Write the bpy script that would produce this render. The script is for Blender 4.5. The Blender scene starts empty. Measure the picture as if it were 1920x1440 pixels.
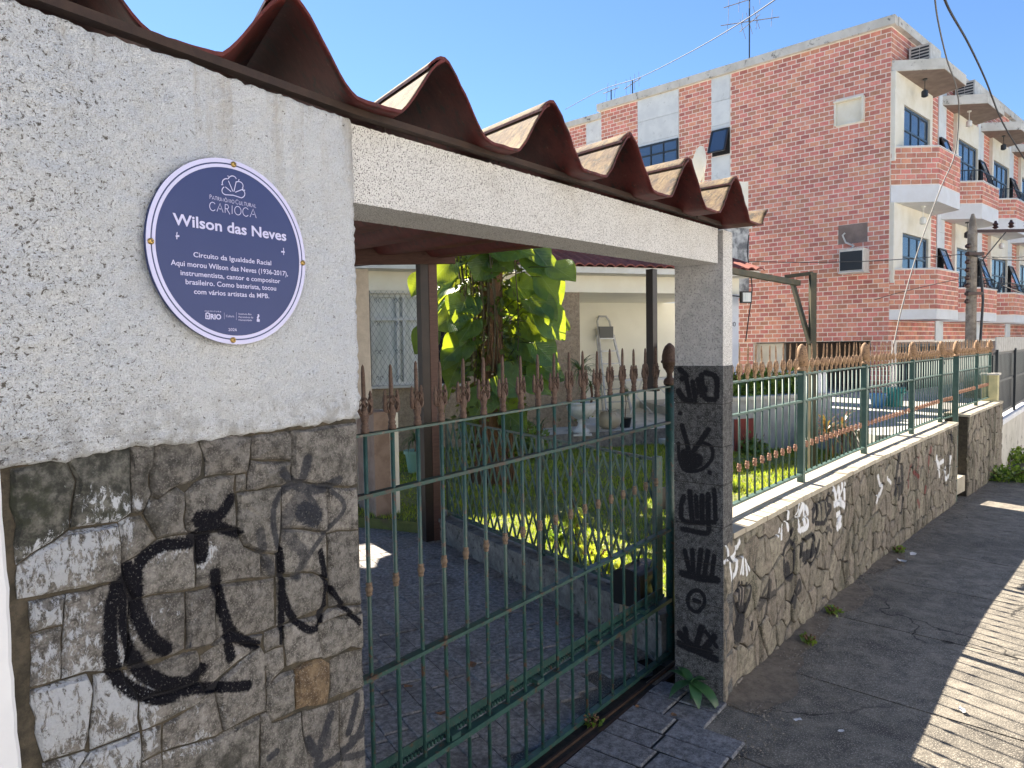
import bpy, bmesh, math, random
import numpy as np
from mathutils import Vector, Matrix, noise
random.seed(7)
C = bpy.context.scene.collection
sc = bpy.context.scene
# ------------------------------------------------------------------ camera
F = 1331.0; H = 1.7; PITCH = math.radians(3.0); ROLL = 0.016
fw = np.array([0, math.cos(PITCH), -math.sin(PITCH)]); _up = np.array([0, math.sin(PITCH), math.cos(PITCH)])
rt = np.array([1., 0, 0])*math.cos(ROLL) - _up*math.sin(ROLL); up = _up*math.cos(ROLL) + np.array([1., 0, 0])*math.sin(ROLL)
cd = bpy.data.cameras.new('camera'); cam = bpy.data.objects.new('camera', cd); C.objects.link(cam); sc.camera = cam
cd.sensor_width = 36; cd.lens = 36*F/1920; cd.clip_start = .02; cd.clip_end = 2000
m3 = Matrix((tuple(rt), tuple(up), tuple(-fw))).transposed()
cam.matrix_world = Matrix.Translation((0, 0, H)) @ m3.to_4x4()
# ------------------------------------------------------------------ world, sun
SUN_DIR = Vector((.55*math.cos(math.radians(44)), -.835*math.cos(math.radians(44)), -math.sin(math.radians(44))))
w = bpy.data.worlds.new('World'); sc.world = w; w.use_nodes = True
nt = w.node_tree; bg = nt.nodes['Background']; sky = nt.nodes.new('ShaderNodeTexSky')
sky.sky_type = 'NISHITA'; sky.sun_disc = False; sky.sun_elevation = math.radians(44)
sky.sun_rotation = math.atan2(-.55, .835); sky.air_density = 1.0; sky.dust_density = .05; sky.ozone_density = 8.0
nt.links.new(sky.outputs[0], bg.inputs[0]); bg.inputs[1].default_value = 0.050
sd = bpy.data.lights.new('sun', 'SUN'); sd.energy = 5.0; sd.angle = math.radians(.5); sd.color = (1, .90, .76)
so = bpy.data.objects.new('sun', sd); C.objects.link(so); so.rotation_euler = SUN_DIR.to_track_quat('-Z', 'Y').to_euler()
sc.view_settings.view_transform = 'Standard'; sc.view_settings.look = 'None'; sc.view_settings.exposure = 2.05
sc.view_settings.gamma = 1; sc.view_settings.use_curve_mapping = False
# ------------------------------------------------------------------ helpers: picture point -> point of the place
def ray(px, py): return fw + rt*(px-960)/F + up*(720-py)/F
def at_z(px, py, z):
    d = ray(px, py); t = (z-H)/d[2]; return Vector((d[0]*t, d[1]*t, z))
class Frame:                       # x along a wall, y inward (left of x), z up
    def __init__(s, ox, oy, dx, dy, oz=0):
        L = math.hypot(dx, dy); s.o = Vector((ox, oy, oz)); s.d = Vector((dx/L, dy/L, 0)); s.n = Vector((-dy/L, dx/L, 0)); s.ang = math.atan2(dy, dx)
    def w(s, x, y, z=0): return s.o + s.d*x + s.n*y + Vector((0, 0, z))
    def px(s, px, py, y=0):        # hit the plane y=const of this frame; returns (x, z)
        d = Vector(ray(px, py)); c = Vector((0, 0, H)); n = s.n; p0 = s.w(0, y)
        t = (p0-c).dot(n)/d.dot(n); p = c+d*t
        return (p-s.o).dot(s.d), p.z-s.o.z
    def loc(s, p): q = Vector(p)-s.o; return Vector((q.dot(s.d), q.dot(s.n), q.z))
# ------------------------------------------------------------------ mesh helpers
class MB:
    def __init__(s): s.v = []; s.f = []; s.uv = None
    def add(s, vs, fs):
        b = len(s.v); s.v += [tuple(v) for v in vs]; s.f += [tuple(i+b for i in f) for f in fs]; return s
    def box(s, x0, x1, y0, y1, z0, z1, fn=None):
        vs = [Vector((x, y, z)) for z in (z0, z1) for y in (y0, y1) for x in (x0, x1)]
        if fn: vs = [fn(v) for v in vs]
        return s.add(vs, [(0, 2, 3, 1), (4, 5, 7, 6), (0, 1, 5, 4), (2, 6, 7, 3), (0, 4, 6, 2), (1, 3, 7, 5)])
    def bar(s, a, b, w, h=None, upv=(0, 0, 1)):       # rectangular bar from a to b
        h = h or w; a = Vector(a); b = Vector(b); d = (b-a).normalized(); u = Vector(upv)
        if abs(d.dot(u)) > .95: u = Vector((1, 0, 0)) if abs(d.x) < .9 else Vector((0, 1, 0))
        sd_ = d.cross(u).normalized()*w/2; u2 = sd_.cross(d).normalized()*h/2
        vs = [p+i*sd_+j*u2 for p in (a, b) for j in (-1, 1) for i in (-1, 1)]
        return s.add(vs, [(0, 2, 3, 1), (4, 5, 7, 6), (0, 1, 5, 4), (2, 6, 7, 3), (0, 4, 6, 2), (1, 3, 7, 5)])
    def tube(s, pts, r, n=8, cap=True):
        pts = [Vector(p) for p in pts]; k = len(pts); vs = []; prev = None
        for i, p in enumerate(pts):
            d = (pts[min(i+1, k-1)]-pts[max(i-1, 0)]).normalized()
            if prev is None: a = d.cross(Vector((0, 0, 1)) if abs(d.z) < .9 else Vector((1, 0, 0))).normalized()
            else: a = (prev-d*prev.dot(d)).normalized()
            prev = a; b = d.cross(a); rr = r[i] if isinstance(r, (list, tuple)) else r
            vs += [p+(a*math.cos(t)+b*math.sin(t))*rr for t in [2*math.pi*j/n for j in range(n)]]
        fs = [(i*n+j, i*n+(j+1) % n, (i+1)*n+(j+1) % n, (i+1)*n+j) for i in range(k-1) for j in range(n)]
        if cap: fs += [tuple(range(n-1, -1, -1)), tuple((k-1)*n+j for j in range(n))]
        return s.add(vs, fs)
    def lathe(s, prof, n=12, c=(0, 0, 0), sx=1, sy=1):
        vs = [(c[0]+r*math.cos(2*math.pi*j/n)*sx, c[1]+r*math.sin(2*math.pi*j/n)*sy, c[2]+z) for r, z in prof for j in range(n)]
        k = len(prof); fs = [(i*n+j, i*n+(j+1) % n, (i+1)*n+(j+1) % n, (i+1)*n+j) for i in range(k-1) for j in range(n)]
        if prof[0][0] > 1e-4: fs.append(tuple(range(n-1, -1, -1)))
        if prof[-1][0] > 1e-4: fs.append(tuple((k-1)*n+j for j in range(n)))
        return s.add(vs, fs)
    def prism(s, poly, z0, z1):     # polygon in xy, counter-clockwise
        n = len(poly); vs = [(x, y, z0) for x, y in poly]+[(x, y, z1) for x, y in poly]
        return s.add(vs, [tuple(range(n-1, -1, -1)), tuple(range(n, 2*n))]+[(i, (i+1) % n, n+(i+1) % n, n+i) for i in range(n)])
    def mesh(s, name, mat, smooth=False, fix=False):
        me = bpy.data.meshes.new(name); me.from_pydata(s.v, [], s.f); me.materials.append(mat)
        if fix:
            bm = bmesh.new(); bm.from_mesh(me); bmesh.ops.recalc_face_normals(bm, faces=bm.faces); bm.to_mesh(me); bm.free()
        if smooth: me.polygons.foreach_set('use_smooth', [True]*len(me.polygons))
        me.update(); return me
    def build(s, name, mat, parent=None, smooth=False, fix=False): return link(name, s.mesh(name, mat, smooth, fix), parent)
def link(name, me, parent=None, loc=None, rz=None):
    o = bpy.data.objects.new(name, me); C.objects.link(o)
    if parent: o.parent = parent
    if loc is not None: o.location = loc
    if rz is not None: o.rotation_euler = (0, 0, rz)
    return o
def tag(o, label=None, cat=None, group=None, kind=None):
    if label: o['label'] = label
    if cat: o['category'] = cat
    if group: o['group'] = group
    if kind: o['kind'] = kind
    return o
def thing(name, label, cat, loc=(0, 0, 0), rz=0, group=None):
    o = bpy.data.objects.new(name, None); C.objects.link(o); o.location = loc; o.rotation_euler = (0, 0, rz); o.empty_display_size = .1
    return tag(o, label, cat, group)
def copy_tree(o, parent=None):
    c = o.copy(); C.objects.link(c)
    if parent: c.parent = parent
    for ch in [q for q in bpy.data.objects if q.parent == o]: copy_tree(ch, c)
    return c
def struct(name, mb, mat, smooth=False): return tag(mb.build(name, mat, None, smooth), kind='structure')
def set_uv(me, fn):
    uvl = me.uv_layers.new(name='UVMap'); co = me.vertices
    for l in me.loops: uvl.data[l.index].uv = fn(co[l.vertex_index].co)
R = random.uniform
# ------------------------------------------------------------------ materials
def new_mat(name):
    m = bpy.data.materials.new(name); m.use_nodes = True; t = m.node_tree; b = t.nodes['Principled BSDF']; return m, t, b
class G:      # tiny node builder
    def __init__(s, t): s.t = t
    def n(s, ty, **kw):
        nd = s.t.nodes.new(ty)
        for k, v in kw.items(): setattr(nd, k, v)
        return nd
    def l(s, a, b): s.t.links.new(a, b)
    def pos(s):
        if not hasattr(s, '_p'): s._p = s.n('ShaderNodeNewGeometry')
        return s._p.outputs['Position']
    def noise(s, scale, detail=4, rough=.6, vec=None, sc3=None, dist=0):
        nd = s.n('ShaderNodeTexNoise'); nd.inputs['Scale'].default_value = scale; nd.inputs['Detail'].default_value = detail; nd.inputs['Roughness'].default_value = rough
        nd.inputs['Distortion'].default_value = dist
        v = vec or s.pos()
        if sc3:
            mp = s.n('ShaderNodeMapping'); mp.inputs['Scale'].default_value = sc3; s.l(v, mp.inputs[0]); v = mp.outputs[0]
        s.l(v, nd.inputs['Vector']); return nd.outputs['Fac']
    def ramp(s, fac, lo, hi, a=0., b=1.):
        nd = s.n('ShaderNodeMapRange'); nd.interpolation_type = 'SMOOTHSTEP'
        nd.inputs['From Min'].default_value = lo; nd.inputs['From Max'].default_value = hi; nd.inputs['To Min'].default_value = a; nd.inputs['To Max'].default_value = b
        s.l(fac, nd.inputs['Value']); return nd.outputs['Result']
    def mix(s, fac, a, b, mode='MIX'):
        nd = s.n('ShaderNodeMix', data_type='RGBA', blend_type=mode)
        for i, v in ((0, fac), (6, a), (7, b)):
            if hasattr(v, 'links'): s.l(v, nd.inputs[i])
            elif i == 0: nd.inputs[0].default_value = v
            else: nd.inputs[i].default_value = (*v, 1)
        return nd.outputs[2]
    def math(s, op, a, b=None):
        nd = s.n('ShaderNodeMath', operation=op)
        for i, v in ((0, a), (1, b)):
            if v is None: continue
            if hasattr(v, 'links'): s.l(v, nd.inputs[i])
            else: nd.inputs[i].default_value = v
        return nd.outputs[0]
    def bump(s, h, strength, dist, prev=None):
        nd = s.n('ShaderNodeBump'); nd.inputs['Strength'].default_value = strength; nd.inputs['Distance'].default_value = dist
        s.l(h, nd.inputs['Height'])
        if prev: s.l(prev, nd.inputs['Normal'])
        return nd.outputs[0]
def crack(g, col):
    nz = g.n('ShaderNodeTexNoise'); nz.inputs['Scale'].default_value = 2.2; nz.inputs['Detail'].default_value = 6; g.l(g.pos(), nz.inputs['Vector'])
    v2 = g.n('ShaderNodeVectorMath', operation='MULTIPLY_ADD'); g.l(nz.outputs['Color'], v2.inputs[0]); v2.inputs[1].default_value = (.8, .8, .8); g.l(g.pos(), v2.inputs[2])
    vo = g.n('ShaderNodeTexVoronoi', feature='DISTANCE_TO_EDGE'); vo.inputs['Scale'].default_value = .75; g.l(v2.outputs[0], vo.inputs['Vector'])
    f = g.ramp(vo.outputs['Distance'], .003, .008, 1, 0); f = g.math('MULTIPLY', f, g.ramp(g.noise(1.1, 2), .45, .55)); return g.mix(g.math('MULTIPLY', f, .85), col, (.02, .018, .015)), f
def M(name, c1, c2=None, scale=6, thr=(.35, .65), detail=6, sp=None, sp2=None, bumps=(), rough=.85, rrange=None, metal=0, rnd=0, spec=.4, stretch=None, paint=None, hue=0, coat=0, cracks=False):
    m, t, b = new_mat(name); g = G(t); col = c1
    if c2: col = g.mix(g.ramp(g.noise(scale, max(detail, 10 if scale > 8 else detail), .74 if scale > 8 else .6, sc3=stretch), *thr), c1, c2)
    for q in (sp, sp2):
        if q:      # (colour, scale, lo, hi[, amount[, region scale]])
            hi = q[1] >= 90; f = g.ramp(g.noise(q[1], 2 if hi else (q[6] if len(q) > 6 else 5), .5 if hi else .7, sc3=q[7] if len(q) > 7 else None), q[2]-.02 if hi else q[2], q[3]-.02 if hi else q[3])
            if len(q) > 4: f = g.math('MULTIPLY', f, q[4])
            if len(q) > 5 and q[5]: f = g.math('MULTIPLY', f, g.ramp(g.noise(q[5], 3), .4, .6))
            col = g.mix(f, col, q[0])
    if cracks: col, _f = crack(g, col)
    if rnd:
        oi = g.n('ShaderNodeObjectInfo'); g.pos(); s_ = g.math('FRACT', g.math('ADD', oi.outputs['Random'], g._p.outputs['Random Per Island']))
        hs = g.n('ShaderNodeHueSaturation'); g.l(g.math('MULTIPLY_ADD', s_, rnd), hs.inputs['Value'])
        hs.inputs['Value'].links[0].from_node.inputs[2].default_value = 1-rnd/2
        if hue:
            s2 = g.math('FRACT', g.math('MULTIPLY', s_, 7.31)); mm = g.math('MULTIPLY_ADD', s2, hue); mm.node.inputs[2].default_value = .5-hue/2; g.l(mm, hs.inputs['Hue'])
        if hasattr(col, 'links'): g.l(col, hs.inputs['Color'])
        else: hs.inputs['Color'].default_value = (*col, 1)
        col = hs.outputs[0]
    if paint:
        img, resid = paint
        uv = g.n('ShaderNodeUVMap'); im = g.n('ShaderNodeTexImage', image=img); im.extension = 'CLIP'; g.l(uv.outputs[0], im.inputs[0])
        a = im.outputs['Alpha']
        if resid:    # second picture: worn pale paint left on the stone tops
            i2 = g.n('ShaderNodeTexImage', image=resid); i2.extension = 'CLIP'; g.l(uv.outputs[0], i2.inputs[0])
            pat = g.noise(85, 9, .8, sc3=(1, 1, .5), dist=.5); lim = g.math('SUBTRACT', .70, g.math('MULTIPLY', i2.outputs['Color'], .295))
            f = g.ramp(g.math('SUBTRACT', pat, lim), -.02, .05); col = g.mix(g.math('MULTIPLY', f, .8), col, (.55, .58, .63))
        wear = g.ramp(g.noise(260, 4, .7), .3, .42); col = g.mix(g.math('MULTIPLY', a, wear), col, im.outputs['Color'])
    if hasattr(col, 'links'): g.l(col, b.inputs['Base Color'])
    else: b.inputs['Base Color'].default_value = (*col, 1)
    b.inputs['Metallic'].default_value = metal; b.inputs['Specular IOR Level'].default_value = spec; b.inputs['Coat Weight'].default_value = coat
    if rrange: g.l(g.ramp(g.noise(rrange[2], 4), .3, .7, rrange[0], rrange[1]), b.inputs['Roughness'])
    else: b.inputs['Roughness'].default_value = rough
    pn = None
    for q in bumps: pn = g.bump(g.noise(q[0], q[3] if len(q) > 3 else 4, .65), q[1], q[2], pn)
    if pn: g.l(pn, b.inputs['Normal'])
    return m
# ---- painted tags: strokes rasterised to a picture made here, in metres on the wall
def raster(name, wm, hm, res, strokes, soft=1.0):
    W, Hh = int(wm*res), int(hm*res); A = np.zeros((Hh, W), np.float32); RGB = np.zeros((Hh, W, 3), np.float32)
    rs = np.random.RandomState(3); jit = rs.rand(Hh//4+2, W//4+2); jit = np.kron(jit, np.ones((4, 4)))[:Hh, :W]
    for pts, r, col, op in strokes:
        if len(pts) > 2:
            Q = []
            for i in range(len(pts)-1):
                a, b, c, d = [np.array(pts[max(0, min(len(pts)-1, j))]) for j in (i-1, i, i+1, i+2)]
                Q += [tuple(.5*(2*b+(c-a)*t+(2*a-5*b+4*c-d)*t*t+(3*b-a-3*c+d)*t**3)) for t in (0, .2, .4, .6, .8)]
            pts = Q+[pts[-1]]
        pts = [(x*res, z*res) for x, z in pts]; r_ = r*res
        if len(pts) == 1: pts = pts*2
        for (x0, y0), (x1, y1) in zip(pts[:-1], pts[1:]):
            a, b_ = int(max(0, min(x0, x1)-r_*1.6-2)), int(min(W, max(x0, x1)+r_*1.6+3)); c, d = int(max(0, min(y0, y1)-r_*1.6-2)), int(min(Hh, max(y0, y1)+r_*1.6+3))
            if a >= b_ or c >= d: continue
            X, Y = np.meshgrid(np.arange(a, b_), np.arange(c, d)); dx, dy = x1-x0, y1-y0; L = dx*dx+dy*dy+1e-6
            t = np.clip(((X-x0)*dx+(Y-y0)*dy)/L, 0, 1); ds = np.hypot(X-x0-t*dx, Y-y0-t*dy) + (jit[c:d, a:b_]-.5)*r_*.25*soft
            al = np.clip((r_*1.12-ds)/(r_*.28*soft+1), 0, 1)*op; old = A[c:d, a:b_]; msk = al > old
            A[c:d, a:b_] = np.where(msk, al, old)
            for k in range(3): RGB[c:d, a:b_, k] = np.where(al > .02, col[k], RGB[c:d, a:b_, k])
    im = bpy.data.images.new(name, W, Hh, alpha=True, float_buffer=False); im.alpha_mode = 'CHANNEL_PACKED'; im.colorspace_settings.name = 'Non-Color'
    im.pixels.foreach_set(np.dstack([RGB, A]).astype(np.float32).ravel()); im.update(); im.pack(); return im
BLACK = (.0035, .0038, .006); WHITE = (.75, .77, .8); FADED = (.022, .026, .038); RED = (.16, .04, .035)
# frames of the street front
Wx, Wy = -.35, 1.571
FL = Frame(Wx, Wy, .529, .8486)                    # plastered wall with the plaque
P0 = Vector((.9704, 3.267, 0)); FB = Frame(Wx, Wy, P0.x-Wx, P0.y-Wy); OPEN_L = math.hypot(P0.x-Wx, P0.y-Wy)
def z7(x, y): return FL.px(x/2.117, 760+y/2.117)
XL0 = -1.35                                          # left end of the picture window on FL
def SL(pts, r, col=BLACK, op=1.): return ([(z7(*p)[0]-XL0, z7(*p)[1]-.7) for p in pts], r, col, op)
r1 = .0125
left_strokes = [
 SL([(1200, 215), (1180, 300)], .013, FADED, .8), SL([(1105, 262), (1170, 322), (1240, 332), (1330, 297)], .012, FADED, .8), SL([(1150, 310), (1105, 345), (1072, 400), (1066, 470), (1085, 560)], .009, FADED, .8),
 SL([(1300, 340), (1345, 380), (1340, 430), (1270, 510), (1200, 600), (1165, 680)], .007, FADED, .75), SL([(1200, 330), (1150, 400), (1120, 480), (1150, 545)], .016, FADED, .5), SL([(1190, 420), (1225, 440)], .026, FADED, .95), SL([(1190, 330), (1235, 400)], .008, FADED, .8),
 SL([(1010, 500), (1025, 575)], .011, FADED, .6), SL([(1040, 610), (1070, 660)], .012, FADED, .6), SL([(1150, 540), (1190, 600), (1165, 670)], .014, FADED, .6),
 SL([(1300, 1225), (1255, 1340), (1240, 1430)], .011, FADED, .8), SL([(1210, 1330), (1250, 1390)], .012, FADED, .8), SL([(1405, 1155), (1370, 1290)], .011, FADED, .85), SL([(1455, 1160), (1410, 1290), (1350, 1370), (1255, 1430)], .011, FADED, .85), SL([(1380, 1320), (1465, 1285)], .009, FADED, .8), SL([(1350, 1395), (1460, 1370)], .009, FADED, .8), SL([(1050, 1392), (1075, 1368)], .008, FADED, .8), SL([(1290, 1250), (1280, 1340)], .01, FADED, .6),
 SL([(905, 368), (855, 430), (800, 480), (740, 540)], .016), SL([(770, 440), (830, 470), (925, 505)], .014), SL([(830, 470), (790, 520), (785, 600)], .018), SL([(780, 450), (830, 450)], .022), SL([(740, 545), (640, 555), (575, 590), (535, 640), (525, 720)], .014),
 SL([(495, 650), (450, 720), (422, 800), (415, 900), (420, 1000), (455, 1080), (520, 1130), (600, 1155), (660, 1150), (710, 1110), (790, 1045)], .0165), SL([(500, 640), (470, 780), (475, 880), (500, 980), (550, 1040), (640, 1090), (740, 1090)], .013),
 SL([(520, 690), (525, 780), (545, 860), (585, 930), (640, 965)], .018), SL([(510, 1000), (560, 1060), (640, 1110), (720, 1120)], .018), SL([(640, 1130), (720, 1120), (850, 1115), (960, 1105)], .0135),
 SL([(835, 665), (855, 760), (885, 870), (900, 995)], .0145), SL([(875, 840), (920, 910), (1000, 950)], .0135),
 SL([(1095, 570), (1105, 700), (1105, 935)], .0105), SL([(1105, 740), (1140, 830), (1200, 885), (1245, 865), (1275, 770), (1275, 690), (1255, 580)], .0115), SL([(1295, 725), (1340, 790), (1405, 858)], .009)]
left_strokes = [(p, r*(.78 if c is BLACK else .95), c, o) for p, r, c, o in left_strokes]
img_left = raster('tags_left', 1.5, .95, 1400, left_strokes)
rw = []
for (a, b, rr, o) in [((330, 380), (430, 400), .03, .8), ((130, 640), (440, 500), .05, 1.), ((120, 720), (300, 640), .05, 1.), ((120, 850), (230, 820), .05, .9), ((120, 1000), (230, 980), .05, .8), ((110, 1300), (300, 1160), .09, 1.15), ((400, 1150), (520, 1200), .06, 1.1), ((300, 1400), (520, 1350), .06, 1.), ((300, 900), (460, 950), .06, .75), ((540, 880), (700, 800), .05, .5), ((560, 610), (680, 570), .03, .7), ((790, 640), (830, 560), .018, .9), ((640, 1230), (780, 1200), .04, .6), ((700, 1300), (900, 1200), .04, .5), ((900, 1250), (1200, 1100), .06, .35), ((60, 60), (1400, 1400), .01, 0.), ((520, 400), (550, 400), .02, .9), ((660, 1390), (800, 1330), .03, .8), ((950, 1020), (1020, 960), .03, .6), ((1150, 1330), (1100, 1240), .03, .45)]:
    rw.append(([(z7(*a)[0]-XL0, z7(*a)[1]-.7), (z7(*b)[0]-XL0, z7(*b)[1]-.7)], rr, (o/1.2,)*3, 1.))
def raster_soft(name, wm, hm, res, strokes):
    W, Hh = int(wm*res), int(hm*res); X, Y = np.meshgrid(np.arange(W)/res, np.arange(Hh)/res); A = np.zeros((Hh, W))
    for ((x0, y0), (x1, y1)), r, c, _ in strokes:
        dx, dy = x1-x0, y1-y0; t = np.clip(((X-x0)*dx+(Y-y0)*dy)/(dx*dx+dy*dy+1e-9), 0, 1); A = np.maximum(A, np.exp(-(np.hypot(X-x0-t*dx, Y-y0-t*dy)/r)**2)*c[0])
    im = bpy.data.images.new(name, W, Hh, alpha=True); im.colorspace_settings.name = 'Non-Color'
    im.pixels.foreach_set(np.dstack([A, A, A, np.ones_like(A)]).astype(np.float32).ravel()); im.update(); im.pack(); return im
img_resid = raster_soft('old_whitewash', 1.5, .95, 200, rw)
# pillar jamb tags
FJ = Frame(P0.x, P0.y, FB.n.x, FB.n.y)              # x runs inward along the jamb; its y is the outward side
def z4(x, y): X, z = FJ.px(1230+x/2.182, 680+y/2.182); return (X, z)
def SJ(pts, r, col=BLACK, op=1.): return ([z4(*p) for p in pts], r*1.0, col, op)
jamb_strokes = [SJ(p, r) for p, r in [
 ([(100, 28), (128, 55), (108, 66)], .015), ([(95, 118), (118, 150), (160, 158)], .016), ([(125, 60), (140, 140)], .014), ([(152, 80), (162, 140)], .015), ([(175, 70), (190, 132)], .017), ([(188, 52), (200, 140), (242, 152)], .015), ([(205, 42), (248, 62), (250, 140)], .015), ([(165, 120), (200, 110)], .02),
 ([(100, 208)], .013), ([(108, 258), (130, 335), (140, 380)], .014), ([(215, 275), (178, 330), (150, 370)], .015), ([(120, 380), (150, 385), (170, 400), (140, 420), (120, 400)], .034), ([(190, 325), (228, 345), (230, 395), (185, 438), (120, 440), (97, 390), (95, 330)], .010), ([(222, 450)], .013),
 ([(115, 548), (104, 600), (120, 650), (240, 652)], .014), ([(140, 530), (150, 640)], .016), ([(165, 548), (170, 630)], .014), ([(190, 545), (190, 640)], .016), ([(215, 540), (215, 650)], .015), ([(240, 522), (245, 640)], .013), ([(110, 680), (210, 697), (215, 645)], .014),
 ([(120, 770), (140, 860)], .014), ([(150, 768), (155, 860)], .014), ([(185, 768), (175, 860)], .015), ([(215, 772), (200, 870)], .014), ([(240, 792), (230, 880)], .013), ([(110, 862), (180, 880), (250, 888)], .02),
 ([(130, 970), (145, 940), (175, 932), (198, 955), (198, 990), (172, 1018), (142, 1005), (130, 970)], .011), ([(160, 972), (178, 978)], .014),
 ([(102, 1110), (150, 1160), (220, 1182)], .022), ([(122, 1090), (132, 1170)], .016), ([(190, 1082), (165, 1160)], .018), ([(240, 1120), (192, 1180)], .018), ([(98, 1150), (245, 1212)], .02), ([(205, 1100), (250, 1160)], .012)]]
img_jamb = raster('tags_jamb', .26, 1.62, 700, jamb_strokes)
# low wall line (plan), arc-length parametrised
LW = [(.9704, 3.267), (1.0375, 3.371), (1.70, 4.168), (2.715, 5.36), (3.84, 6.62), (4.905, 7.80)]
LW2 = [(5.22, 8.10), (5.99, 8.94), (6.78, 9.80)]
class Poly:
    def __init__(s, p):
        s.p = [Vector((*q, 0)) for q in p]; s.L = [0]
        for a, b in zip(s.p[:-1], s.p[1:]): s.L.append(s.L[-1]+(b-a).length)
        s.len = s.L[-1]
    def at(s, t, off=0, z=0):
        i = 0
        while i < len(s.p)-2 and t > s.L[i+1]: i += 1
        a, b = s.p[i], s.p[i+1]; d = (b-a).normalized(); 
        def nrm(j):
            ds = []
            if j > 0: ds.append((s.p[j]-s.p[j-1]).normalized())
            if j < len(s.p)-1: ds.append((s.p[j+1]-s.p[j]).normalized())
            q = sum(ds, Vector((0, 0, 0))).normalized(); return Vector((-q.y, q.x, 0))
        u = (t-s.L[i])/(s.L[i+1]-s.L[i]); n = nrm(i).lerp(nrm(i+1), min(1, max(0, u)))
        return a+d*(t-s.L[i])+n*off+Vector((0, 0, z))
    def px(s, x, y, off=0):
        for i in range(len(s.p)-1):
            a, b = s.p[i], s.p[i+1]; f = Frame(a.x, a.y, b.x-a.x, b.y-a.y); X, z = f.px(x, y, off)
            if X < (b-a).length or i == len(s.p)-2: return s.L[i]+X, z
W1 = Poly(LW); W2 = Poly(LW2)
def SW(org, sc_, pts, r, col=BLACK, op=1.): q = [W1.px(org[0]+x/sc_, org[1]+y/sc_) for x, y in pts]; return ([(a, b+.2) for a, b in q], r, col, op)
r6 = lambda pts, r, col=BLACK, op=.9: SW((1350, 900), 3.349, pts, r, col, op)
r7 = lambda pts, r, col=BLACK, op=.9: SW((1500, 760), 4.8, pts, r, col, op)
DK = (.016, .015, .018)
low_strokes = [r6(*a) for a in [
 ([(25, 400), (38, 480), (18, 515)], .009, WHITE), ([(100, 385), (72, 460), (42, 520), (52, 620), (78, 575), (85, 500), (60, 505)], .011, WHITE), ([(122, 490), (108, 580)], .009, WHITE), ([(130, 490), (130, 585)], .009, WHITE), ([(145, 500), (150, 590)], .009, WHITE), ([(158, 520), (165, 560)], .009, WHITE),
 ([(360, 312), (355, 350)], .011, WHITE), ([(378, 288), (376, 370)], .011, WHITE), ([(410, 170), (408, 240), (415, 310)], .014, WHITE), ([(490, 140), (458, 222)], .01, WHITE), ([(505, 160), (480, 230), (482, 315)], .016, WHITE), ([(505, 158), (530, 185), (535, 280), (492, 318)], .016, WHITE), ([(512, 190), (516, 270)], .018, WHITE),
 ([(100, 650), (95, 800)], .011, DK), ([(122, 650), (112, 800)], .011, DK), ([(150, 655), (130, 800)], .011, DK), ([(176, 672), (142, 820)], .011, DK), ([(65, 740), (90, 850)], .011, DK), ([(112, 850), (100, 955)], .042, DK), ([(185, 900), (185, 930)], .012, DK),
 ([(240, 760), (262, 690), (290, 640)], .012, DK, .7), ([(230, 800), (272, 740), (340, 700)], .016, DK, .7), ([(300, 640), (282, 780), (270, 850)], .014, DK, .7), ([(342, 640), (340, 710)], .012, DK, .7),
 ([(436, 310), (425, 370), (395, 430), (385, 520), (395, 600), (430, 620), (450, 560), (455, 430), (425, 382)], .012, DK), ([(408, 545), (420, 600)], .024, DK),
 ([(490, 480), (508, 385), (560, 345), (580, 370), (560, 440), (505, 500)], .014, DK), ([(605, 385), (592, 450), (555, 530)], .014, DK), ([(500, 465), (592, 440)], .013, DK), ([(522, 510), (562, 460)], .014, DK),
 ([(450, 790), (482, 640), (490, 690), (440, 760)], .014, DK, .8),
 ([(575, 160), (568, 255), (592, 235), (592, 160), (575, 200)], .012, DK), ([(610, 120), (622, 270)], .012, DK), ([(640, 130), (652, 250)], .012, DK), ([(672, 90), (660, 150), (680, 170), (640, 260)], .012, DK), ([(590, 272), (640, 270)], .012, DK), ([(650, 360), (672, 290)], .011, DK, .7), ([(660, 300), (690, 322)], .011, DK, .7),
 ([(700, 50), (715, 120), (730, 50), (742, 130), (752, 30)], .017, WHITE), ([(770, 30), (766, 112)], .018, WHITE), ([(705, 152), (740, 142), (765, 162)], .02, WHITE), ([(720, 222), (742, 210), (745, 240), (722, 300), (745, 282)], .018, WHITE)]]
low_strokes += [r7(*a) for a in [
 ([(690, 640), (700, 700), (722, 740), (672, 870)], .016, WHITE, .7), ([(770, 650), (800, 700)], .013, WHITE, .7), ([(880, 460), (852, 600), (840, 780)], .03, DK, .8), ([(902, 560), (900, 760)], .03, DK, .8), ([(870, 680), (880, 820)], .03, DK, .8), ([(912, 850), (900, 950)], .022, DK, .8),
 ([(990, 540), (968, 620), (960, 740)], .016, RED, .7), ([(1010, 600), (1052, 640)], .018, RED, .8), ([(1062, 450), (1040, 560)], .016, RED, .6), ([(1170, 380), (1150, 470), (1140, 590)], .02, RED, .7), ([(1040, 860), (1060, 910)], .018, RED, .7), ([(1120, 740), (1110, 800)], .018, RED, .7),
 ([(1215, 470), (1235, 560), (1242, 632)], .025, WHITE, .8), ([(1240, 520), (1276, 500)], .02, WHITE, .8), ([(1290, 570), (1292, 660), (1330, 620), (1342, 470)], .022, WHITE, .8), ([(1350, 260), (1355, 310)], .04, BLACK, .9)]]
low_strokes = [(p, r*(1.5 if c is DK else 1.25), c, min(1., o*1.15)) for p, r, c, o in low_strokes]
img_low = raster('tags_low_wall', W1.len, 1.05, 420, low_strokes)

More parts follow.
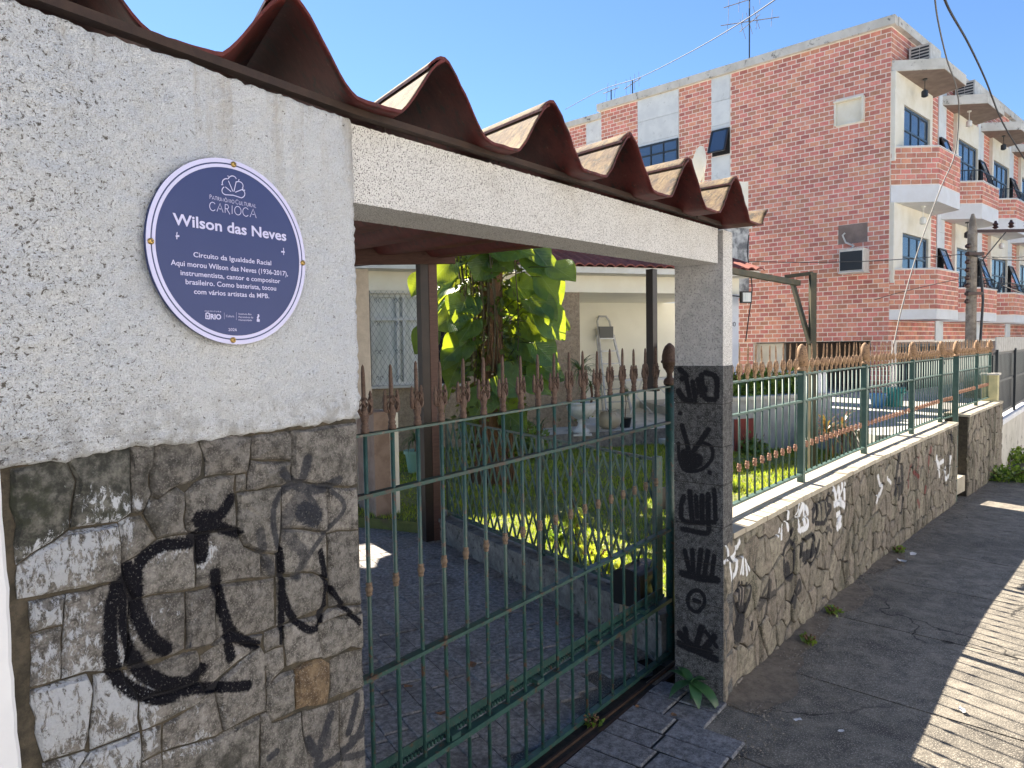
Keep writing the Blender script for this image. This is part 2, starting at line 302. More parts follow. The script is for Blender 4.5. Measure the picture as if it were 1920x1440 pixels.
m_plaster = None
def plaster_mat():
    m, t, b = new_mat('rough_white_plaster'); g = G(t)
    n1 = g.noise(360, 4, .62, dist=.3); n2 = g.noise(9, 6, .65, dist=.3)
    sep = g.n('ShaderNodeSeparateXYZ'); g.l(g.pos(), sep.inputs[0])
    left = g.ramp(sep.outputs['X'], -.80, -.46, .075, .0)        # weathered flaked end of the wall
    lim = g.math('ADD', g.math('ADD', g.math('MULTIPLY', g.ramp(n2, .35, .68), .06), left), .288)
    pit = g.ramp(g.math('SUBTRACT', n1, lim), -.03, .06)         # 0 in pits, which are coloured dark for crevice dirt and shade
    col = g.mix(g.ramp(g.noise(3, 4), .3, .7), (.76, .80, .86), (.84, .86, .88))
    patch = g.ramp(g.noise(14, 8, .7), .66, .76); col = g.mix(g.math('MULTIPLY', patch, .5), col, (.42, .42, .38))
    fine = g.ramp(g.noise(430, 3, .6), .3, .6, .78, 1.0); col = g.mix(1., col, fine, 'MULTIPLY')
    stz = g.ramp(sep.outputs['Z'], 1.9, 2.2); stn = g.ramp(g.noise(16, 5, .65, sc3=(1, 1, .07)), .48, .66); col = g.mix(g.math('MULTIPLY', g.math('MULTIPLY', stz, stn), .55), col, (.45, .40, .33))
    low = g.ramp(sep.outputs['Z'], 1.66, 1.54); lown = g.ramp(g.noise(22, 6, .75), .42, .62); col = g.mix(g.math('MULTIPLY', g.math('MULTIPLY', low, lown), .6), col, (.30, .29, .27))
    pitc = g.mix(g.ramp(g.noise(40), .4, .6), (.07, .065, .06), (.42, .40, .37)); col = g.mix(pit, pitc, col)
    big = g.noise(120, 5, .7, dist=.5, sc3=(1, 1, 1.25)); big = g.ramp(g.math('ADD', big, g.math('SUBTRACT', .012, left)), .33, .39)
    col = g.mix(big, (.17, .16, .145), col)  # larger pits get the same dark crevice colour
    g.l(col, b.inputs['Base Color']); b.inputs['Roughness'].default_value = .9; b.inputs['Specular IOR Level'].default_value = .2
    p = g.bump(n1, 1., .006); p = g.bump(big, .7, .006, p); p = g.bump(g.noise(130, 4, .6), .55, .006, p); p = g.bump(g.noise(45, 5, .7), .6, .010, p); g.l(p, b.inputs['Normal'])
    return m
m_plaster = plaster_mat()
def speckle_mat():
    m, t, b = new_mat('speckled_stucco'); g = G(t)
    n1 = g.noise(360, 2, .5); pit = g.ramp(n1, .34, .48); col = g.mix(pit, (.07, .065, .06), (.76, .75, .73))
    st = g.ramp(g.noise(6, 6, .7, sc3=(1, 1, 2)), .5, .75); col = g.mix(g.math('MULTIPLY', st, .3), col, (.36, .33, .29))
    g.l(col, b.inputs['Base Color']); b.inputs['Roughness'].default_value = .95; b.inputs['Specular IOR Level'].default_value = .15
    p = g.bump(n1, 1., .005); p = g.bump(g.noise(60, 4), .4, .006, p); g.l(p, b.inputs['Normal']); return m
m_speckle = speckle_mat()
m_pebble = M('pebbly_grey_stucco', (.46, .45, .44), (.60, .58, .57), 20, bumps=[(95, 1., .012, 3), (300, .5, .003)], sp=((.2, .2, .2), 130, .55, .68, .6), rough=.95, spec=.15)
m_stoneL = M('grey_granite_blocks', (.075, .070, .064), (.27, .255, .235), 44, thr=(.36, .66), sp=((.36, .34, .31), 300, .54, .68, .55), sp2=((.045, .045, .038), 5, .56, .72, .75), bumps=[(26, 1., .018, 8), (130, .9, .006, 6)], rnd=.32, hue=.012, paint=(img_left, img_resid), rough=.8, spec=.18)
m_stoneBrown = M('brown_granite_block', (.08, .052, .03), (.21, .15, .09), 40, thr=(.38, .64), sp=((.34, .30, .25), 330, .60, .70, .7), bumps=[(34, .9, .012, 8), (150, .8, .004, 6)], paint=(img_left, img_resid))
m_stoneMoss = M('mossy_dark_granite', (.03, .031, .026), (.17, .165, .145), 40, thr=(.40, .68), sp=((.34, .36, .34), 60, .66, .72, .8), sp2=((.03, .035, .02), 9, .5, .62, .8), bumps=[(34, .8, .01, 8), (150, .7, .004)], paint=(img_left, img_resid))
m_mortarL = M('dirty_brown_mortar', (.030, .026, .018), (.085, .07, .05), 30, bumps=[(80, .8, .006)], sp=((.03, .03, .025), 12, .5, .7, .8), paint=(img_left, None))
m_pillar = M('grey_stone_facing', (.025, .025, .026), (.12, .12, .12), 40, thr=(.38, .66), sp=((.24, .24, .24), 260, .56, .66, .7), sp2=((.07, .07, .07), 7, .5, .7, .7), bumps=[(50, .8, .008, 6), (220, .6, .003)], rnd=.15, paint=(img_jamb, None))
m_pillar2 = M('grey_stone_facing_street', (.30, .30, .30), (.45, .45, .44), 40, sp=((.05, .05, .05), 60, .5, .62, .9, None, 6, (1, 1, .3)), bumps=[(50, .7, .007, 6)])
m_lowstone = M('crazy_paved_sandstone', (.10, .088, .070), (.29, .26, .21), 30, thr=(.32, .68), sp=((.045, .042, .028), 5, .50, .62, .85, None, 6, (1, 1, .15)), sp2=((.30, .26, .20), 160, .56, .66, .6), bumps=[(45, .8, .010, 6), (160, .6, .003)], rnd=.42, hue=.03, paint=(img_low, None))
m_mortar = M('dark_joint_mortar', (.022, .018, .013), (.06, .048, .034), 20, bumps=[(60, .7, .006)], paint=(img_low, None))
m_coping = M('pale_coping_tiles', (.36, .32, .25), (.46, .42, .34), 6, sp=((.33, .26, .19), 9, .55, .72, .6), bumps=[(90, .3, .003)], rnd=.08, rough=.7)
m_roof = M('dark_red_painted_roof_sheet', (.060, .008, .008), (.120, .022, .018), 9, sp=((.022, .018, .015), 22, .53, .66, .8), sp2=((.24, .15, .10), 70, .62, .7, .5), bumps=[(60, .3, .003)], rough=.6, spec=.35)
m_rooftop = M('dusty_weathered_roof_top', (.19, .13, .06), (.075, .042, .025), 14, thr=(.36, .62), sp=((.025, .022, .02), 34, .53, .64, .85), bumps=[(70, .6, .006)], rough=.9)
m_angle = M('rusty_dark_steel', (.025, .014, .011), (.05, .028, .019), 12, bumps=[(90, .3, .002)], rough=.7, metal=.1)
m_green = M('green_painted_steel', (.016, .052, .046), (.026, .078, .067), 14, sp=((.085, .035, .02), 30, .565, .62, .9), sp2=((.10, .15, .14), 60, .56, .68, .5), bumps=[(160, .25, .0015)], rough=.42, spec=.5)
m_greenF = M('green_fence_paint', (.040, .082, .070), (.062, .115, .098), 10, sp=((.16, .08, .04), 30, .64, .70, .8), bumps=[(160, .2, .0015)], rough=.5)
m_rail = M('worn_rail_paint', (.03, .075, .065), (.075, .05, .042), 16, thr=(.45, .6), bumps=[(160, .3, .002)], rough=.6)
m_rust = M('brown_cast_iron', (.085, .05, .037), (.15, .10, .075), 60, sp=((.055, .03, .022), 120, .55, .65, .8), bumps=[(150, .6, .003)], rough=.65)
m_rustF = M('tan_rusted_cast_iron', (.25, .145, .08), (.36, .235, .135), 50, sp=((.09, .045, .03), 90, .56, .66, .8), bumps=[(120, .5, .003)], rough=.8)
m_knobF = M('copper_brown_knob', (.27, .13, .085), (.35, .2, .13), 60, rough=.7)
m_side = M('dark_concrete_pavement', (.075, .07, .06), (.24, .215, .175), 9, thr=(.30, .74), detail=12, sp=((.055, .05, .043), 1.6, .48, .66, .8), sp2=((.40, .36, .30), 170, .57, .66, .7), bumps=[(70, .7, .006, 8), (260, .5, .003)], rnd=.14, rough=.9, cracks=True)
m_dirt = M('sandy_brown_dirt', (.12, .098, .075), (.21, .175, .135), 14, sp=((.05, .045, .035), 60, .58, .68, .7), bumps=[(90, .9, .008)], rough=1)
m_road = M('worn_road', (.17, .16, .145), (.24, .225, .20), 2, sp=((.15, .15, .15), 150, .62, .7, .5), bumps=[(120, .5, .004)])
m_paver = M('slate_grey_driveway_stone', (.135, .125, .118), (.40, .375, .355), 34, thr=(.36, .68), sp=((.30, .30, .32), 260, .62, .70, .6), sp2=((.06, .05, .045), 2.4, .52, .7, .6), bumps=[(60, .6, .006, 7)], rnd=.22, rough=.75)
m_slab = M('blue_grey_apron_stone', (.08, .08, .085), (.26, .26, .27), 34, thr=(.36, .68), sp=((.38, .39, .42), 240, .6, .7, .6), bumps=[(60, .6, .006, 7)], rnd=.2, rough=.7)
m_joint = M('dark_joint_sand', (.012, .011, .010), (.03, .027, .022), 30, bumps=[(120, .6, .004)])
m_kerb = M('mossy_whitewashed_kerb', (.26, .245, .22), (.14, .13, .12), 9, thr=(.35, .6), sp=((.04, .042, .035), 14, .54, .66, .85), bumps=[(60, .6, .006)], rough=.95)
m_cream = M('cream_painted_wall', (.84, .80, .68), (.80, .75, .63), 3, sp=((.5, .46, .38), 8, .62, .8, .3), bumps=[(160, .25, .003)], rough=.9)
m_porch = M('porch_cream_wall', (.86, .83, .70), (.82, .79, .66), 2, bumps=[(120, .15, .002)], rough=.9)
m_housestone = M('brown_rough_house_stone', (.24, .18, .12), (.38, .30, .21), 20, sp=((.12, .085, .055), 60, .56, .66, .7), bumps=[(40, 1., .015, 6)])
m_pink = M('beige_rough_stucco', (.60, .53, .45), (.70, .62, .53), 12, bumps=[(110, .8, .006)])
m_gutter = M('white_gutter_paint', (.72, .70, .64), (.64, .61, .54), 5, rough=.7)
m_tile = M('dark_red_clay_tile', (.19, .055, .04), (.27, .085, .06), 14, sp=((.08, .04, .035), 30, .55, .7, .7), bumps=[(60, .4, .004)], rnd=.35)
m_weath = M('weathered_grey_tank_wall', (.55, .55, .53), (.14, .145, .15), 3.5, thr=(.4, .6), detail=9, bumps=[(30, .3, .004)])
m_winwhite = M('white_window_frame', (.72, .72, .68), rough=.5)
m_curtain = M('pale_curtain', (.62, .64, .58), (.80, .80, .75), 14, thr=(.4, .6), stretch=(1, 1, .1), rough=.95)
m_dark = M('dark_interior', (.015, .015, .016), rough=.9)
m_grille = M('grey_window_grille', (.13, .13, .125), rough=.6)
m_steelblk = M('dark_brown_steel_post', (.018, .012, .011), (.03, .018, .015), 10, rough=.45)
m_woodbr = M('brown_timber', (.085, .042, .035), (.13, .07, .055), 12, thr=(.3, .7), stretch=(1, 1, 6), bumps=[(80, .3, .003)], rough=.6)
m_grass_soil = M('lawn_soil', (.11, .13, .035), (.17, .18, .055), 9, sp=((.15, .11, .07), 3, .56, .68, .8), bumps=[(60, .8, .01)])
m_bark = M('fibrous_brown_trunk', (.10, .05, .028), (.22, .125, .07), 26, thr=(.3, .7), stretch=(1, 1, .12), bumps=[(50, 1., .015)])
m_urn = M('white_painted_urn', (.66, .66, .64), (.55, .55, .53), 14, sp=((.25, .25, .22), 30, .62, .72, .6), rough=.7)
m_potb = M('beige_glazed_pot', (.48, .40, .28), (.42, .35, .25), 8, rough=.4)
m_black = M('black_plastic', (.012, .012, .013), rough=.35)
m_terra = M('terracotta', (.33, .12, .07), (.26, .10, .06), 12, rough=.85)
m_greenpot = M('pale_green_plastic_pot', (.20, .38, .30), (.24, .42, .33), 6, rough=.5)
m_alu = M('worn_aluminium', (.42, .42, .42), (.55, .55, .55), 10, metal=.6, rough=.4)
m_plaque = M('blue_enamel_plaque', (.028, .045, .150), (.034, .052, .165), 3, rough=.35, spec=.3)
m_plaquew = M('pale_lilac_lettering', (.55, .55, .78), rough=.35)
m_brass = M('brass_screw', (.45, .30, .10), metal=.9, rough=.35)
m_brick = M('red_brick', (.50, .18, .125), (.62, .28, .205), 9, thr=(.3, .7), rnd=.5, hue=.028, bumps=[(60, .3, .004)], rough=.75, sp=((.60, .42, .36), 1.4, .56, .75, .3))
m_bmortar = M('cream_brick_mortar', (.86, .76, .67), (.80, .70, .61), 5, bumps=[(60, .3, .003)])
m_marble = M('white_stone_panel', (.66, .68, .67), (.58, .60, .60), 3, sp=((.45, .46, .46), 5, .60, .66, .5), rnd=.06, rough=.5)
m_conc = M('stained_white_concrete', (.60, .58, .53), (.50, .48, .43), 3, sp=((.10, .095, .085), 5, .56, .66, .85, None, 8), bumps=[(40, .3, .004)])
m_whiteslab = M('white_painted_slab', (.66, .67, .68), (.6, .6, .6), 3, rough=.6)
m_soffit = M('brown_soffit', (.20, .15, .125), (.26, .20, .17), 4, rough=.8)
m_creamwin = M('cream_window_surround', (.74, .71, .62), (.68, .64, .53), 3, rough=.8)
def glass_mat(name, c, r=.06):
    m, t, b = new_mat(name); b.inputs['Base Color'].default_value = (*c, 1); b.inputs['Roughness'].default_value = r; b.inputs['Specular IOR Level'].default_value = 1.; b.inputs['Metallic'].default_value = .55; return m
m_glass = glass_mat('blue_reflecting_glass', (.10, .14, .19)); m_glass2 = glass_mat('dim_glass', (.10, .12, .13), .15)
m_frameblk = M('dark_window_frame', (.025, .03, .035), rough=.4)
m_frameblue = M('blue_window_frame', (.045, .075, .115), rough=.4)
m_ac = M('white_air_conditioner', (.62, .61, .56), (.5, .48, .43), 8, rough=.6)
m_pole = M('grey_concrete_pole', (.17, .14, .11), (.30, .26, .21), 8, sp=((.07, .05, .04), 10, .56, .68, .7), bumps=[(50, .5, .005)])
m_insul = M('dark_brown_porcelain', (.05, .022, .018), rough=.3)
m_cable = M('black_cable', (.02, .02, .022), rough=.6)
m_cablel = M('grey_cable', (.13, .12, .11), rough=.6)
m_teal = M('teal_plastic', (.03, .30, .26), rough=.45); m_blue = M('blue_plastic', (.05, .20, .42), rough=.45)
m_whitebrick = M('whitewashed_block_wall', (.44, .44, .43), (.34, .34, .33), 5, bumps=[(40, .4, .004)])
m_redp = M('dull_red_paint', (.28, .06, .045), (.2, .05, .04), 6)
m_yard = M('pale_yard_paving', (.36, .35, .33), (.45, .44, .41), 4, bumps=[(60, .3, .003)])
m_litter = M('pale_litter', (.6, .6, .6), rough=.8); m_deadleaf = M('dry_brown_leaf', (.16, .075, .04), (.25, .14, .07), 20, rough=.8)
m_white = M('white_smooth_paint', (.76, .77, .79), (.66, .67, .70), 3, sp=((.3, .28, .25), 12, .66, .75, .5), bumps=[(120, .2, .002)])
m_canvas = M('bleached_corrugated_strip', (.5, .5, .48), (.36, .35, .33), 14, rough=.9)
m_orange = M('orange_brown_board', (.38, .13, .05), rough=.7)
def leaf_mat(name, c1, c2, var=None, trans=.45, tcol=None, rnd=.5, gloss=.35, thru=None):
    m, t, b = new_mat(name); g = G(t); col = g.mix(g.ramp(g.noise(14, 3), .35, .65), c1, c2)
    if var:
        uv = g.n('ShaderNodeUVMap'); f = g.ramp(g.noise(3.2, 6, .7, vec=uv.outputs[0], sc3=(7, 1.3, 1)), .60, .66); col = g.mix(f, col, var)
        sx_ = g.n('ShaderNodeSeparateXYZ'); g.l(uv.outputs[0], sx_.inputs[0]); dv = g.math('ABSOLUTE', g.math('SUBTRACT', sx_.outputs['Y'], .5)); col = g.mix(g.ramp(dv, .006, .018, .8, 0), col, var)
        wv = g.math('ABSOLUTE', g.math('SINE', g.math('MULTIPLY', g.math('SUBTRACT', sx_.outputs['X'], g.math('MULTIPLY', dv, .9)), 34.))); bn = g.bump(wv, .6, .012); g.l(bn, b.inputs['Normal']); col = g.mix(g.ramp(wv, .0, .16, .35, 0), col, var)
    oi = g.n('ShaderNodeObjectInfo'); g.pos(); s_ = g.math('FRACT', g.math('ADD', oi.outputs['Random'], g._p.outputs['Random Per Island']))
    hs = g.n('ShaderNodeHueSaturation'); mm = g.math('MULTIPLY_ADD', s_, rnd); mm.node.inputs[2].default_value = 1-rnd/2; g.l(mm, hs.inputs['Value']); g.l(col, hs.inputs['Color'])
    g.l(hs.outputs[0], b.inputs['Base Color']); b.inputs['Roughness'].default_value = gloss; b.inputs['Specular IOR Level'].default_value = .5
    tr = g.n('ShaderNodeBsdfTranslucent'); mx = g.n('ShaderNodeMixShader'); mx.inputs[0].default_value = trans
    tc = g.mix(1., hs.outputs[0], tcol or (1., 1., .4), 'MULTIPLY'); g.l(tc, tr.inputs[0])
    # transmitted light is brighter and yellower than the upper face
    sc2 = g.n('ShaderNodeVectorMath', operation='SCALE'); sc2.inputs['Scale'].default_value = 2.6; g.l(tc, sc2.inputs[0]); g.l(sc2.outputs[0], tr.inputs[0])
    if thru: g.l(g.mix(g.ramp(g.noise(5, 2), .4, .6), thru, tuple(.7*q for q in thru)), tr.inputs[0])
    g.l(b.outputs[0], mx.inputs[1]); g.l(tr.outputs[0], mx.inputs[2]); out = t.nodes['Material Output']; g.l(mx.outputs[0], out.inputs[0]); return m
m_leaf = leaf_mat('broad_pothos_leaf', (.030, .085, .038), (.050, .120, .048), var=(.20, .25, .12), trans=.42, thru=(.70, .85, .04), gloss=.25)
m_leafs = leaf_mat('small_vine_leaf', (.05, .08, .025), (.08, .11, .035), thru=(.30, .34, .03))
m_grass = leaf_mat('lawn_grass', (.14, .21, .035), (.27, .29, .06), trans=.4, rnd=.7, gloss=.6)
m_drac = leaf_mat('dark_strap_leaf', (.05, .09, .035), (.09, .13, .05), trans=.3)
m_yellow = leaf_mat('yellow_variegated_strap_leaf', (.42, .42, .10), (.20, .28, .05), trans=.35, rnd=.6)
m_shrub = leaf_mat('shrub_leaf', (.08, .14, .03), (.16, .22, .05), trans=.35)
m_cord = leaf_mat('reddish_strap_leaf', (.14, .06, .045), (.11, .10, .05), trans=.3)
m_weed = leaf_mat('dark_green_weed_leaf', (.035, .10, .045), (.05, .13, .05), trans=.2, tcol=(1, 1, .5), rnd=.3)
# ------------------------------------------------------------------ ground
def gz(p):     # the street falls slightly away from the gate
    d = (Vector((p[0], p[1], 0))-P0).dot(Vector((.66, .75, 0))); return -.021*max(0, d-1.2)
ST_D = Vector((.655, .755, 0)); ST_N = Vector((.755, -.655, 0))     # along the street, towards the road
struct('ground', MB().add([(-150, -150, -.9), (150, -150, -.9), (150, 200, -.9), (-150, 200, -.9)], [(0, 1, 2, 3)]), m_road)
# pavement: cast slabs with open joints, each its own piece
sw = tag(bpy.data.objects.new('sidewalk', None), kind='structure'); C.objects.link(sw)
def line_pt(s): # inner edge of the pavement, following the wall fronts
    if s < 0: return P0+Vector((.6136, .7897, 0))*s - Vector((-.7897, .6136, 0))*0
    if s < W1.len: return W1.at(s)
    e = W1.at(W1.len); return e+(W2.at(W2.len)-e).normalized()*(s-W1.len)
s_edges = [-5.0, -3.6, -2.3, -1.25, -.35, .55, 1.5, 2.5, 3.5, 4.5, 5.6, 6.8, 8.1, 9.6, 11.5, 14, 18, 24]
for k, (a, b) in enumerate(zip(s_edges[:-1], s_edges[1:])):
    for (oa, ob) in ((-.05, 1.42), (1.428, 2.9)):
        n, q = 7, 7; mb = MB(); g_ = .006
        sk = .35
        for j in range(q+1):
            for i in range(n+1):
                s_ = a+g_+(b-a-2*g_)*i/n; o_ = oa+(ob-oa)*j/q
                p = line_pt(s_)+ST_N*o_+ST_D*(sk*o_*-.12)
                z = gz(p)+noise.noise(p*.9)*.006
                mb.v.append((p.x, p.y, z))
        mb.f += [(j*(n+1)+i, (j+1)*(n+1)+i, (j+1)*(n+1)+i+1, j*(n+1)+i+1) for j in range(q) for i in range(n)]
        # skirt
        per = [i for i in range(n+1)]+[j*(n+1)+n for j in range(1, q+1)]+[q*(n+1)+i for i in range(n-1, -1, -1)]+[j*(n+1) for j in range(q-1, 0, -1)]
        b0 = len(mb.v); mb.v += [(mb.v[i][0], mb.v[i][1], mb.v[i][2]-.05) for i in per]
        mb.f += [(per[i], per[(i+1) % len(per)], b0+(i+1) % len(per), b0+i) for i in range(len(per))]
        mb.build('slab', m_side, sw, fix=False)
mb = MB(); b0 = []
for s_ in (-5.2, 0, 2, 5, 10, 24.5):
    p = line_pt(s_); q = p+ST_N*3.0; p = p-ST_N*.04
    mb.v += [(p.x, p.y, gz(p)-.022), (q.x, q.y, gz(q)-.022)]
mb.f = [(2*i, 2*i+1, 2*i+3, 2*i+2) for i in range(5)]
mb.build('joint_bed', m_joint, sw)
mb = MB(); 
for s_ in (-5.2, 0, 2, 5, 10, 24.5):
    p = line_pt(s_)+ST_N*2.91; q = p+ST_N*.12; z = gz(p)
    mb.v += [(p.x, p.y, z-.3), (p.x, p.y, z+.002), (q.x, q.y, z+.002), (q.x, q.y, z-.3)]
mb.f = [(4*i+j, 4*i+j+1, 4*i+j+5, 4*i+j+4) for i in range(5) for j in range(3)]
struct('kerb', mb, m_conc)
mb = MB()
for s_ in (-5.2, 0, 2, 5, 10, 24.5):
    p = line_pt(s_)+ST_N*3.03; q = p+ST_N*7; z = gz(p)-.13
    mb.v += [(p.x, p.y, z), (q.x, q.y, z)]
mb.f = [(2*i, 2*i+1, 2*i+3, 2*i+2) for i in range(5)]
struct('road', mb, m_road)
# driveway bed and garden ground
E0 = Vector((.7736, 3.762, 0)); E1 = Vector((-.666, 6.221, 0)); ED = (E1-E0).normalized(); EN = Vector((-ED.y, ED.x, 0))   # EN points to the driveway side (left)
mb = MB(); mb.prism([(-3.6, -1.2), (-.3, 1.5), (1.1, 3.3), (E0.x, E0.y), (E1.x, E1.y), (-1.2, 7.2), (-6, 7.2), (-6, 1.0)], -.5, -.03)
struct('driveway_bed', mb, m_joint)
# driveway setts, laid in courses along the drive
dw = tag(bpy.data.objects.new('driveway', None), kind='structure'); C.objects.link(dw)
cells = []; random.seed(11)
cw = .118
for c in range(0, 24):
    off = -.005-cw*(c+1); t = -1.1+R(0, .3)
    while t < 4.2:
        L = R(.22, .42); a, b = t, t+L; t = b
        quad = [E0+ED*(a+.004)+EN*(-off-.003-cw+.0), E0+ED*(b-.004)+EN*(-off-.003-cw), E0+ED*(b-.004)+EN*(-off-.004), E0+ED*(a+.004)+EN*(-off-.004)]
        ctr = sum(quad, Vector())/4; fl = FB.loc(ctr)
        if fl.y < .53: continue
        if ctr.x < -3.2: continue
        cells.append((ctr.length, quad))
cells.sort(key=lambda q: q[0]); rest = MB()
def sett(mb, quad, z0=-.03, top=0.0):
    zz = [top+R(-.004, .003) for _ in range(4)]; c_ = sum(quad, Vector())/4
    vs = [(q.x, q.y, z0) for q in quad]+[(q.x, q.y, zz[i]-.005) for i, q in enumerate(quad)]
    vs += [(q.x+(c_-q).normalized().x*.008, q.y+(c_-q).normalized().y*.008, zz[i]) for i, q in enumerate(quad)]
    fs = [(i, (i+1) % 4, 4+(i+1) % 4, 4+i) for i in range(4)]+[(4+i, 4+(i+1) % 4, 8+(i+1) % 4, 8+i) for i in range(4)]+[(8, 9, 10, 11)]
    mb.add(vs, fs)
for i, (_, q) in enumerate(cells):
    if i < 300: m_ = MB(); sett(m_, q); m_.build('paving_stone', m_paver, dw, fix=True)
    else: sett(rest, q)
if rest.v: tag(rest.build('paving_stones', m_paver, dw, fix=True), kind='stuff')
# apron slabs outside the gate
ap = tag(bpy.data.objects.new('driveway_apron', None), kind='structure'); C.objects.link(ap)
x = .1
while x < 2.05:
    wd = R(.115, .16); y0, y1 = -.20+R(-.03, .03), .33
    if x+wd > 1.9: y0 = -.02
    q = [FB.w(x, y0), FB.w(x+wd-.009, y0), FB.w(x+wd-.009+.0, y1), FB.w(x, y1)]
    sk_ = lambda p: p
    for (aa, bb) in ((0, R(.5, .6)), (None, 1)):
        if aa is None: aa = lastb
        lastb = bb
        qq = [q[0].lerp(q[3], aa), q[1].lerp(q[2], aa), q[1].lerp(q[2], bb-.018 if bb < 1 else bb), q[0].lerp(q[3], bb-.018 if bb < 1 else bb)]
        m_ = MB(); sett(m_, qq, -.05, .013); m_.build('paving_stone', m_slab, ap, fix=True)
    x += wd
mb = MB(); mb.prism([tuple(FB.w(a, b).xy) for a, b in ((-.3, -.20), (1.80, -.20), (1.80, -.01), (2.12, -.01), (2.12, .48), (-.3, .48))], -.3, .0065); mb.build('bed', m_joint, ap)
mb = MB(); mb.prism([tuple(FB.w(a, b).xy) for a, b in ((-.6, .455), (2.15, .455), (2.15, .72), (-.6, .72))], -.2, -.010); mb.build('threshold_strip', m_side, ap)
# lawn
lawn_poly = [tuple((E0-EN*.18+Vector((0, 0, 0))).xy), (1.2, 3.72), (1.95, 4.5), (3.0, 5.75), (4.1, 7.05), (4.6, 8.2), (4.6, 10.4), (3.1, 12.1), (-2.2, 11.0), (-2.2, 7.0), tuple((E1-EN*.18).xy)]
mb = MB(); mb.prism(lawn_poly, -.4, .1); struct('lawn_ground', mb, m_grass_soil)
def inpoly(x, y, P):
    c = False; n = len(P)
    for i in range(n):
        x0, y0 = P[i]; x1, y1 = P[(i+1) % n]
        if (y0 > y) != (y1 > y) and x < (x1-x0)*(y-y0)/(y1-y0)+x0: c = not c
    return c
mb = MB(); random.seed(5); cnt = 0
while cnt < 52000:
    yy = 3.7+7.5*random.random()**1.25; xx = R(-2.2, 4.6)
    if not inpoly(xx, yy, lawn_poly): continue
    den = noise.noise(Vector((xx*1.3, yy*1.3, 3)))
    if den < -.22 and random.random() < .75: cnt += 1; continue
    cnt += 1; a = R(0, 6.28); h = R(.02, .055)*(1+.5*den); wd = R(.0035, .007)*(1 if yy < 7 else 1.6)
    dx, dy = math.cos(a)*wd, math.sin(a)*wd; lx, ly = R(-.02, .02), R(-.02, .02)
    b_ = len(mb.v); mb.v += [(xx-dx, yy-dy, .098), (xx+dx, yy+dy, .098), (xx+lx, yy+ly, .1+h)]; mb.f.append((b_, b_+1, b_+2))
go = mb.build('lawn_grass', m_grass); tag(go, 'short green lawn grass growing behind the street wall and gate', 'grass', kind='stuff')
# yard to the right, in front of the flats
mb = MB(); mb.prism([(4.62, 9.0), (5.7, 9.0), (7.0, 10.4), (14, 17.5), (11, 24), (2, 22), (3.1, 12.15), (4.62, 10.4)], -.5, .5); struct('yard_paving', mb, m_yard)
# dirt heaped along the wall foot
for (s0, wd, hh) in ((.18, .19, .03), (.9, .12, .022), (1.75, .15, .024), (2.9, .12, .02)):
    mb = MB(); n, q = 16, 8
    for j in range(q+1):
        for i in range(n+1):
            u, v = i/n, j/q; s_ = s0-.35+.95*u; edge = max(0, math.sin(math.pi*u))*(1-v)**1.2
            o_ = v*wd*(.5+.8*math.sin(math.pi*u)+.4*noise.noise(Vector((s_*5, v, 1))))
            p = W1.at(max(.02, s_)) if s_ > .02 else P0
            p = p+ST_N*o_; mb.v.append((p.x, p.y, gz(p)-.006+hh*edge*(.7+.5*noise.noise(p*14))+.008))
    mb.f = [(j*(n+1)+i, (j+1)*(n+1)+i, (j+1)*(n+1)+i+1, j*(n+1)+i+1) for j in range(q) for i in range(n)]
    o = mb.build('dirt', m_dirt, None, smooth=True); tag(o, kind='structure')
random.seed(31); mb = MB()
def pebble(p, r_):
    b_ = len(mb.v); n = 5; a0 = R(0, 6)
    for i in range(n): a = a0+6.283*i/n; q = r_*R(.7, 1.2); mb.v.append((p.x+q*math.cos(a), p.y+q*math.sin(a), p.z))
    mb.v.append((p.x, p.y, p.z+r_*R(.5, .9))); mb.f += [(b_+i, b_+(i+1) % n, b_+n) for i in range(n)]
for k in range(2600):
    s_ = 7.5*random.random()**1.4; o_ = abs(random.gauss(0, .09)); p = W1.at(min(s_, W1.len)) if s_ < W1.len else line_pt(s_); p = p+ST_N*(o_+.01); p.z = gz(p)+.004; pebble(p, R(.0025, .008))
for k in range(900):
    x = R(.3, 2.25); y = -.23+random.gauss(0, .05); p = FB.w(x, y if y < -.1 else -.2, .004); pebble(p, R(.002, .006))
for k in range(700):
    p = GF0 = Vector((-.463, 2.179, 0)).lerp(Vector((.85, 3.78, 0)), random.random()); p = p+Vector((.77, -.63, 0))*R(.03, .10); p.z = .002; pebble(p, R(.002, .006))
tag(mb.build('grit', M('mixed_grit', (.10, .085, .065), (.34, .30, .25), 60, rough=1)), 'loose grit and small pebbles along the wall foot and the gate track', 'gravel', kind='stuff')
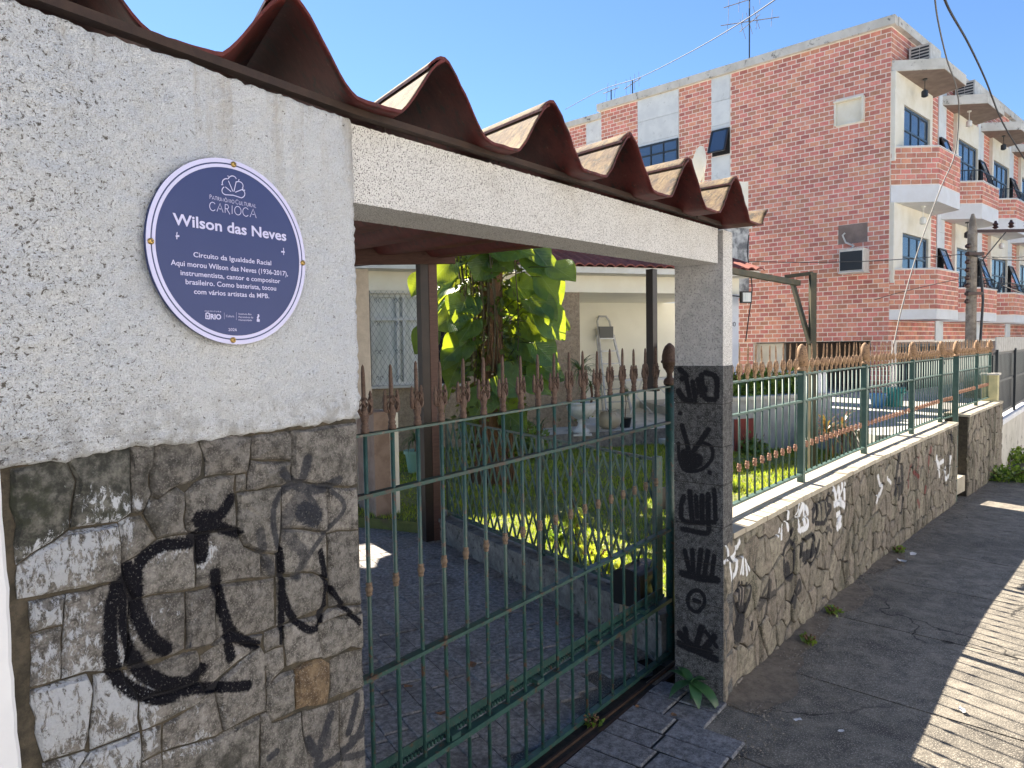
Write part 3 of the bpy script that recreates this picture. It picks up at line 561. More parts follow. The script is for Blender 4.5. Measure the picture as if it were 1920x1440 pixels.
# ------------------------------------------------------------------ stones
def inset(poly, d):
    n = len(poly); c = (sum(p[0] for p in poly)/n, sum(p[1] for p in poly)/n); out = []
    for p in poly:
        L = math.hypot(p[0]-c[0], p[1]-c[1]); k = max(.3, 1-d/L*1.15); out.append((c[0]+(p[0]-c[0])*k, c[1]+(p[1]-c[1])*k))
    return out
def area(P): return .5*sum(P[i][0]*P[(i+1) % len(P)][1]-P[(i+1) % len(P)][0]*P[i][1] for i in range(len(P)))
def stone(poly, place, gap=.003, proud=.012, bev=.008, jit=.003, seg=.03, out=None, maxn=14):
    if area(poly) < 0: poly = poly[::-1]
    pts = []; per = sum(math.dist(poly[i], poly[(i+1) % len(poly)]) for i in range(len(poly))); seg = max(seg, per/maxn)
    for i in range(len(poly)):
        a, b = poly[i], poly[(i+1) % len(poly)]; k = max(1, int(round(math.dist(a, b)/seg)))
        for j in range(k):
            t = j/k; q = (a[0]+(b[0]-a[0])*t, a[1]+(b[1]-a[1])*t); J = jit if j else jit*.3
            h = noise.noise_vector(Vector((q[0]*37, q[1]*37, 1.7))); pts.append((q[0]+h[0]*J*1.6, q[1]+h[1]*J*1.6))
    o = inset(pts, gap); i1 = inset(pts, gap+bev); n = len(pts); mb = MB() if out is None else out
    c = (sum(p[0] for p in pts)/n, sum(p[1] for p in pts)/n)
    tilt = (R(-.06, .06), R(-.06, .06)); pr = proud*R(.75, 1.3)
    vs = [place(x, z, -.01) for x, z in o]+[place(x, z, pr*.45) for x, z in o]+[place(x, z, max(.002, pr*(.9+.35*noise.noise(Vector((x*60, z*60, 5))))+tilt[0]*(x-c[0])+tilt[1]*(z-c[1]))) for x, z in i1]+[place(c[0], c[1], pr*1.25)]
    fs = [(i, (i+1) % n, n+(i+1) % n, n+i) for i in range(n)]+[(n+i, n+(i+1) % n, 2*n+(i+1) % n, 2*n+i) for i in range(n)]+[(2*n+i, 2*n+(i+1) % n, 3*n) for i in range(n)]
    mb.add(vs, fs); return mb
# ---------------- left wall
lw = thing('plastered_wall', 'rough white plastered street wall over a grey granite base, carrying a round blue plaque', 'wall', FL.o, FL.ang)
zb = lambda x: 1.545+.012*noise.noise(Vector((x*9, 0, 2)))+.006*noise.noise(Vector((x*40, 0, 2)))
ztop = lambda x: 2.212+.008*noise.noise(Vector((x*14, 3, 2)))+.005*noise.noise(Vector((x*60, 3, 2)))
ZT0 = FL.px(655, 229)[1]; ZT1 = FL.px(175, 72)[1]; ZB0 = FL.px(668, 784)[1]; ZB1 = FL.px(60, 866)[1]; ZB2 = FL.px(380, 820)[1]
XS = FL.px(61, 1440)[0]; XS = (XS+FL.px(12, 870)[0])/2
mb = MB(); nx, nz = 260, 90; x0, x1 = -2.6, 0.0
def pl_pt(x, z, edge):
    q = Vector((x, z, 0)); d = .006*noise.noise(q*90)+.005*noise.noise(q*38)+.006*noise.noise(q*7)
    return d
xs = [x0+(x1-x0)*(i/nx) for i in range(nx+1)]
for j in range(nz+1):
    for i, x in enumerate(xs):
        t_ = (x+1.2)/1.2; zt = ZT1+(ZT0-ZT1)*min(1.2, max(-1, t_)); zt += .006*noise.noise(Vector((x*14, 3, 2)))+.006*noise.noise(Vector((x*50, 3, 2)))
        z0_ = (ZB1+(ZB0-ZB1)*min(1.1, max(-.3, t_)))-.006+.010*noise.noise(Vector((x*9, 0, 2)))+.008*noise.noise(Vector((x*45, 0, 2)))
        z = z0_+(zt-z0_)*j/nz; d = pl_pt(x, z, 0)
        if j == 0: d = .020
        mb.v.append((x+(.003*noise.noise(Vector((0, z*60, 1))) if i == nx else 0), -.014+d, z))
mb.f = [(j*(nx+1)+i, j*(nx+1)+i+1, (j+1)*(nx+1)+i+1, (j+1)*(nx+1)+i) for j in range(nz) for i in range(nx)]
b0 = len(mb.v)           # returns: end, top and underside
for j in range(nz+1): v = mb.v[j*(nx+1)+nx]; mb.v.append((v[0], .16, v[2]))
mb.f += [(j*(nx+1)+nx, b0+j, b0+j+1, (j+1)*(nx+1)+nx) for j in range(nz)]
b1 = len(mb.v)
for i in range(nx+1): v = mb.v[nz*(nx+1)+i]; mb.v.append((v[0], .16, v[2]))
mb.f += [(nz*(nx+1)+i, nz*(nx+1)+i+1, b1+i+1, b1+i) for i in range(nx)]
pl = mb.build('plaster', m_plaster, lw, smooth=True)
MB().box(-2.6, -.002, -.0035, .17, .0, 2.17).build('core', m_mortarL, lw)
me = lw.children[-1].data if False else [o for o in bpy.data.objects if o.parent == lw and o.name.startswith('core')][0].data
uvL = lambda co: ((co.x-XL0)/1.5, (co.z-.7)/.95)
set_uv(me, uvL)
STN = [[(30,250),(250,205),(290,300),(270,420),(265,487),(200,540),(55,632)],[(250,205),(505,165),(513,428),(460,460),(340,475),(270,485),(275,420),(293,300)],[(505,165),(600,155),(583,280),(590,360),(558,423),(516,430)],[(600,155),(775,130),(795,190),(790,275),(765,300),(696,320),(620,368),(592,360),(585,280)],[(590,362),(620,370),(696,322),(724,345),(724,494),(732,508),(616,527),(612,520),(560,430)],[(461,462),(500,440),(555,434),(612,529),(541,593),(477,626)],[(265,493),(455,466),(470,560),(475,690),(60,768),(57,636),(200,545)],[(477,630),(543,595),(618,531),(734,510),(765,545),(765,720),(520,770),(482,690)],[(105,775),(247,748),(242,867),(112,900)],[(250,746),(480,697),(503,775),(500,900),(470,1042),(329,1056),(236,1083),(235,1000),(245,868)],[(112,905),(240,872),(232,1083),(112,1118)],[(506,775),(724,737),(724,965),(677,990),(472,1040),(503,900)],[(728,735),(845,712),(845,790),(841,930),(826,948),(728,970)],[(847,707),(1080,682),(1080,760),(1084,872),(1040,893),(960,912),(900,888),(845,930)],[(777,130),(985,120),(983,200),(970,265),(927,270),(806,280),(797,190)],[(987,120),(1140,100),(1146,216),(990,212)],[(988,218),(1146,223),(1150,298),(1110,316),(971,336),(975,265)],[(1143,100),(1445,60),(1450,300),(1388,318),(1290,316),(1190,298),(1152,296)],[(726,347),(765,304),(806,286),(925,275),(928,488),(768,512),(735,505)],[(930,275),(967,270),(968,336),(931,343)],[(932,347),(970,340),(1108,322),(1108,450),(1087,586),(1022,584),(960,555),(936,508)],[(1112,322),(1190,302),(1283,322),(1287,498),(1200,490),(1111,487)],[(1287,322),(1452,316),(1455,478),(1290,505)],[(1111,491),(1287,502),(1288,560),(1293,688),(1240,660),(1097,666),(1092,590)],[(1291,509),(1455,482),(1458,770),(1300,798),(1297,690)],[(768,550),(768,516),(930,492),(940,516),(962,560),(1020,588),(1022,680),(950,688),(860,710),(770,717)],[(1024,589),(1087,592),(1083,678),(1025,682)],[(1087,680),(1240,664),(1293,692),(1290,796),(1160,848),(1112,868),(1090,874)],[(1297,802),(1458,774),(1460,796),(1300,843),(1250,862)],[(1115,872),(1160,852),(1245,832),(1250,880),(1266,995),(1200,1015),(1130,1035),(1122,960)],[(1253,870),(1300,848),(1455,800),(1460,945),(1380,958),(1330,988),(1272,1003),(1256,920)],[(1042,898),(1088,880),(1112,876),(1118,948),(1046,978)],[(788,992),(875,936),(1028,952),(946,1007),(861,1080),(805,1127),(788,1090)],[(846,934),(902,893),(960,916),(1036,904),(1028,948),(876,933),(828,953)],[(480,1050),(621,1020),(677,995),(775,968),(784,992),(784,1088),(700,1120),(545,1165),(494,1090)],[(1046,982),(1118,952),(1122,1040),(1105,1058),(1048,1120)],[(948,1010),(1028,957),(1043,985),(1045,1120),(1046,1210),(880,1288),(860,1200),(845,1130),(865,1085)],[(1050,1122),(1107,1062),(1155,1047),(1160,1208),(1060,1260),(1048,1205)],[(1160,1045),(1200,1018),(1268,1000),(1300,1022),(1293,1180),(1165,1206)],[(1302,1012),(1340,988),(1460,948),(1465,1090),(1440,1108),(1300,1163)],[(112,1125),(235,1088),(335,1062),(358,1110),(350,1200),(343,1300),(328,1358),(165,1408),(130,1300),(108,1180)],[(363,1064),(470,1047),(490,1092),(543,1172),(545,1288),(350,1362),(347,1300),(363,1150)],[(548,1172),(700,1125),(786,1094),(805,1130),(845,1125),(762,1186),(632,1256),(556,1286)],[(640,1264),(762,1193),(847,1136),(860,1200),(878,1288),(850,1308),(640,1370)],[(556,1292),(634,1264),(636,1370),(560,1410)],[(350,1368),(545,1293),(553,1345),(556,1412),(540,1520),(260,1520)],[(160,1415),(330,1365),(345,1372),(255,1520),(170,1520)],[(640,1374),(850,1314),(880,1292),(1020,1225),(1023,1330),(1025,1520),(640,1520)],[(558,1416),(636,1376),(638,1520),(545,1520)],[(1023,1225),(1046,1214),(1060,1264),(1185,1215),(1190,1290),(1210,1380),(1215,1520),(1027,1520)],[(1190,1212),(1293,1185),(1338,1168),(1335,1520),(1220,1520),(1195,1290)],[(1342,1170),(1440,1112),(1465,1098),(1475,1520),(1340,1520)]]
random.seed(21)
for k, P in enumerate(STN):
    q = [(min(-.004, z7(x, y)[0]), z7(x, y)[1]) for x, y in P]
    mt = m_stoneBrown if k == 38 else m_stoneMoss if k in (0, 1) else m_stoneL
    mb = stone(q, lambda x, z, d: (x, -d, z), gap=.0007, proud=.012, bev=.005, jit=.0035, seg=.022)
    o = mb.build('stone', mt, lw, fix=False); set_uv(o.data, uvL)
    if k == 38: o['label'] = 'brown stained granite block among the grey ones'
zlow = min(z7(x, 1520)[1] for x in (260, 1475)); 
# courses of stone below the picture, down to the pavement
z = .0; row = 0
zs = [.0, .17, .36, .53, .72]
for za, zb_ in zip(zs[:-1], zs[1:]):
    x = XS+.03
    while x < -.02:
        L = R(.12, .24); x2 = min(x+L, -.004)
        if -.004-x2 < .07: x2 = -.004
        stone([(x, za), (x2, za+R(-.01, .01)), (x2, zb_), (x, zb_+R(-.01, .01))], lambda x_, z_, d: (x_, -d, z_), gap=.004, proud=.009, jit=.008).build('stone', m_stoneL, lw); x = x2
zc = FL.px(*(700/2.117, 760+1515/2.117))[1]
x = XS+.03
while x < -.02:
    L = R(.12, .2); x2 = min(x+L, -.004)
    if -.004-x2 < .06: x2 = -.004
    zt_ = lambda xx: min(.97, max(.76, 1.0+ (xx+.0)*(.30)))-.0
    stone([(x, .72), (x2, .72), (x2, z7(*(0, 0))[1]*0+.74+.0), (x, .74)], lambda x_, z_, d: (x_, -d, z_), gap=.002, proud=.006).build('stone', m_stoneL, lw); x = x2
# neighbour's smooth white pilaster at the far left
nb = thing('white_pilaster', 'smooth white painted pilaster at the left end of the granite base', 'pilaster', FL.o, FL.ang)
mb = MB(); NZ = 60
for j in range(NZ+1):
    z = 1.555*j/NZ; e = XS-.013+(1.1-z)*.012+.004*noise.noise(Vector((3, z*20, 0)))
    mb.v += [(-3.2, -.014, z), (e-.006, -.014, z), (e, -.009, z), (e, .05, z)]
mb.f = [(4*j+i, 4*j+i+1, 4*j+i+5, 4*j+i+4) for j in range(NZ) for i in range(3)]
b0 = len(mb.v)-4; mb.f.append((b0, b0+1, b0+2, b0+3)); mb.build('face', m_white, nb)
# ---------------- plaque
PC = FL.px(424, 472, -.03); xt, zt = FL.px(438, 300, -.03); xb_, zb2 = FL.px(428, 646, -.03); xl = FL.px(275, 455, -.03)[0]; xr = FL.px(573, 490, -.03)[0]
PR = ((zt-zb2)/2+(xr-xl)/2)/2; PC = ((xl+xr)/2, (zt+zb2)/2)
pq = thing('round_plaque', 'round blue heritage plaque with lilac rim and lettering screwed to the white plaster', 'plaque', FL.w(PC[0], -.018, PC[1]), FL.ang)
def disc(r0, r1, y0, y1, n=96):
    mb = MB(); c, s = math.cos, math.sin
    for k in range(n):
        a = 2*math.pi*k/n; mb.v += [(r0*c(a), y1, r0*s(a)), (r1*c(a), y1, r1*s(a)), (r1*c(a), y0, r1*s(a))]
    mb.f = [(3*k, 3*((k+1) % n), 3*((k+1) % n)+1, 3*k+1) for k in range(n)]+[(3*k+1, 3*((k+1) % n)+1, 3*((k+1) % n)+2, 3*k+2) for k in range(n)]
    return mb
disc(.0001, PR*.995, -.003, -.010).build('panel', m_plaque, pq, fix=True)
disc(PR*.955, PR, -.0098, -.0108).build('rim', m_plaquew, pq, fix=True)
disc(PR*.905, PR*.94, -.0098, -.0108).build('inner_ring', m_plaquew, pq, fix=True)
for (x, y) in ((438, 305), (281, 452), (569, 493), (437, 644)):
    X, Z = FL.px(x, y, -.03); r_ = math.hypot(X-PC[0], Z-PC[1]); k = PR*.955/r_; X, Z = PC[0]+(X-PC[0])*k, PC[1]+(Z-PC[1])*k
    mb = MB(); mb.lathe([(.0052, 0), (.0052, .0025), (.0035, .0042), (.0001, .0046)], 12); mb.v = [(a+X-PC[0], -.0108-c, b+Z-PC[1]) for a, b, c in mb.v]; o = mb.build('screw', m_brass, pq, smooth=False, fix=True)
    mb = MB(); cx, cz = X-PC[0], Z-PC[1]
    for u in (.6, .6+math.pi/2): mb.bar((cx-.003*math.cos(u), -.0156, cz-.003*math.sin(u)), (cx+.003*math.cos(u), -.0156, cz+.003*math.sin(u)), .0008, .0008)
    mb.build('cross_slot', m_black, o)
def z6(x, y): X, Z = FL.px(260+x/3.891, 290+y/3.892, -.029); return X-PC[0], Z-PC[1]
def text_mesh(body, mat, ext=.0003, bold=0.0, res=3, spacing=1.0):
    cu = bpy.data.curves.new('t', 'FONT'); cu.body = body; cu.size = 1; cu.extrude = 0; cu.offset = bold; cu.resolution_u = res; cu.align_x = 'LEFT'; cu.space_character = spacing
    o = bpy.data.objects.new('t', cu); C.objects.link(o); dg = bpy.context.evaluated_depsgraph_get(); me = bpy.data.meshes.new_from_object(o.evaluated_get(dg)); bpy.data.objects.remove(o); bpy.data.curves.remove(cu)
    me.materials.clear(); me.materials.append(mat); return me
def put_text(body, xl, yl, xr, yr, capz, name, bold=.008, parent=None, yoff=-.0109, mat=None, conv=None, sp=1.0):
    conv = conv or z6; me = text_mesh(body, mat or m_plaquew, bold=bold, spacing=sp); xs_ = [v.co.x for v in me.vertices]; a, b = min(xs_), max(xs_)
    (X0, Z0), (X1, Z1) = conv(xl, yl), conv(xr, yr); zc_ = (Z0+Z1)/2; (cx, cz), (cx2, cz2) = conv((xl+xr)/2, (yl+yr)/2-capz), conv((xl+xr)/2, (yl+yr)/2)
    kx = (X1-X0)/(b-a); kz = (cz-cz2)/.73
    for v in me.vertices: x_, y_ = v.co.x, v.co.y; v.co = (X0+(x_-a)*kx, yoff, zc_+y_*kz)
    me.update(); o = link(name, me, parent or pq); return o
put_text('Wilson das Neves', 250, 500, 1078, 635, 80, 'name_lettering', .022)
for a in [('Circuito da Igualdade Racial', 400, 740, 968, 812, 36), ('Aqui morou Wilson das Neves (1936-2017),', 235, 795, 1090, 893, 38), ('instrumentista, cantor e compositor', 306, 868, 1034, 947, 36), ('brasileiro. Como baterista, tocou', 343, 935, 1004, 1000, 37), ('com vários artistas da MPB.', 404, 1008, 953, 1054, 36)]: put_text(*a, 'text_line', .012)
put_text('2026', 655, 1284, 717, 1290, 22, 'year_lettering', .004); put_text('RIO', 525, 1198, 603, 1203, 38, 'logo_lettering', .035); put_text('PREFEITURA', 483, 1143, 603, 1153, 9, 'logo_lettering', .01, sp=1.4)
put_text('Cultura', 638, 1184, 697, 1188, 17, 'logo_lettering', .0); put_text('Instituto Rio', 730, 1166, 823, 1172, 13, 'logo_lettering', .0); put_text('Patrimônio da', 730, 1189, 836, 1195, 13, 'logo_lettering', .0); put_text('Humanidade', 730, 1210, 826, 1216, 13, 'logo_lettering', 0.)
def strokes_mesh(lst, wd, yoff=-.0109, conv=None):
    conv = conv or z6; mb = MB()
    for pts in lst:
        w_ = wd
        if isinstance(pts, tuple): w_, pts = pts
        P = [Vector((conv(*p)[0], conv(*p)[1])) for p in pts]; n = len(P); L = []
        for i in range(n):
            d = (P[min(i+1, n-1)]-P[max(i-1, 0)]).normalized(); q = Vector((-d.y, d.x))*w_/2; L.append((P[i]+q, P[i]-q))
        b_ = len(mb.v)
        for a, c in L: mb.v += [(a.x, yoff, a.y), (c.x, yoff, c.y)]
        mb.f += [(b_+2*i, b_+2*i+1, b_+2*i+3, b_+2*i+2) for i in range(n-1)]
    return mb
def arc(cx, cy, rx, ry, a0, a1, n=12): return [(cx+rx*math.cos(math.radians(a0+(a1-a0)*i/n)), cy-ry*math.sin(math.radians(a0+(a1-a0)*i/n))) for i in range(n+1)]
shell = [arc(683, 185, 30, 30, 15, 165), arc(640, 205, 30, 30, 70, 215), arc(728, 228, 34, 32, -35, 120), arc(640, 262, 32, 30, 120, 265), arc(745, 285, 30, 30, -80, 75), [(632, 292), (690, 296), (752, 316)], [(655, 190), (688, 268)], [(712, 195), (695, 270)], [(633, 235), (675, 270)], [(765, 250), (705, 274)]]
strokes_mesh(shell, .0016).build('shell_emblem', m_plaquew, pq)
strokes_mesh([[(655, 162), (650, 152)], [(728, 190), (734, 180)], [(608, 222), (604, 215)], [(766, 262), (776, 258)]], .0016).build('emblem_dots', m_plaquew, pq)
# thin serif capitals drawn stroke by stroke
def serif(word, x0, y0, x1, y1, h, wd, name):
    G_ = {'C': (.8, [arc(.42, .5, .4, .5, 40, 320, 14)]), 'A': (.8, [[(0, 1), (.4, 0), (.8, 1)], [(.3, .64), (.55, .64)]]), 'R': (.72, [[(.1, 0), (.1, 1)], [(.1, 0), (.45, .03), (.55, .25), (.45, .48), (.1, .5)], [(.3, .5), (.72, 1.1)]]), 'I': (.25, [[(.12, 0), (.12, 1)]]), 'O': (.9, [arc(.45, .5, .42, .5, 0, 360, 20)]),
          'P': (.6, [[(.1, 0), (.1, 1)], [(.1, 0), (.45, .03), (.55, .25), (.45, .48), (.1, .5)]]), 'T': (.7, [[(0, 0), (.7, 0)], [(.35, 0), (.35, 1)]]), 'M': (.95, [[(.05, 1), (.12, 0), (.47, .9), (.82, 0), (.9, 1)]]), 'Ô': (.9, [arc(.45, .5, .42, .5, 0, 360, 16), [(.3, -.15), (.45, -.3), (.6, -.15)]]), 'N': (.8, [[(.1, 1), (.1, 0), (.7, 1), (.7, 0)]]), 'U': (.75, [[(.08, 0), (.08, .7), (.2, .97), (.38, 1), (.56, .97), (.67, .7), (.67, 0)]]), 'L': (.6, [[(.1, 0), (.1, 1), (.55, 1)]]), ' ': (.15, [])}
    tot = sum(G_[c][0]*(1.25 if (i == 0 or (i > 0 and word[i-1] == ' ')) and len(word) > 8 else 1)+.16 for i, c in enumerate(word))-.16; out = []; cx = 0
    for i, c in enumerate(word):
        big = 1.25 if len(word) > 8 and (i == 0 or word[i-1] == ' ') else 1; w_, ss = G_[c]
        for s_ in ss: out.append([(x0+(x1-x0)*(cx+x*big)/tot, y0+(y1-y0)*(cx+x*big)/tot-h*big*(1-y)) for x, y in s_])
        cx += w_*big+.16
    strokes_mesh(out, wd).build(name, m_plaquew, pq)
serif('CARIOCA', 517, 405, 858, 462, 62, .0012, 'serif_lettering'); serif('PATRIMÔNIO CULTURAL', 517, 322, 858, 388, 25, .0008, 'serif_lettering')
for q_ in ([(625, 1152), (625, 1200)], [(713, 1150), (713, 1206)]): strokes_mesh([q_], .0004).build('divider_line', m_plaquew, pq)
strokes_mesh([(.0022, [(492, 1162), (490, 1195), (517, 1198)]), (.002, [(516, 1165), (517, 1197)]), (.0018, [(488, 1160), (503, 1154), (520, 1163)]), (.002, [(503, 1172), (504, 1188)])], .002).build('coat_emblem', m_plaquew, pq)
strokes_mesh([(.0035, [(872, 1165), (876, 1178), (868, 1188), (872, 1198)]), (.0028, [(862, 1204), (883, 1206)]), (.0028, [(862, 1213), (883, 1215)])], .002).build('figure_emblem', m_plaquew, pq)
for cx, cy, s_ in ((283, 593, 1), (1054, 708, -1)): strokes_mesh([(.0028, [(cx+14*s_, cy), (cx, cy+1), (cx-12*s_, cy+3)]), (.0016, [(cx-2*s_, cy-28), (cx-5*s_, cy-10), (cx, cy)]), (.0016, [(cx-4*s_, cy+24), (cx-4*s_, cy+10), (cx, cy)])], .0016).build('bird_mark', m_plaquew, pq)
# ---------------- lintel beam and pillar
ZBT = lambda x: ZT0+(FB.px(1335, 424)[1]-ZT0)*x/OPEN_L
ZU0 = FB.px(668, 380)[1]; ZU1 = FB.px(1336, 491)[1]
bmT = thing('lintel_beam', 'speckled pale stucco beam spanning the driveway gate opening', 'beam', FB.o, FB.ang)
mb = MB(); n = 200
for i in range(n+1):
    x = .001+(OPEN_L-.045)*i/n; k = i/n; j_ = lambda s_, a=.002: a*noise.noise(Vector((x*90, s_, 1)))
    zt_ = ZBT(x)+j_(1, .004); zu = ZU0+(ZU1-ZU0)*k
    mb.v += [(x, .005, zt_), (x, .004+j_(2), (zt_+zu)/2), (x, .004+j_(3), zu+j_(4)), (x, .185+j_(5), zu+j_(6)), (x, .185, zt_)]
mb.f = [(5*i+a, 5*(i+1)+a, 5*(i+1)+(a+1) % 5, 5*i+(a+1) % 5) for i in range(n) for a in range(5)]+[(0, 1, 2, 3, 4), tuple(5*n+a for a in (4, 3, 2, 1, 0))]
mb.build('stucco', m_speckle, bmT, fix=True)
PW = .115
pil = thing('gate_pillar', 'gate pillar with pebbly grey stucco above a dark stone base covered in black tags', 'pillar', FB.o, FB.ang)
pz = FJ.px(1349, 686)[1]; ptop = FB.px(1345, 428)[1]
a = OPEN_L
MB().box(a, a+PW, .0, .235, pz, ptop).build('stucco_shaft', m_pebble, pil)
m_ = MB().box(a-.0, a+PW, -.0025, -.001, pz, ptop); m_.build('street_face', m_speckle, pil, fix=True)
zz = 0.0; ks = [0, .24, .46, .66, .84, 1.04, 1.22, 1.42, pz]
for i, (za, zb_) in enumerate(zip(ks[:-1], ks[1:])):
    sp = R(-.002, .002); m_ = MB().box(a-.004+sp, a+PW+.002, -.004+sp, .24, za+.002, zb_-.002 if i < 7 else zb_); o = m_.build('stone_course', m_pillar, pil)
    set_uv(o.data, lambda co: (co.y/.26, co.z/1.62) if True else 0)
MB().box(a-.001, a+PW-.003, .0, .235, 0, pz).build('core', m_joint, pil)
# ---------------- carport roof of big wave sheets
CR = [at_z(545, -3, 2.373), at_z(830, 118, 2.373), at_z(1037, 205, 2.373), at_z(1185, 258, 2.373), at_z(1298, 305, 2.373), at_z(1380, 338, 2.373)]
edge_d = (CR[5]-CR[0]); LAM = edge_d.length/5; edge_d.normalize(); rb = Vector((-.49, .872, 0)).normalized(); RISE = .075
cpr = thing('carport_roof', 'dark red big-wave corrugated roof sheets overhanging the wall and gate', 'roof', (CR[0].x, CR[0].y, 0))
org = CR[0]
def prof(t): # height above trough; t in wave units, crest at integer
    d = abs(t-round(t)); x = min(1, max(0, (math.sqrt(d*d+.0016)-.04)/.31)); c = (1-x)*.62+.38*(1-x*x*(3-2*x)); return .142*c+.007*math.cos(2*math.pi*t)-.007
def roof_pt(t, s_, dz=0): p = edge_d*(t*LAM)+rb*s_; return Vector((p.x, p.y, 2.373-.142+prof(t)+RISE*s_+dz))
ROOF_L = 3.75
for k in range(-7, 6):
    tb0, tb1 = k-.13, k+1-.015
    if k == 5: tb1 = k+.80
    RL = 6.4  # sheets lengthened out of view so they shade the driveway
    n = 34; T = [tb0+(tb1-tb0)*i/n for i in range(n+1)]; S = [0+R(-.012, .012), .022, .5, 1.2, 2.4, RL]; th = .0075
    mb = MB(); 
    for side in (0, 1):
        for s_i, s_ in enumerate(S):
            for t in T:
                lift = .016*max(0, 1-(t-tb0)/.25) if True else 0
                p = roof_pt(t, s_+(.007*noise.noise(Vector((t*13, k, 0)))+.004*noise.noise(Vector((t*40, k, 0))) if s_i == 0 else 0), lift+(th if side else 0)); mb.v.append(tuple(p))
    q = n+1; m0 = len(S)*q
    topf, botf = [], []
    for j in range(len(S)-1):
        for i in range(n):
            botf.append((j*q+i, (j+1)*q+i, (j+1)*q+i+1, j*q+i+1)); topf.append((m0+j*q+i, m0+j*q+i+1, m0+(j+1)*q+i+1, m0+(j+1)*q+i))
    rim = [(i, i+1, m0+i+1, m0+i) for i in range(n)]+[((len(S)-1)*q+i+1, (len(S)-1)*q+i, m0+(len(S)-1)*q+i, m0+(len(S)-1)*q+i+1) for i in range(n)]
    rim += [((j+1)*q, j*q, m0+j*q, m0+(j+1)*q) for j in range(len(S)-1)]+[(j*q+n, (j+1)*q+n, m0+(j+1)*q+n, m0+j*q+n) for j in range(len(S)-1)]
    mb.f = botf+rim+topf; o = mb.build('roof_sheet', m_roof, cpr, smooth=False); o.data.materials.append(m_rooftop)
    nb_ = len(botf)+len(rim)
    for i, pl_ in enumerate(o.data.polygons): pl_.use_smooth = not (len(botf) <= i < nb_); pl_.material_index = 1 if i >= nb_ else 0
# dark steel angle on the wall top, fixing hooks
mb = MB(); A_ = FL.w(-1.25, -.012, ZT1+.012); B_ = FL.w(0, -.012, ZT0+.014); D_ = FB.w(OPEN_L+.02, .0, ZBT(OPEN_L)+.016); O_ = cpr.location
dz_ = Vector((0, 0, .004)); mb.bar(A_-O_+dz_, B_-O_+dz_, .026, .015); mb.bar(B_-O_+dz_, D_-O_+dz_, .026, .015); mb.build('steel_angle', m_angle, cpr)
for k in range(-2, 6):
    p = roof_pt(k-.32, .14); mb = MB(); mb.tube([(p.x, p.y, 2.22), (p.x, p.y, p.z+.01)], .0035, 6); mb.build('fixing_hook', m_angle, cpr)
# boards closing the inner end of the carport, and its post
pp = at_z(810, 1012, 0)
pt = thing('carport_post', 'dark brown steel post holding the inner corner of the carport beside the low kerb wall', 'post', (pp.x, pp.y, 0), math.atan2(ED.y, ED.x)-math.pi/2)
MB().box(-.075, .075, -.05, .05, 0, 2.62).build('shaft', m_steelblk, pt); MB().box(.0, .078, -.055, .052, 0, 2.45).build('timber_facing', m_woodbr, pt)
ib = thing('timber_beam', 'dark brown timber beam under the inner end of the red carport roof', 'beam', (pp.x, pp.y, 2.42), 0)
zb3 = (655-457)/F*6.2+H; MB().bar((-1.6, -.12, .07), (.26, -.06, .07), .05, .135).build('board', m_woodbr, ib); MB().bar((-1.6, .0, .09), (.1, .06, .09), .05, .12).build('board', m_woodbr, ib)
# ---------------- gate
GA = Vector((-.463, 2.179, 0)); GB = at_z(1257, 1235, 0); GF = Frame(GA.x, GA.y, GB.x-GA.x, GB.y-GA.y); GL = (GB-GA).length
gate = thing('sliding_gate', 'green steel driveway gate of thin bars topped with rusty brown cast spearheads', 'gate', GA, GF.ang)
lift = lambda x: -.042*(1-x/GL)
FIN = MB(); FIN.lathe([(.0125, 0), (.0135, .004), (.0135, .014), (.010, .017), (.0125, .021), (.0125, .026), (.009, .031), (.011, .037), (.014, .050), (.013, .062), (.008, .080), (.0065, .10), (.0068, .15), (.0062, .185), (.0045, .205), (.001, .212)], 8)
for s_ in (-1, 1):
    FIN.lathe([(.001, .060), (.007, .066), (.009, .078), (.0075, .088), (.009, .097), (.008, .108), (.005, .118), (.006, .124), (.003, .132), (.0005, .136)], 7, c=(s_*.0235, 0, -.004), sy=.9)
    FIN.tube([(s_*.006, -.003, .052), (s_*.018, -.008, .066), (s_*.022, -.009, .082), (s_*.010, -.011, .098), (0, -.011, .110)], .0024, 5); FIN.tube([(s_*.020, -.009, .112), (s_*.008, -.011, .092), (0, -.012, .080)], .0022, 5)
    FIN.tube([(s_*.006, .003, .052), (s_*.018, .008, .066), (s_*.022, .009, .082), (s_*.010, .011, .098), (0, .011, .110)], .0024, 5)
    FIN.tube([(s_*.010, 0, .055), (s_*.027, 0, .062), (s_*.028, 0, .075)], .004, 6)
finm = FIN.mesh('spearhead', m_rust, smooth=True); 
KN = MB(); KN.lathe([(.008, -.022), (.0105, -.019), (.0105, -.014), (.0085, -.012), (.0125, -.005), (.0125, .005), (.0085, .012), (.0105, .014), (.0105, .019), (.008, .022)], 10)
knm = KN.mesh('collar_knob', m_knobF, smooth=False); knm.materials[0] = M('pale_brown_cast_knob', (.13, .09, .06), (.20, .145, .10), 60, rough=.7)
barm = MB().lathe([(.0072, -.005), (.0072, 1.0)], 8).mesh('bar', m_green, smooth=True)
NB = 18
gx = [GF.px(x, y)[0] for x, y in ((684, 810), (741, 803), (789, 797), (834, 791), (873, 785), (913, 779), (948, 773), (982, 768), (1014, 763), (1044, 758), (1071, 754), (1097, 751), (1123, 748), (1147, 744), (1168, 741), (1189, 738), (1209, 735), (1229, 731))]
st = (gx[-1]-gx[0])/17; gx = [gx[0]+st*i for i in range(18)]
gx = [gx[0]-st]+gx
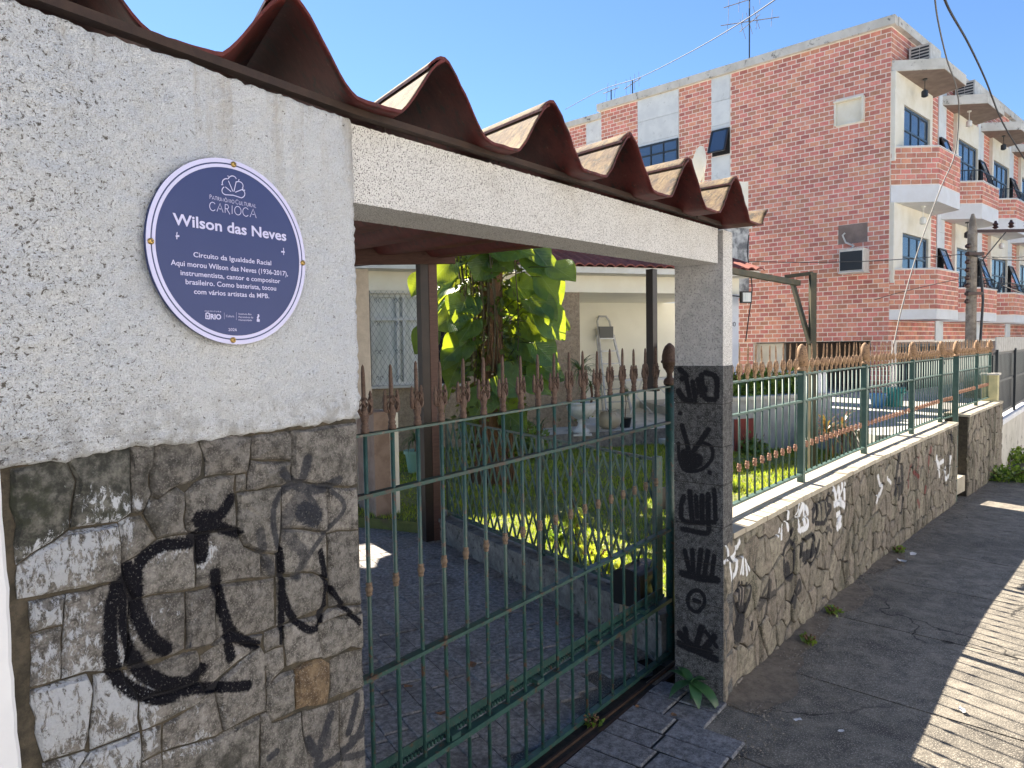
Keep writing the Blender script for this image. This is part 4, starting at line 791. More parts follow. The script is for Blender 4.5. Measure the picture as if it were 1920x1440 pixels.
for x in gx:
    z1 = 1.477+lift(x); z0 = .03+lift(x)*.3
    b_ = link('bar', barm, gate, (x, 0, z0)); b_.scale = (1, 1, z1+.01-z0); 
    f_ = link('spearhead', finm, b_, (0, 0, (z1+.004-z0)/(z1+.01-z0))); f_.scale = (R(.97, 1.03), R(.97, 1.03), R(.98, 1.02)/(z1+.01-z0)); f_.rotation_euler = (R(-.02, .02), R(-.02, .02), R(-.15, .15))
    k_ = link('collar_knob', knm, b_, (0, 0, (.992+lift(x)-z0)/(z1+.01-z0))); k_.scale = (1, 1, 1/(z1+.01-z0))
x0 = gx[0]-.05
for (zr, mt, hh, ww) in ((1.477, m_green, .008, .03), (1.287, m_rail, .012, .03), (.711, m_green, .013, .032), (.333, m_green, .02, .036)):
    MB().bar((x0, 0, zr+lift(x0)), (GL, 0, zr+lift(GL)), ww, hh).build('rail', mt, gate)
rk = MB(); rk.bar((x0, .035, .378+lift(x0)), (GL-.02, .035, .378+lift(GL)), .006, .032)
t = x0
while t < GL-.03: rk.box(t, t+.008, .018, .036, .348+lift(t), .362+lift(t)); t += .016
rk.build('toothed_rack', m_green, gate)
for x in (.35, .85, 1.3, 1.75): MB().box(x, x+.045, -.012, .03, .343+lift(x), .362+lift(x)).build('rack_clamp', m_green, gate)
MB().bar((x0, 0, .016), (GL, 0, .034), .03, .018).build('bottom_rail', m_green, gate)
gp = thing('gate_post', 'round green steel post with a cast acorn finial beside the pillar', 'post', (GF.w(GL+.005, .0)), GF.ang)
MB().lathe([(.024, 0), (.024, 1.49)], 16).build('shaft', m_green, gp, smooth=True)
AC = MB(); AC.lathe([(.030, 1.485), (.033, 1.50), (.028, 1.515), (.016, 1.525), (.015, 1.545), (.022, 1.56), (.034, 1.575), (.038, 1.60), (.045, 1.603), (.046, 1.612), (.040, 1.616), (.040, 1.64), (.035, 1.665), (.024, 1.69), (.008, 1.705), (.001, 1.707)], 16)
AC.build('acorn_finial', m_rust, gp, smooth=True)
tr = thing('gate_track', 'rusty steel ground rail of the sliding gate set in a dark dirty slot', 'track', GA, GF.ang)
MB().box(-.6, GL+.12, -.085, -.03, -.02, .004).build('slot', m_dirt, tr); MB().box(-.6, GL+.12, -.062, -.05, .0, .018).build('rail', m_angle, tr); MB().box(-.6, GL+.12, -.105, -.088, -.01, .010).build('edge_strip', m_angle, tr)
gpst = thing('guide_post', 'dark steel guide post hanging from the lintel behind the right end of the gate', 'post', GF.w(GF.px(1222, 600, .06)[0], .06), GF.ang)
MB().box(-.024, .024, -.02, .02, 1.47, ZU1+.03).build('shaft', m_steelblk, gpst); MB().box(-.028, .028, -.03, .02, 1.455, 1.47).build('foot_plate', m_angle, gpst)
# motor housing and broken stump beside the post
mo = at_z(1243, 1160, 0); mo = GF.w(GL+.10, .26)
mt_ = thing('gate_motor', 'black domed gate motor housing on a brown block behind the gate post', 'motor', mo, GF.ang)
MB().box(-.12, .13, -.09, .09, 0.24, .40).build('housing', m_black, mt_); dm = MB()
for j in range(9):
    a = math.pi*j/8; dm.v += [(-.12+.0, .09*math.cos(a), .40+.05*math.sin(a)), (.13, .09*math.cos(a), .40+.05*math.sin(a))]
dm.f = [(2*j, 2*j+1, 2*j+3, 2*j+2) for j in range(8)]+[tuple(range(0, 18, 2)), tuple(range(17, 0, -2))]; dm.build('dome', m_black, mt_, smooth=False)
MB().box(-.06, .12, -.08, .08, 0, .24).build('block', m_housestone, mt_)
# ---------------- low kerb wall and lattice fence of the drive
kw = thing('low_kerb_wall', 'low mossy whitewashed wall between the driveway and the lawn', 'wall', E0, math.atan2(ED.y, ED.x))
KL = (E1-E0).length; mb = MB(); n = 60
for i in range(n+1):
    x = -.02+(KL+.3)*i/n; j = lambda s_: .004*noise.noise(Vector((x*12, s_, 0)))
    zt_ = .25-.06*i/n; mb.v += [(x, .0+j(1), -.05), (x, .0+j(2), zt_-.035), (x, .015+j(7), zt_-.03), (x, .012+j(3), zt_+j(3)), (x, -.205+j(5), zt_+j(6)), (x, -.205, -.05)]
mb.f = [(6*i+a, 6*(i+1)+a, 6*(i+1)+a+1, 6*i+a+1) for i in range(n) for a in range(5)]+[tuple(range(6)), tuple(6*n+5-a for a in range(6))]
mb.build('masonry', m_kerb, kw, fix=True)
lf = thing('lattice_fence', 'green steel lattice fence of crossed thin bars standing on the low kerb wall', 'fence', E0, math.atan2(ED.y, ED.x))
L0, L1 = .12, KL+.02; zt0, zt1 = 1.06, 1.065
zbm = lambda x: .285-.06*x/KL
MB().bar((L0, -.10, zt0), (L1, -.10, zt1), .014, .016).build('top_rail', m_green, lf); MB().bar((L0, -.10, zbm(L0)), (L1, -.10, zbm(L1)), .02, .02).build('bottom_rail', m_green, lf)
MB().box(L0-.02, L0+.02, -.12, -.08, .22, 1.08).build('end_post', m_green, lf); 
MB().box(L0-.012, L0+.012, -.16, -.125, .78, .90).build('latch', m_black, lf)
for xx in (1.30, 1.36): MB().box(xx-.01, xx+.01, -.11, -.09, zbm(xx)-.06, 1.06).build('upright', m_green, lf)
MB().box(L1-.02, L1+.01, -.11, -.09, .2, 1.07).build('upright', m_green, lf)
x = L0-.35
while x < L1:
    for s_ in (1, -1):
        dx = .37; xa, xb = (x, x+dx) if s_ == 1 else (x+dx, x); za, zb_ = zbm(x), 1.06
        a_, b_ = Vector((xa, -.10+.006*s_, za)), Vector((xb, -.10+.006*s_, zb_))
        # clip to the frame
        def clip(a_, b_, lo, hi):
            d = b_-a_; t0, t1 = 0, 1
            for lim, sg in ((lo, 1), (hi, -1)):
                va, vb = (a_.x-lim)*sg, (b_.x-lim)*sg
                if va < 0 and vb < 0: return None
                if va < 0: t0 = max(t0, va/(va-vb))
                if vb < 0: t1 = min(t1, va/(va-vb))
            return (a_+d*t0, a_+d*t1) if t1 > t0 else None
        q = clip(a_, b_, L0, L1)
        if q and (q[1]-q[0]).length > .05: MB().bar(q[0], q[1], .016, .005).build('lattice_bar', m_greenF, lf)  # lighter green than the rails, standing in for sunlight on the bars
    x += .118
# ---------------- low stone street wall
def vor(Wd, z0f, z1f, cs, jit=.42, seed=1, asp=1.25):
    rnd_ = random.Random(seed); rows = max(2, int(round(.9/(cs*asp)))); pts = []
    nx = int(Wd/cs)
    for i in range(-1, nx+2):
        for j in range(-1, rows+1):
            pts.append(((i+.5+(j % 2)*.5+rnd_.uniform(-jit, jit))*cs, (j+.5+rnd_.uniform(-jit, jit))*(.98/rows)-.14))
    P = np.array(pts); out = []
    for k, (x, z) in enumerate(pts):
        poly = [(0, -.2), (Wd, -.2), (Wd, 1), (0, 1)]
        d = np.hypot(P[:, 0]-x, P[:, 1]-z); idx = np.argsort(d)[1:16]
        for q in idx:
            mx, mz = (x+P[q, 0])/2, (z+P[q, 1])/2; nx_, nz_ = P[q, 0]-x, P[q, 1]-z; new = []
            for i in range(len(poly)):
                a, b = poly[i], poly[(i+1) % len(poly)]; da = (a[0]-mx)*nx_+(a[1]-mz)*nz_; db = (b[0]-mx)*nx_+(b[1]-mz)*nz_
                if da <= 0: new.append(a)
                if (da < 0) != (db < 0) and abs(da-db) > 1e-12: t = da/(da-db); new.append((a[0]+(b[0]-a[0])*t, a[1]+(b[1]-a[1])*t))
            poly = new
            if len(poly) < 3: break
        if len(poly) < 3: continue
        # clip to z range
        for lim, sg in ((z0f, 1), (z1f, -1)):
            new = []
            for i in range(len(poly)):
                a, b = poly[i], poly[(i+1) % len(poly)]; da = (a[1]-lim(a[0]))*sg; db = (b[1]-lim(b[0]))*sg
                if da >= 0: new.append(a)
                if (da < 0) != (db < 0): t = da/(da-db); new.append((a[0]+(b[0]-a[0])*t, a[1]+(b[1]-a[1])*t))
            poly = new
            if len(poly) < 3: break
        if len(poly) >= 3:
            q = [poly[0]]
            for p in poly[1:]:
                if math.dist(p, q[-1]) > .006: q.append(p)
            if len(q) >= 3 and abs(area(q)) > .0012: out.append(q)
    return out
ZC = .79; CT = .028
def low_wall(PL, name, label, zc, seed, cs, tags=True, cap0=0):
    wth = .235; w_ = thing(name, label, 'wall', PL.p[0])
    o = PL.p[0]; n = 24; mb = MB(); T = [cap0+(PL.len-cap0)*i/n for i in range(n+1)]
    for t in T:
        zg = gz(PL.at(t))-.06
        for off, z in ((.004, zg), (.004, zc-CT), (wth, zc-CT), (wth, -.3)): p = PL.at(t, off, z)-o; mb.v.append(tuple(p))
    mb.f = [(4*i+a, 4*(i+1)+a, 4*(i+1)+a+1, 4*i+a+1) for i in range(n) for a in range(3)]+[(0, 1, 2, 3), (4*n+3, 4*n+2, 4*n+1, 4*n)]
    core = mb.build('core', m_mortar, w_, fix=True)
    mtx = m_lowstone
    polys = vor(PL.len, lambda x: gz(PL.at(max(0, min(PL.len, x))))-.01, lambda x: zc-CT-.002, cs, seed=seed)
    polys.sort(key=lambda q: sum(p[0] for p in q)/len(q)); rest = MB()
    uvf = lambda co: (0, 0)
    for i, q in enumerate(polys):
        if area(q) < 0: q = q[::-1]
        place = lambda x, z, d: PL.at(x, -d, z)-o
        if i < 300:
            mb = stone(q, place, gap=.0045, proud=.013, bev=.006, jit=.005, seg=.04, maxn=11); ob = mb.build('stone', mtx, w_)
        else: mb = stone(q, place, gap=.004, proud=.010, bev=.006, jit=.004, seg=.05, out=rest, maxn=9)
    if rest.v: tag(rest.build('stones', mtx, w_), kind='stuff')
    if tags:
        for ob in [c for c in bpy.data.objects if c.parent == w_]:
            P3 = [(v.co.x, v.co.y, v.co.z) for v in ob.data.vertices]
            uvl = ob.data.uv_layers.new(name='UVMap'); cache = {}
            for vi, (x, y, z) in enumerate(P3):
                best = None
                for i in range(len(PL.p)-1):
                    a, b = PL.p[i]-o, PL.p[i+1]-o; d = b-a; t = max(0, min(1, ((x-a.x)*d.x+(y-a.y)*d.y)/d.length_squared)); qx, qy = a.x+d.x*t, a.y+d.y*t; dd = (x-qx)**2+(y-qy)**2
                    if best is None or dd < best[0]: best = (dd, PL.L[i]+t*d.length)
                cache[vi] = (best[1]/W1.len, (z+.2)/1.05)
            for l in ob.data.loops: uvl.data[l.index].uv = cache[l.vertex_index]
    # coping: an outer row of narrow tiles and an inner bed
    t = cap0; k = 0
    while t < PL.len-.02:
        t2 = min(PL.len, t+.148); mb = MB(); g_ = .0025; jz = R(-.0025, .002)
        for (tt) in (t+g_, t2-g_):
            for off, z in ((-.018+jz, zc-CT), (-.018+jz, zc+jz), (.085, zc+.002+jz), (.085, zc-CT)): mb.v.append(tuple(PL.at(tt, off, z)-o))
        mb.f = [(a, a+1, a+5, a+4) for a in range(3)]+[(3, 0, 4, 7), (0, 3, 2, 1), (4, 5, 6, 7)]; mb.build('coping_tile', m_coping, w_, fix=True); t = t2
    mb = MB()
    for t in T:
        for off, z in ((.088, zc-CT), (.088, zc+.003), (wth+.01, zc+.006), (wth+.01, zc-CT)): mb.v.append(tuple(PL.at(t, off, z)-o))
    mb.f = [(4*i+a, 4*(i+1)+a, 4*(i+1)+a+1, 4*i+a+1) for i in range(n) for a in range(3)]+[(0, 1, 2, 3), (4*n+3, 4*n+2, 4*n+1, 4*n)]; mb.build('coping_bed', m_coping, w_, fix=True)
    return w_
low_wall(W1, 'stone_street_wall', 'long low crazy-paved stone wall with graffiti and a pale tiled coping under the spiked fence', ZC, 4, .115, cap0=.125)
low_wall(W2, 'stone_street_wall', 'short far stretch of low stone wall beyond the narrow side entrance', .843, 9, .14, tags=False)
# side walls of the little entrance between the two stretches
e1 = W1.at(W1.len); e2 = W2.p[0]; dE = (e2-e1).normalized(); stp = thing('entrance_step', 'stone step in the narrow side entrance between the two low walls', 'step', e1)
MB().bar(Vector((0, 0, .05))+dE*0+Vector((-.09, .09, 0)), (e2-e1)+Vector((-.09, .09, .05)), .22, .18).build('tread', m_coping, stp)
# ---------------- spiked fence on the wall
POFF = .135
fposts_px = [(1502, 892), (1620, 838), (1709, 800), (1772, 776)]
fp = []
for (x, y) in fposts_px: fp.append(W1.px(x, y, POFF)[0])
fp[-1] = min(fp[-1], W1.len-.14)
fin2 = MB(); fin2.lathe([(.009, 0), (.014, .006), (.010, .012), (.016, .018), (.011, .026), (.022, .042), (.030, .062), (.027, .080), (.014, .094), (.0115, .097), (.007, .10), (.0085, .125), (.008, .165), (.005, .188), (.001, .196)], 8, sy=.5)
for s_ in (-1, 1): fin2.lathe([(.001, .04), (.007, .05), (.008, .068), (.004, .09), (.001, .098)], 5, c=(s_*.026, 0, 0))
fin2m = fin2.mesh('spearhead', m_rustF, smooth=True)
kn2m = knm.copy(); kn2m.materials[0] = m_knobF
barF = MB().lathe([(.0058, 0), (.0058, 1.0)], 6).mesh('bar', m_greenF, smooth=True)
pine = MB(); pine.lathe([(.034, 0), (.040, .008), (.030, .02), (.022, .03), (.035, .045), (.046, .065), (.049, .09), (.046, .12), (.040, .15), (.028, .178), (.010, .195), (.001, .198)], 12)
pine.v = [(x*(1+.06*math.sin(z*200+math.atan2(y, x)*3)), y*(1+.06*math.sin(z*200+math.atan2(y, x)*3)), z) for x, y, z in pine.v]; pine.v = [(x*.78, y*.78, z*.88) for x, y, z in pine.v]; pinem = pine.mesh('pinecone_finial', m_rustF, smooth=True)
fence = thing('spiked_fence', 'green spiked steel fence with tan rusted spearheads along the stone street wall coping', 'fence', W1.at(.1, POFF))
fo = fence.location
def fence_run(pts_fn, s0, s1, zbot, ztop, posts, zmid, zk, step=.108, first=False, parent=fence):
    n = max(1, round((s1-s0)/step)); 
    for i in range(1, n):
        s_ = s0+(s1-s0)*i/n; p = pts_fn(s_); d = pts_fn(s_+.01)-p; rz = math.atan2(d.y, d.x)
        b_ = link('bar', barF, parent, (p.x-fo.x, p.y-fo.y, zbot), rz); hh = ztop-zbot; b_.scale = (1, 1, hh)
        f_ = link('spearhead', fin2m, b_, (0, 0, 1)); f_.scale = (1, 1, R(.97, 1.03)/hh); f_.rotation_euler = (R(-.03, .03), R(-.03, .03), 0)
        k_ = link('collar_knob', kn2m, b_, (0, 0, (zk-zbot)/hh)); k_.scale = (1, 1, 1/hh)
    m = 4
    for z, h_ in ((zbot, .012), (ztop, .01), (zmid, .012)):
        mb = MB()
        for i in range(m): a_, b_ = pts_fn(s0+(s1-s0)*i/m), pts_fn(s0+(s1-s0)*(i+1)/m); mb.bar((a_.x-fo.x, a_.y-fo.y, z), (b_.x-fo.x, b_.y-fo.y, z), .03, h_)
        mb.build('rail', m_greenF, parent)
def fpost(p, rz, zb_, ztop, parent=fence, wd=.040):
    MBp = MB().box(-wd/2, wd/2, -wd/2, wd/2, zb_, ztop); o = MBp.build('post', m_greenF, parent); o.location = (p.x-fo.x, p.y-fo.y, 0); o.rotation_euler = (0, 0, rz)
    link('pinecone_finial', pinem, o, (0, 0, ztop-.01))
f1 = lambda s_: W1.at(s_, POFF)
ss = [.125]+fp; ZR, ZF, ZM, ZK = .845, 1.495, 1.32, 1.03
for a, b in zip(ss[:-1], ss[1:]): fence_run(f1, a, b, ZR, ZF, None, ZM, ZK)
for s_ in fp: p = f1(s_); q = f1(s_+.01)-p; fpost(p, math.atan2(q.y, q.x), ZC, ZF+.03)
# across the entrance and along the far stretch
pe = Vector((*(e2-dE*.10).xy, 0))+Vector((-.07, .07, 0)); pa = f1(fp[-1]); pe_s = W1.px(1797, 780, POFF)
xx, yy = W1.at(W1.len, -.005).xy; pe = Vector((xx, yy, 0)); 
fe = lambda t: Vector(pa).lerp(Vector((W2.at(.05, POFF).x, W2.at(.05, POFF).y, 0)), t)
fence_run(fe, 0, 1, ZR-.02, ZF, None, ZM, ZK, step=.11)
fpost(W1.at(W1.len+.03, .02), FB.ang, -.16, ZF+.03, wd=.05)
f2 = lambda s_: W2.at(s_, POFF)
s_a = W2.px(1830, 740, POFF)[0]; s_b = min(W2.len-.1, W2.px(1862, 740, POFF)[0])
fence_run(f2, .05, s_a, .90, 1.50, None, 1.33, 1.08); fence_run(f2, s_a, s_b, .90, 1.50, None, 1.33, 1.08)
for s_ in (s_a, s_b): fpost(f2(s_), FB.ang, .843, 1.53)
# ================================================================== the house behind the garden
HF = Frame(-2.175, 10.8, .943, .333)
house = thing('house', 'low cream house with red tiled eaves, barred window and open porch behind the lawn', 'house', HF.o, HF.ang)
hpx = lambda x, y, v=0: HF.px(x, y, v)
UW0, ZW0 = hpx(697, 724); UW1, ZW1 = hpx(862, 547); US = hpx(1087, 600)[0]; UE = hpx(1385, 600)[0]; ZBND = hpx(900, 546)[1]; ZG = hpx(900, 508, -.35)[1]
ZP = .34                                   # patio floor
# walls
MB().box(-5, UW0, 0, .2, 0, ZBND).build('wall', m_pink, house)
m_ = MB().box(UW0, UW1, 0, .2, 0, ZW0-.03).box(UW1, US, 0, .2, 0, ZBND); m_.build('stone_wall', m_housestone, house)
MB().box(-5, UE, -.01, .25, ZBND, ZG).build('eaves_band', m_cream, house)
MB().box(-5, UE+.12, -.42, -.0, ZG+.002, ZG+.10).build('gutter_board', m_gutter, house)
MB().box(US-.2, UE+.6, 2.6, 2.8, 0, ZBND).build('porch_wall', m_porch, house); MB().box(US-.2, US, .2, 2.6, 0, ZBND).build('porch_wall', m_porch, house)
MB().box(US, UE, .25, 2.6, ZBND+.0, ZBND+.1).build('porch_ceiling', m_porch, house)
UQ = hpx(1367, 600)[0]
MB().box(UQ-.05, UE, .0, .28, 0, ZBND-.002).build('corner_wall', m_white, house)
c80 = lambda x, y: (hpx(x, y, -.01))
o = put_text('80', 1368.5, 612, 1379.5, 612, 9, 'house_number', .0, parent=house, yoff=-.004, mat=m_frameblk, conv=lambda x, y: hpx(x, y, -.004))
lp = hpx(1389, 525)
fl = thing('floodlight', 'small square black floodlight under the house eaves above the number', 'floodlight', HF.w(UE-.05, -.25, ZBND-.06), HF.ang)
MB().box(-.10, .12, -.03, .03, -.12, .09).build('housing', m_black, fl); MB().box(-.075, .095, -.036, -.031, -.095, .065).build('lens', m_curtain, fl)
MB().bar((-.05, .03, 0), (-.08, .25, .03), .02).build('bracket', m_black, fl)
# patio
PV = -.95
up0 = hpx(1010, 800, PV)[0]
MB().box(up0, UE+.2, PV, 2.6, 0, ZP).build('patio_floor', m_conc, house)
random.seed(3); u = up0
while u < UE:
    L = R(.5, .62); MB().box(u+.006, u+L, PV-.03, PV-.002, .05, ZP+.01).build('patio_block', m_kerb, house); u += L
MB().box(hpx(1232, 820, PV)[0], UE, PV-.5, PV-.04, .05, .19).build('patio_step', m_conc, house)
# roof: rows of tiles as real waves, first rows one by one
rt_ = MB(); u = -1.0; tl = []; RS = .34
TILE = MB()
for j in range(2):
    for i in range(7):
        a = i/6; TILE.v.append((a*.19, j*.36, .045*math.sin(a*math.pi)+j*.36*RS))
TILE.f = [(i, i+1, 7+i+1, 7+i) for i in range(6)]
b0 = len(TILE.v)
for i in range(7): v = TILE.v[i]; TILE.v.append((v[0], v[1], v[2]-.022))
TILE.f += [(b0+i, b0+i+1, i+1, i) for i in range(6)]
tile_me = TILE.mesh('roof_tile', m_tile, smooth=False)
cnt = 0
u = hpx(930, 490, -.4)[0]
U0 = u
while u < UE+.15:
    for r_ in range(4):
        if cnt < 300: o = link('roof_tile', tile_me, house, (u, -.46+r_*.3, ZG+.10+r_*.3*RS+.012)); o.rotation_euler = (R(-.02, .02), 0, R(-.02, .02)); cnt += 1
    u += .185
rest = MB(); 
for k in range(int((U0+5)/.185)):
    uu = U0-.185*(k+1)
    for r_ in range(4): rest.add([(x+uu, y-.46+r_*.3, z+ZG+.10+r_*.3*RS+.012) for x, y, z in TILE.v], TILE.f)
tag(rest.build('roof_tiles', m_tile, house), kind='stuff')
m_ = MB().add([(-5, -.44, ZG+.10), (UE+.15, -.44, ZG+.10), (UE+.15, .75, ZG+.10+1.19*RS), (-5, .75, ZG+.10+1.19*RS)], [(0, 1, 2, 3)]); m_.build('roof_deck', m_tile, house)
# upper storey behind the eaves (its weathered end shows right of the carport roof)
UT0 = hpx(1362, 450, .8)[0]-.4; UT1 = hpx(1402, 450, .8)[0]; ZT_ = hpx(1385, 428, .8)[1]
uu1 = hpx(900, 300, .8)[0]; uu2 = hpx(1290, 300, .8)[0]; MB().box(-7, uu1, .76, 5.5, 2.9, 5.45).build('upper_shade_wall', m_cream, house); MB().box(uu1+.01, uu2, .76, 5.5, 2.9, 4.6).build('upper_shade_wall', m_weath, house)  # mostly hidden upper walls, height set so they shade the lawn
mb = MB(); mb.box(UT0-.5, UT1, .76, 1.9, 2.6, ZT_); mb.build('weathered_wall', m_weath, house)
MB().box(UT0-.2, UT1+.06, .74, 1.92, ZT_, ZT_+.05).build('wall_cap', m_conc, house)
ZT2 = hpx(1385, 340, 1.95)[1]; MB().box(hpx(1361, 400, 1.95)[0], hpx(1403, 400, 1.95)[0], 1.95, 3.4, 2.9, ZT2).build('tank_wall', m_creamwin, house)
# window
wn = MB(); ub = [UW0, hpx(745, 600)[0], hpx(800, 600)[0], UW1]
MB().box(UW0, UW1, .20, .22, ZW0-.03, ZW1).build('dark_room', m_dark, house)
win = MB().box(UW0, UW1, .0, .18, ZW1-.04, ZBND).build('window', m_creamwin, house)
fr = MB(); zm = hpx(745, 598)[1]
for uu in (UW0+.02, ub[1], ub[1]+.10, ub[2], ): fr.box(uu, uu+.045, .08, .12, ZW0, ZW1-.04)
fr.box(UW0, ub[2]+.04, .082, .118, ZW0, ZW0+.05); fr.box(UW0, ub[2]+.04, .082, .118, ZW1-.09, ZW1-.041); fr.box(UW0, ub[2]+.04, .082, .118, zm-.02, zm+.025); fr.build('sash_frame', m_winwhite, win)
MB().box(UW0, ub[2], .135, .14, ZW0, ZW1-.05).build('curtain', m_curtain, win)
MB().box(UW0-.06, UW1+.04, -.06, .1, ZW0-.04, ZW0-.001).build('sill', m_conc, win)
gr = MB(); cs = .085
def gl_(p, q): gr.bar(p, q, .0045, .003)
Hh = ZW1-ZW0; Wd = UW1-UW0; k = -Hh/1.7
while k < Wd:
    for s_ in (1, -1):
        a_ = Vector((k if s_ == 1 else k+Hh/1.7, 0, 0)); b_ = Vector((k+Hh/1.7 if s_ == 1 else k, 0, Hh)); d = b_-a_; t0, t1 = 0, 1
        if d.x > 0: t0 = max(0, (0-a_.x)/d.x); t1 = min(1, (Wd-a_.x)/d.x)
        else: t0 = max(0, (Wd-a_.x)/d.x); t1 = min(1, (0-a_.x)/d.x)
        if t1 > t0: gl_(a_+d*t0+Vector((UW0, -.03, ZW0)), a_+d*t1+Vector((UW0, -.03, ZW0)))
    k += cs
for zz in (.12, .52, .95, 1.3):
    for uu in (.12, .42, .80, 1.15):
        if zz < Hh-.05:
            for s_ in (-1, 1): gr.tube([(UW0+uu+s_*(.03+.022*math.cos(a)), -.034, ZW0+zz+.03*math.sin(a)) for a in [math.pi*2*i/8 for i in range(7)]], .004, 4)
gr.box(UW0-.01, UW0, -.04, -.02, ZW0, ZW1).box(UW1, UW1+.01, -.04, -.02, ZW0, ZW1); gr.build('diamond_grille', m_grille, win)
# pinkish stucco column and low pier at the inner end of the drive
cp = at_z(681, 1100, 0); pc = thing('stucco_column', 'pinkish rough stucco column seen behind the left end of the gate', 'column', (-1.45, 7.35, 0), HF.ang)
X0 = Frame(-1.45, 7.35, .943, .333); a0 = X0.px(664, 600)[0]-.35; a1 = X0.px(693, 600)[0]; MB().box(a0, a1, 0, .25, 0, 2.52).build('shaft', m_pink, pc)
pr = at_z(735, 985, 0); pier = thing('low_pier', 'low brown painted pier with a cream end face where the driveway meets the garden', 'pier', pr, math.atan2(ED.y, ED.x)-math.pi/2)
PF = Frame(pr.x, pr.y, -ED.y*-1*0+math.cos(pier.rotation_euler[2]), math.sin(pier.rotation_euler[2])); pw = PF.px(703, 880)[0]; hz = PF.px(720, 772)[1]; pe2 = .12
MB().box(pw, 0, 0, .5, 0, hz).build('body', M('reddish_brown_wall_paint', (.26, .18, .135), (.36, .26, .20), 8), pier)
MB().box(.002, .10, .03, .5, 0, hz-.02).build('cream_end', m_cream, pier)
# ------------------------------------------------------------------ plants
def blade_leaf(L, W, droop, n=5, mat=None, name='leaf', fold=.15):
    mb = MB()
    for i in range(n+1):
        t = i/n; w_ = W*math.sin(math.pi*min(1, .12+t*.88))**.8*(1-t**6); x = L*t*math.cos(droop*t*.8); z = -L*t*math.sin(droop*t*.8)*.8
        mb.v += [(x, -w_/2, z+fold*w_), (x, 0, z), (x, w_/2, z+fold*w_)]
    mb.f = [(3*i+a, 3*(i+1)+a, 3*(i+1)+a+1, 3*i+a+1) for i in range(n) for a in range(2)]
    return mb
def heart_leaf(S, seed):
    rn = random.Random(seed); mb = MB(); n, q = 9, 3; prof_w = [.0, .46, .60, .64, .61, .54, .44, .31, .17, .0]; back = [.0, -.13, -.06, 0, 0, 0, 0, 0, 0, 0]
    curl = rn.uniform(.1, .55); cup = rn.uniform(.05, .3); wave = rn.uniform(0, 6)
    for i in range(n+1):
        t = i/n
        for j in range(-q, q+1):
            s_ = j/q; w_ = prof_w[i]*.92; x = t+(back[i] if abs(s_) > .6 else back[i]*abs(s_))*1.0
            if i == 0: x = -.16*(abs(s_) > .3)*abs(s_)*1.0; w_ = .28
            z = -curl*.5*t*t + cup*abs(s_)*w_*.9 + .025*math.sin(t*9+wave+s_*2)*abs(s_)
            mb.v.append((x*S, s_*w_*S*.95, z*S))
    c_ = 2*q+1; mb.f = [(i*c_+j, (i+1)*c_+j, (i+1)*c_+j+1, i*c_+j+1) for i in range(n) for j in range(2*q)]
    me = mb.mesh('leaf', m_leaf, smooth=True); set_uv(me, lambda co: (co.x/S, co.y/S+.5)); return me
def orient(o, fwd, nrm_hint):
    x = Vector(fwd).normalized(); z = Vector(nrm_hint); z = (z-x*z.dot(x)).normalized(); y = z.cross(x); o.rotation_euler = Matrix((x, y, z)).transposed().to_euler()
random.seed(42)
TB = at_z(925, 905, .1); ZTOP = 3.9
tree = thing('pothos_tree', 'stout fibrous trunk smothered in big glossy yellow-lit climbing pothos leaves', 'tree', TB)
mb = MB(); 
for k in range(9):
    a = k/9*6.28; rr = .10
    pts = [(math.cos(a+.2*math.sin(z*2+k))*(rr*(1+.9*math.exp(-z*2.2))-.02), math.sin(a+.2*math.sin(z*2+k))*(rr*(1+.9*math.exp(-z*2.2))-.02), z) for z in [i*.28-.05 for i in range(14)]]
    mb.tube(pts, [.065*(1+.6*math.exp(-p[2]*2.5))*(1+.15*math.sin(p[2]*6+k*2)) for p in pts], 7)
for k in range(26):
    a = R(0, 6.28); z0 = R(.8, 2.6); r_ = .17; mb.tube([(r_*math.cos(a+.1*i)*(1+.1*i), r_*math.sin(a+.1*i)*(1+.1*i), max(-.02, z0-i*z0/6)) for i in range(7)], .008, 4)
mb.build('trunk', m_bark, tree, smooth=True)
mb = MB()
for k in range(20):
    a = R(math.pi*.75, math.pi*1.55) if k < 13 else R(0, 6.28); r_ = R(.18, .42); zb_ = R(1.2, 2.2); zt_ = R(2.8, 3.7); mb.tube([(r_*math.cos(a+.12*math.sin(i)), r_*math.sin(a+.12*math.sin(i*1.3)), zb_+(zt_-zb_)*i/5) for i in range(6)], R(.006, .014), 5)
mb.build('hanging_stems', M('dark_vine_stem', (.05, .04, .022), (.10, .085, .045), 20), tree)
LM = [heart_leaf(1.0, s_) for s_ in range(6)]; mbp = MB(); camd = Vector((-TB.x, -TB.y, 0)).normalized()
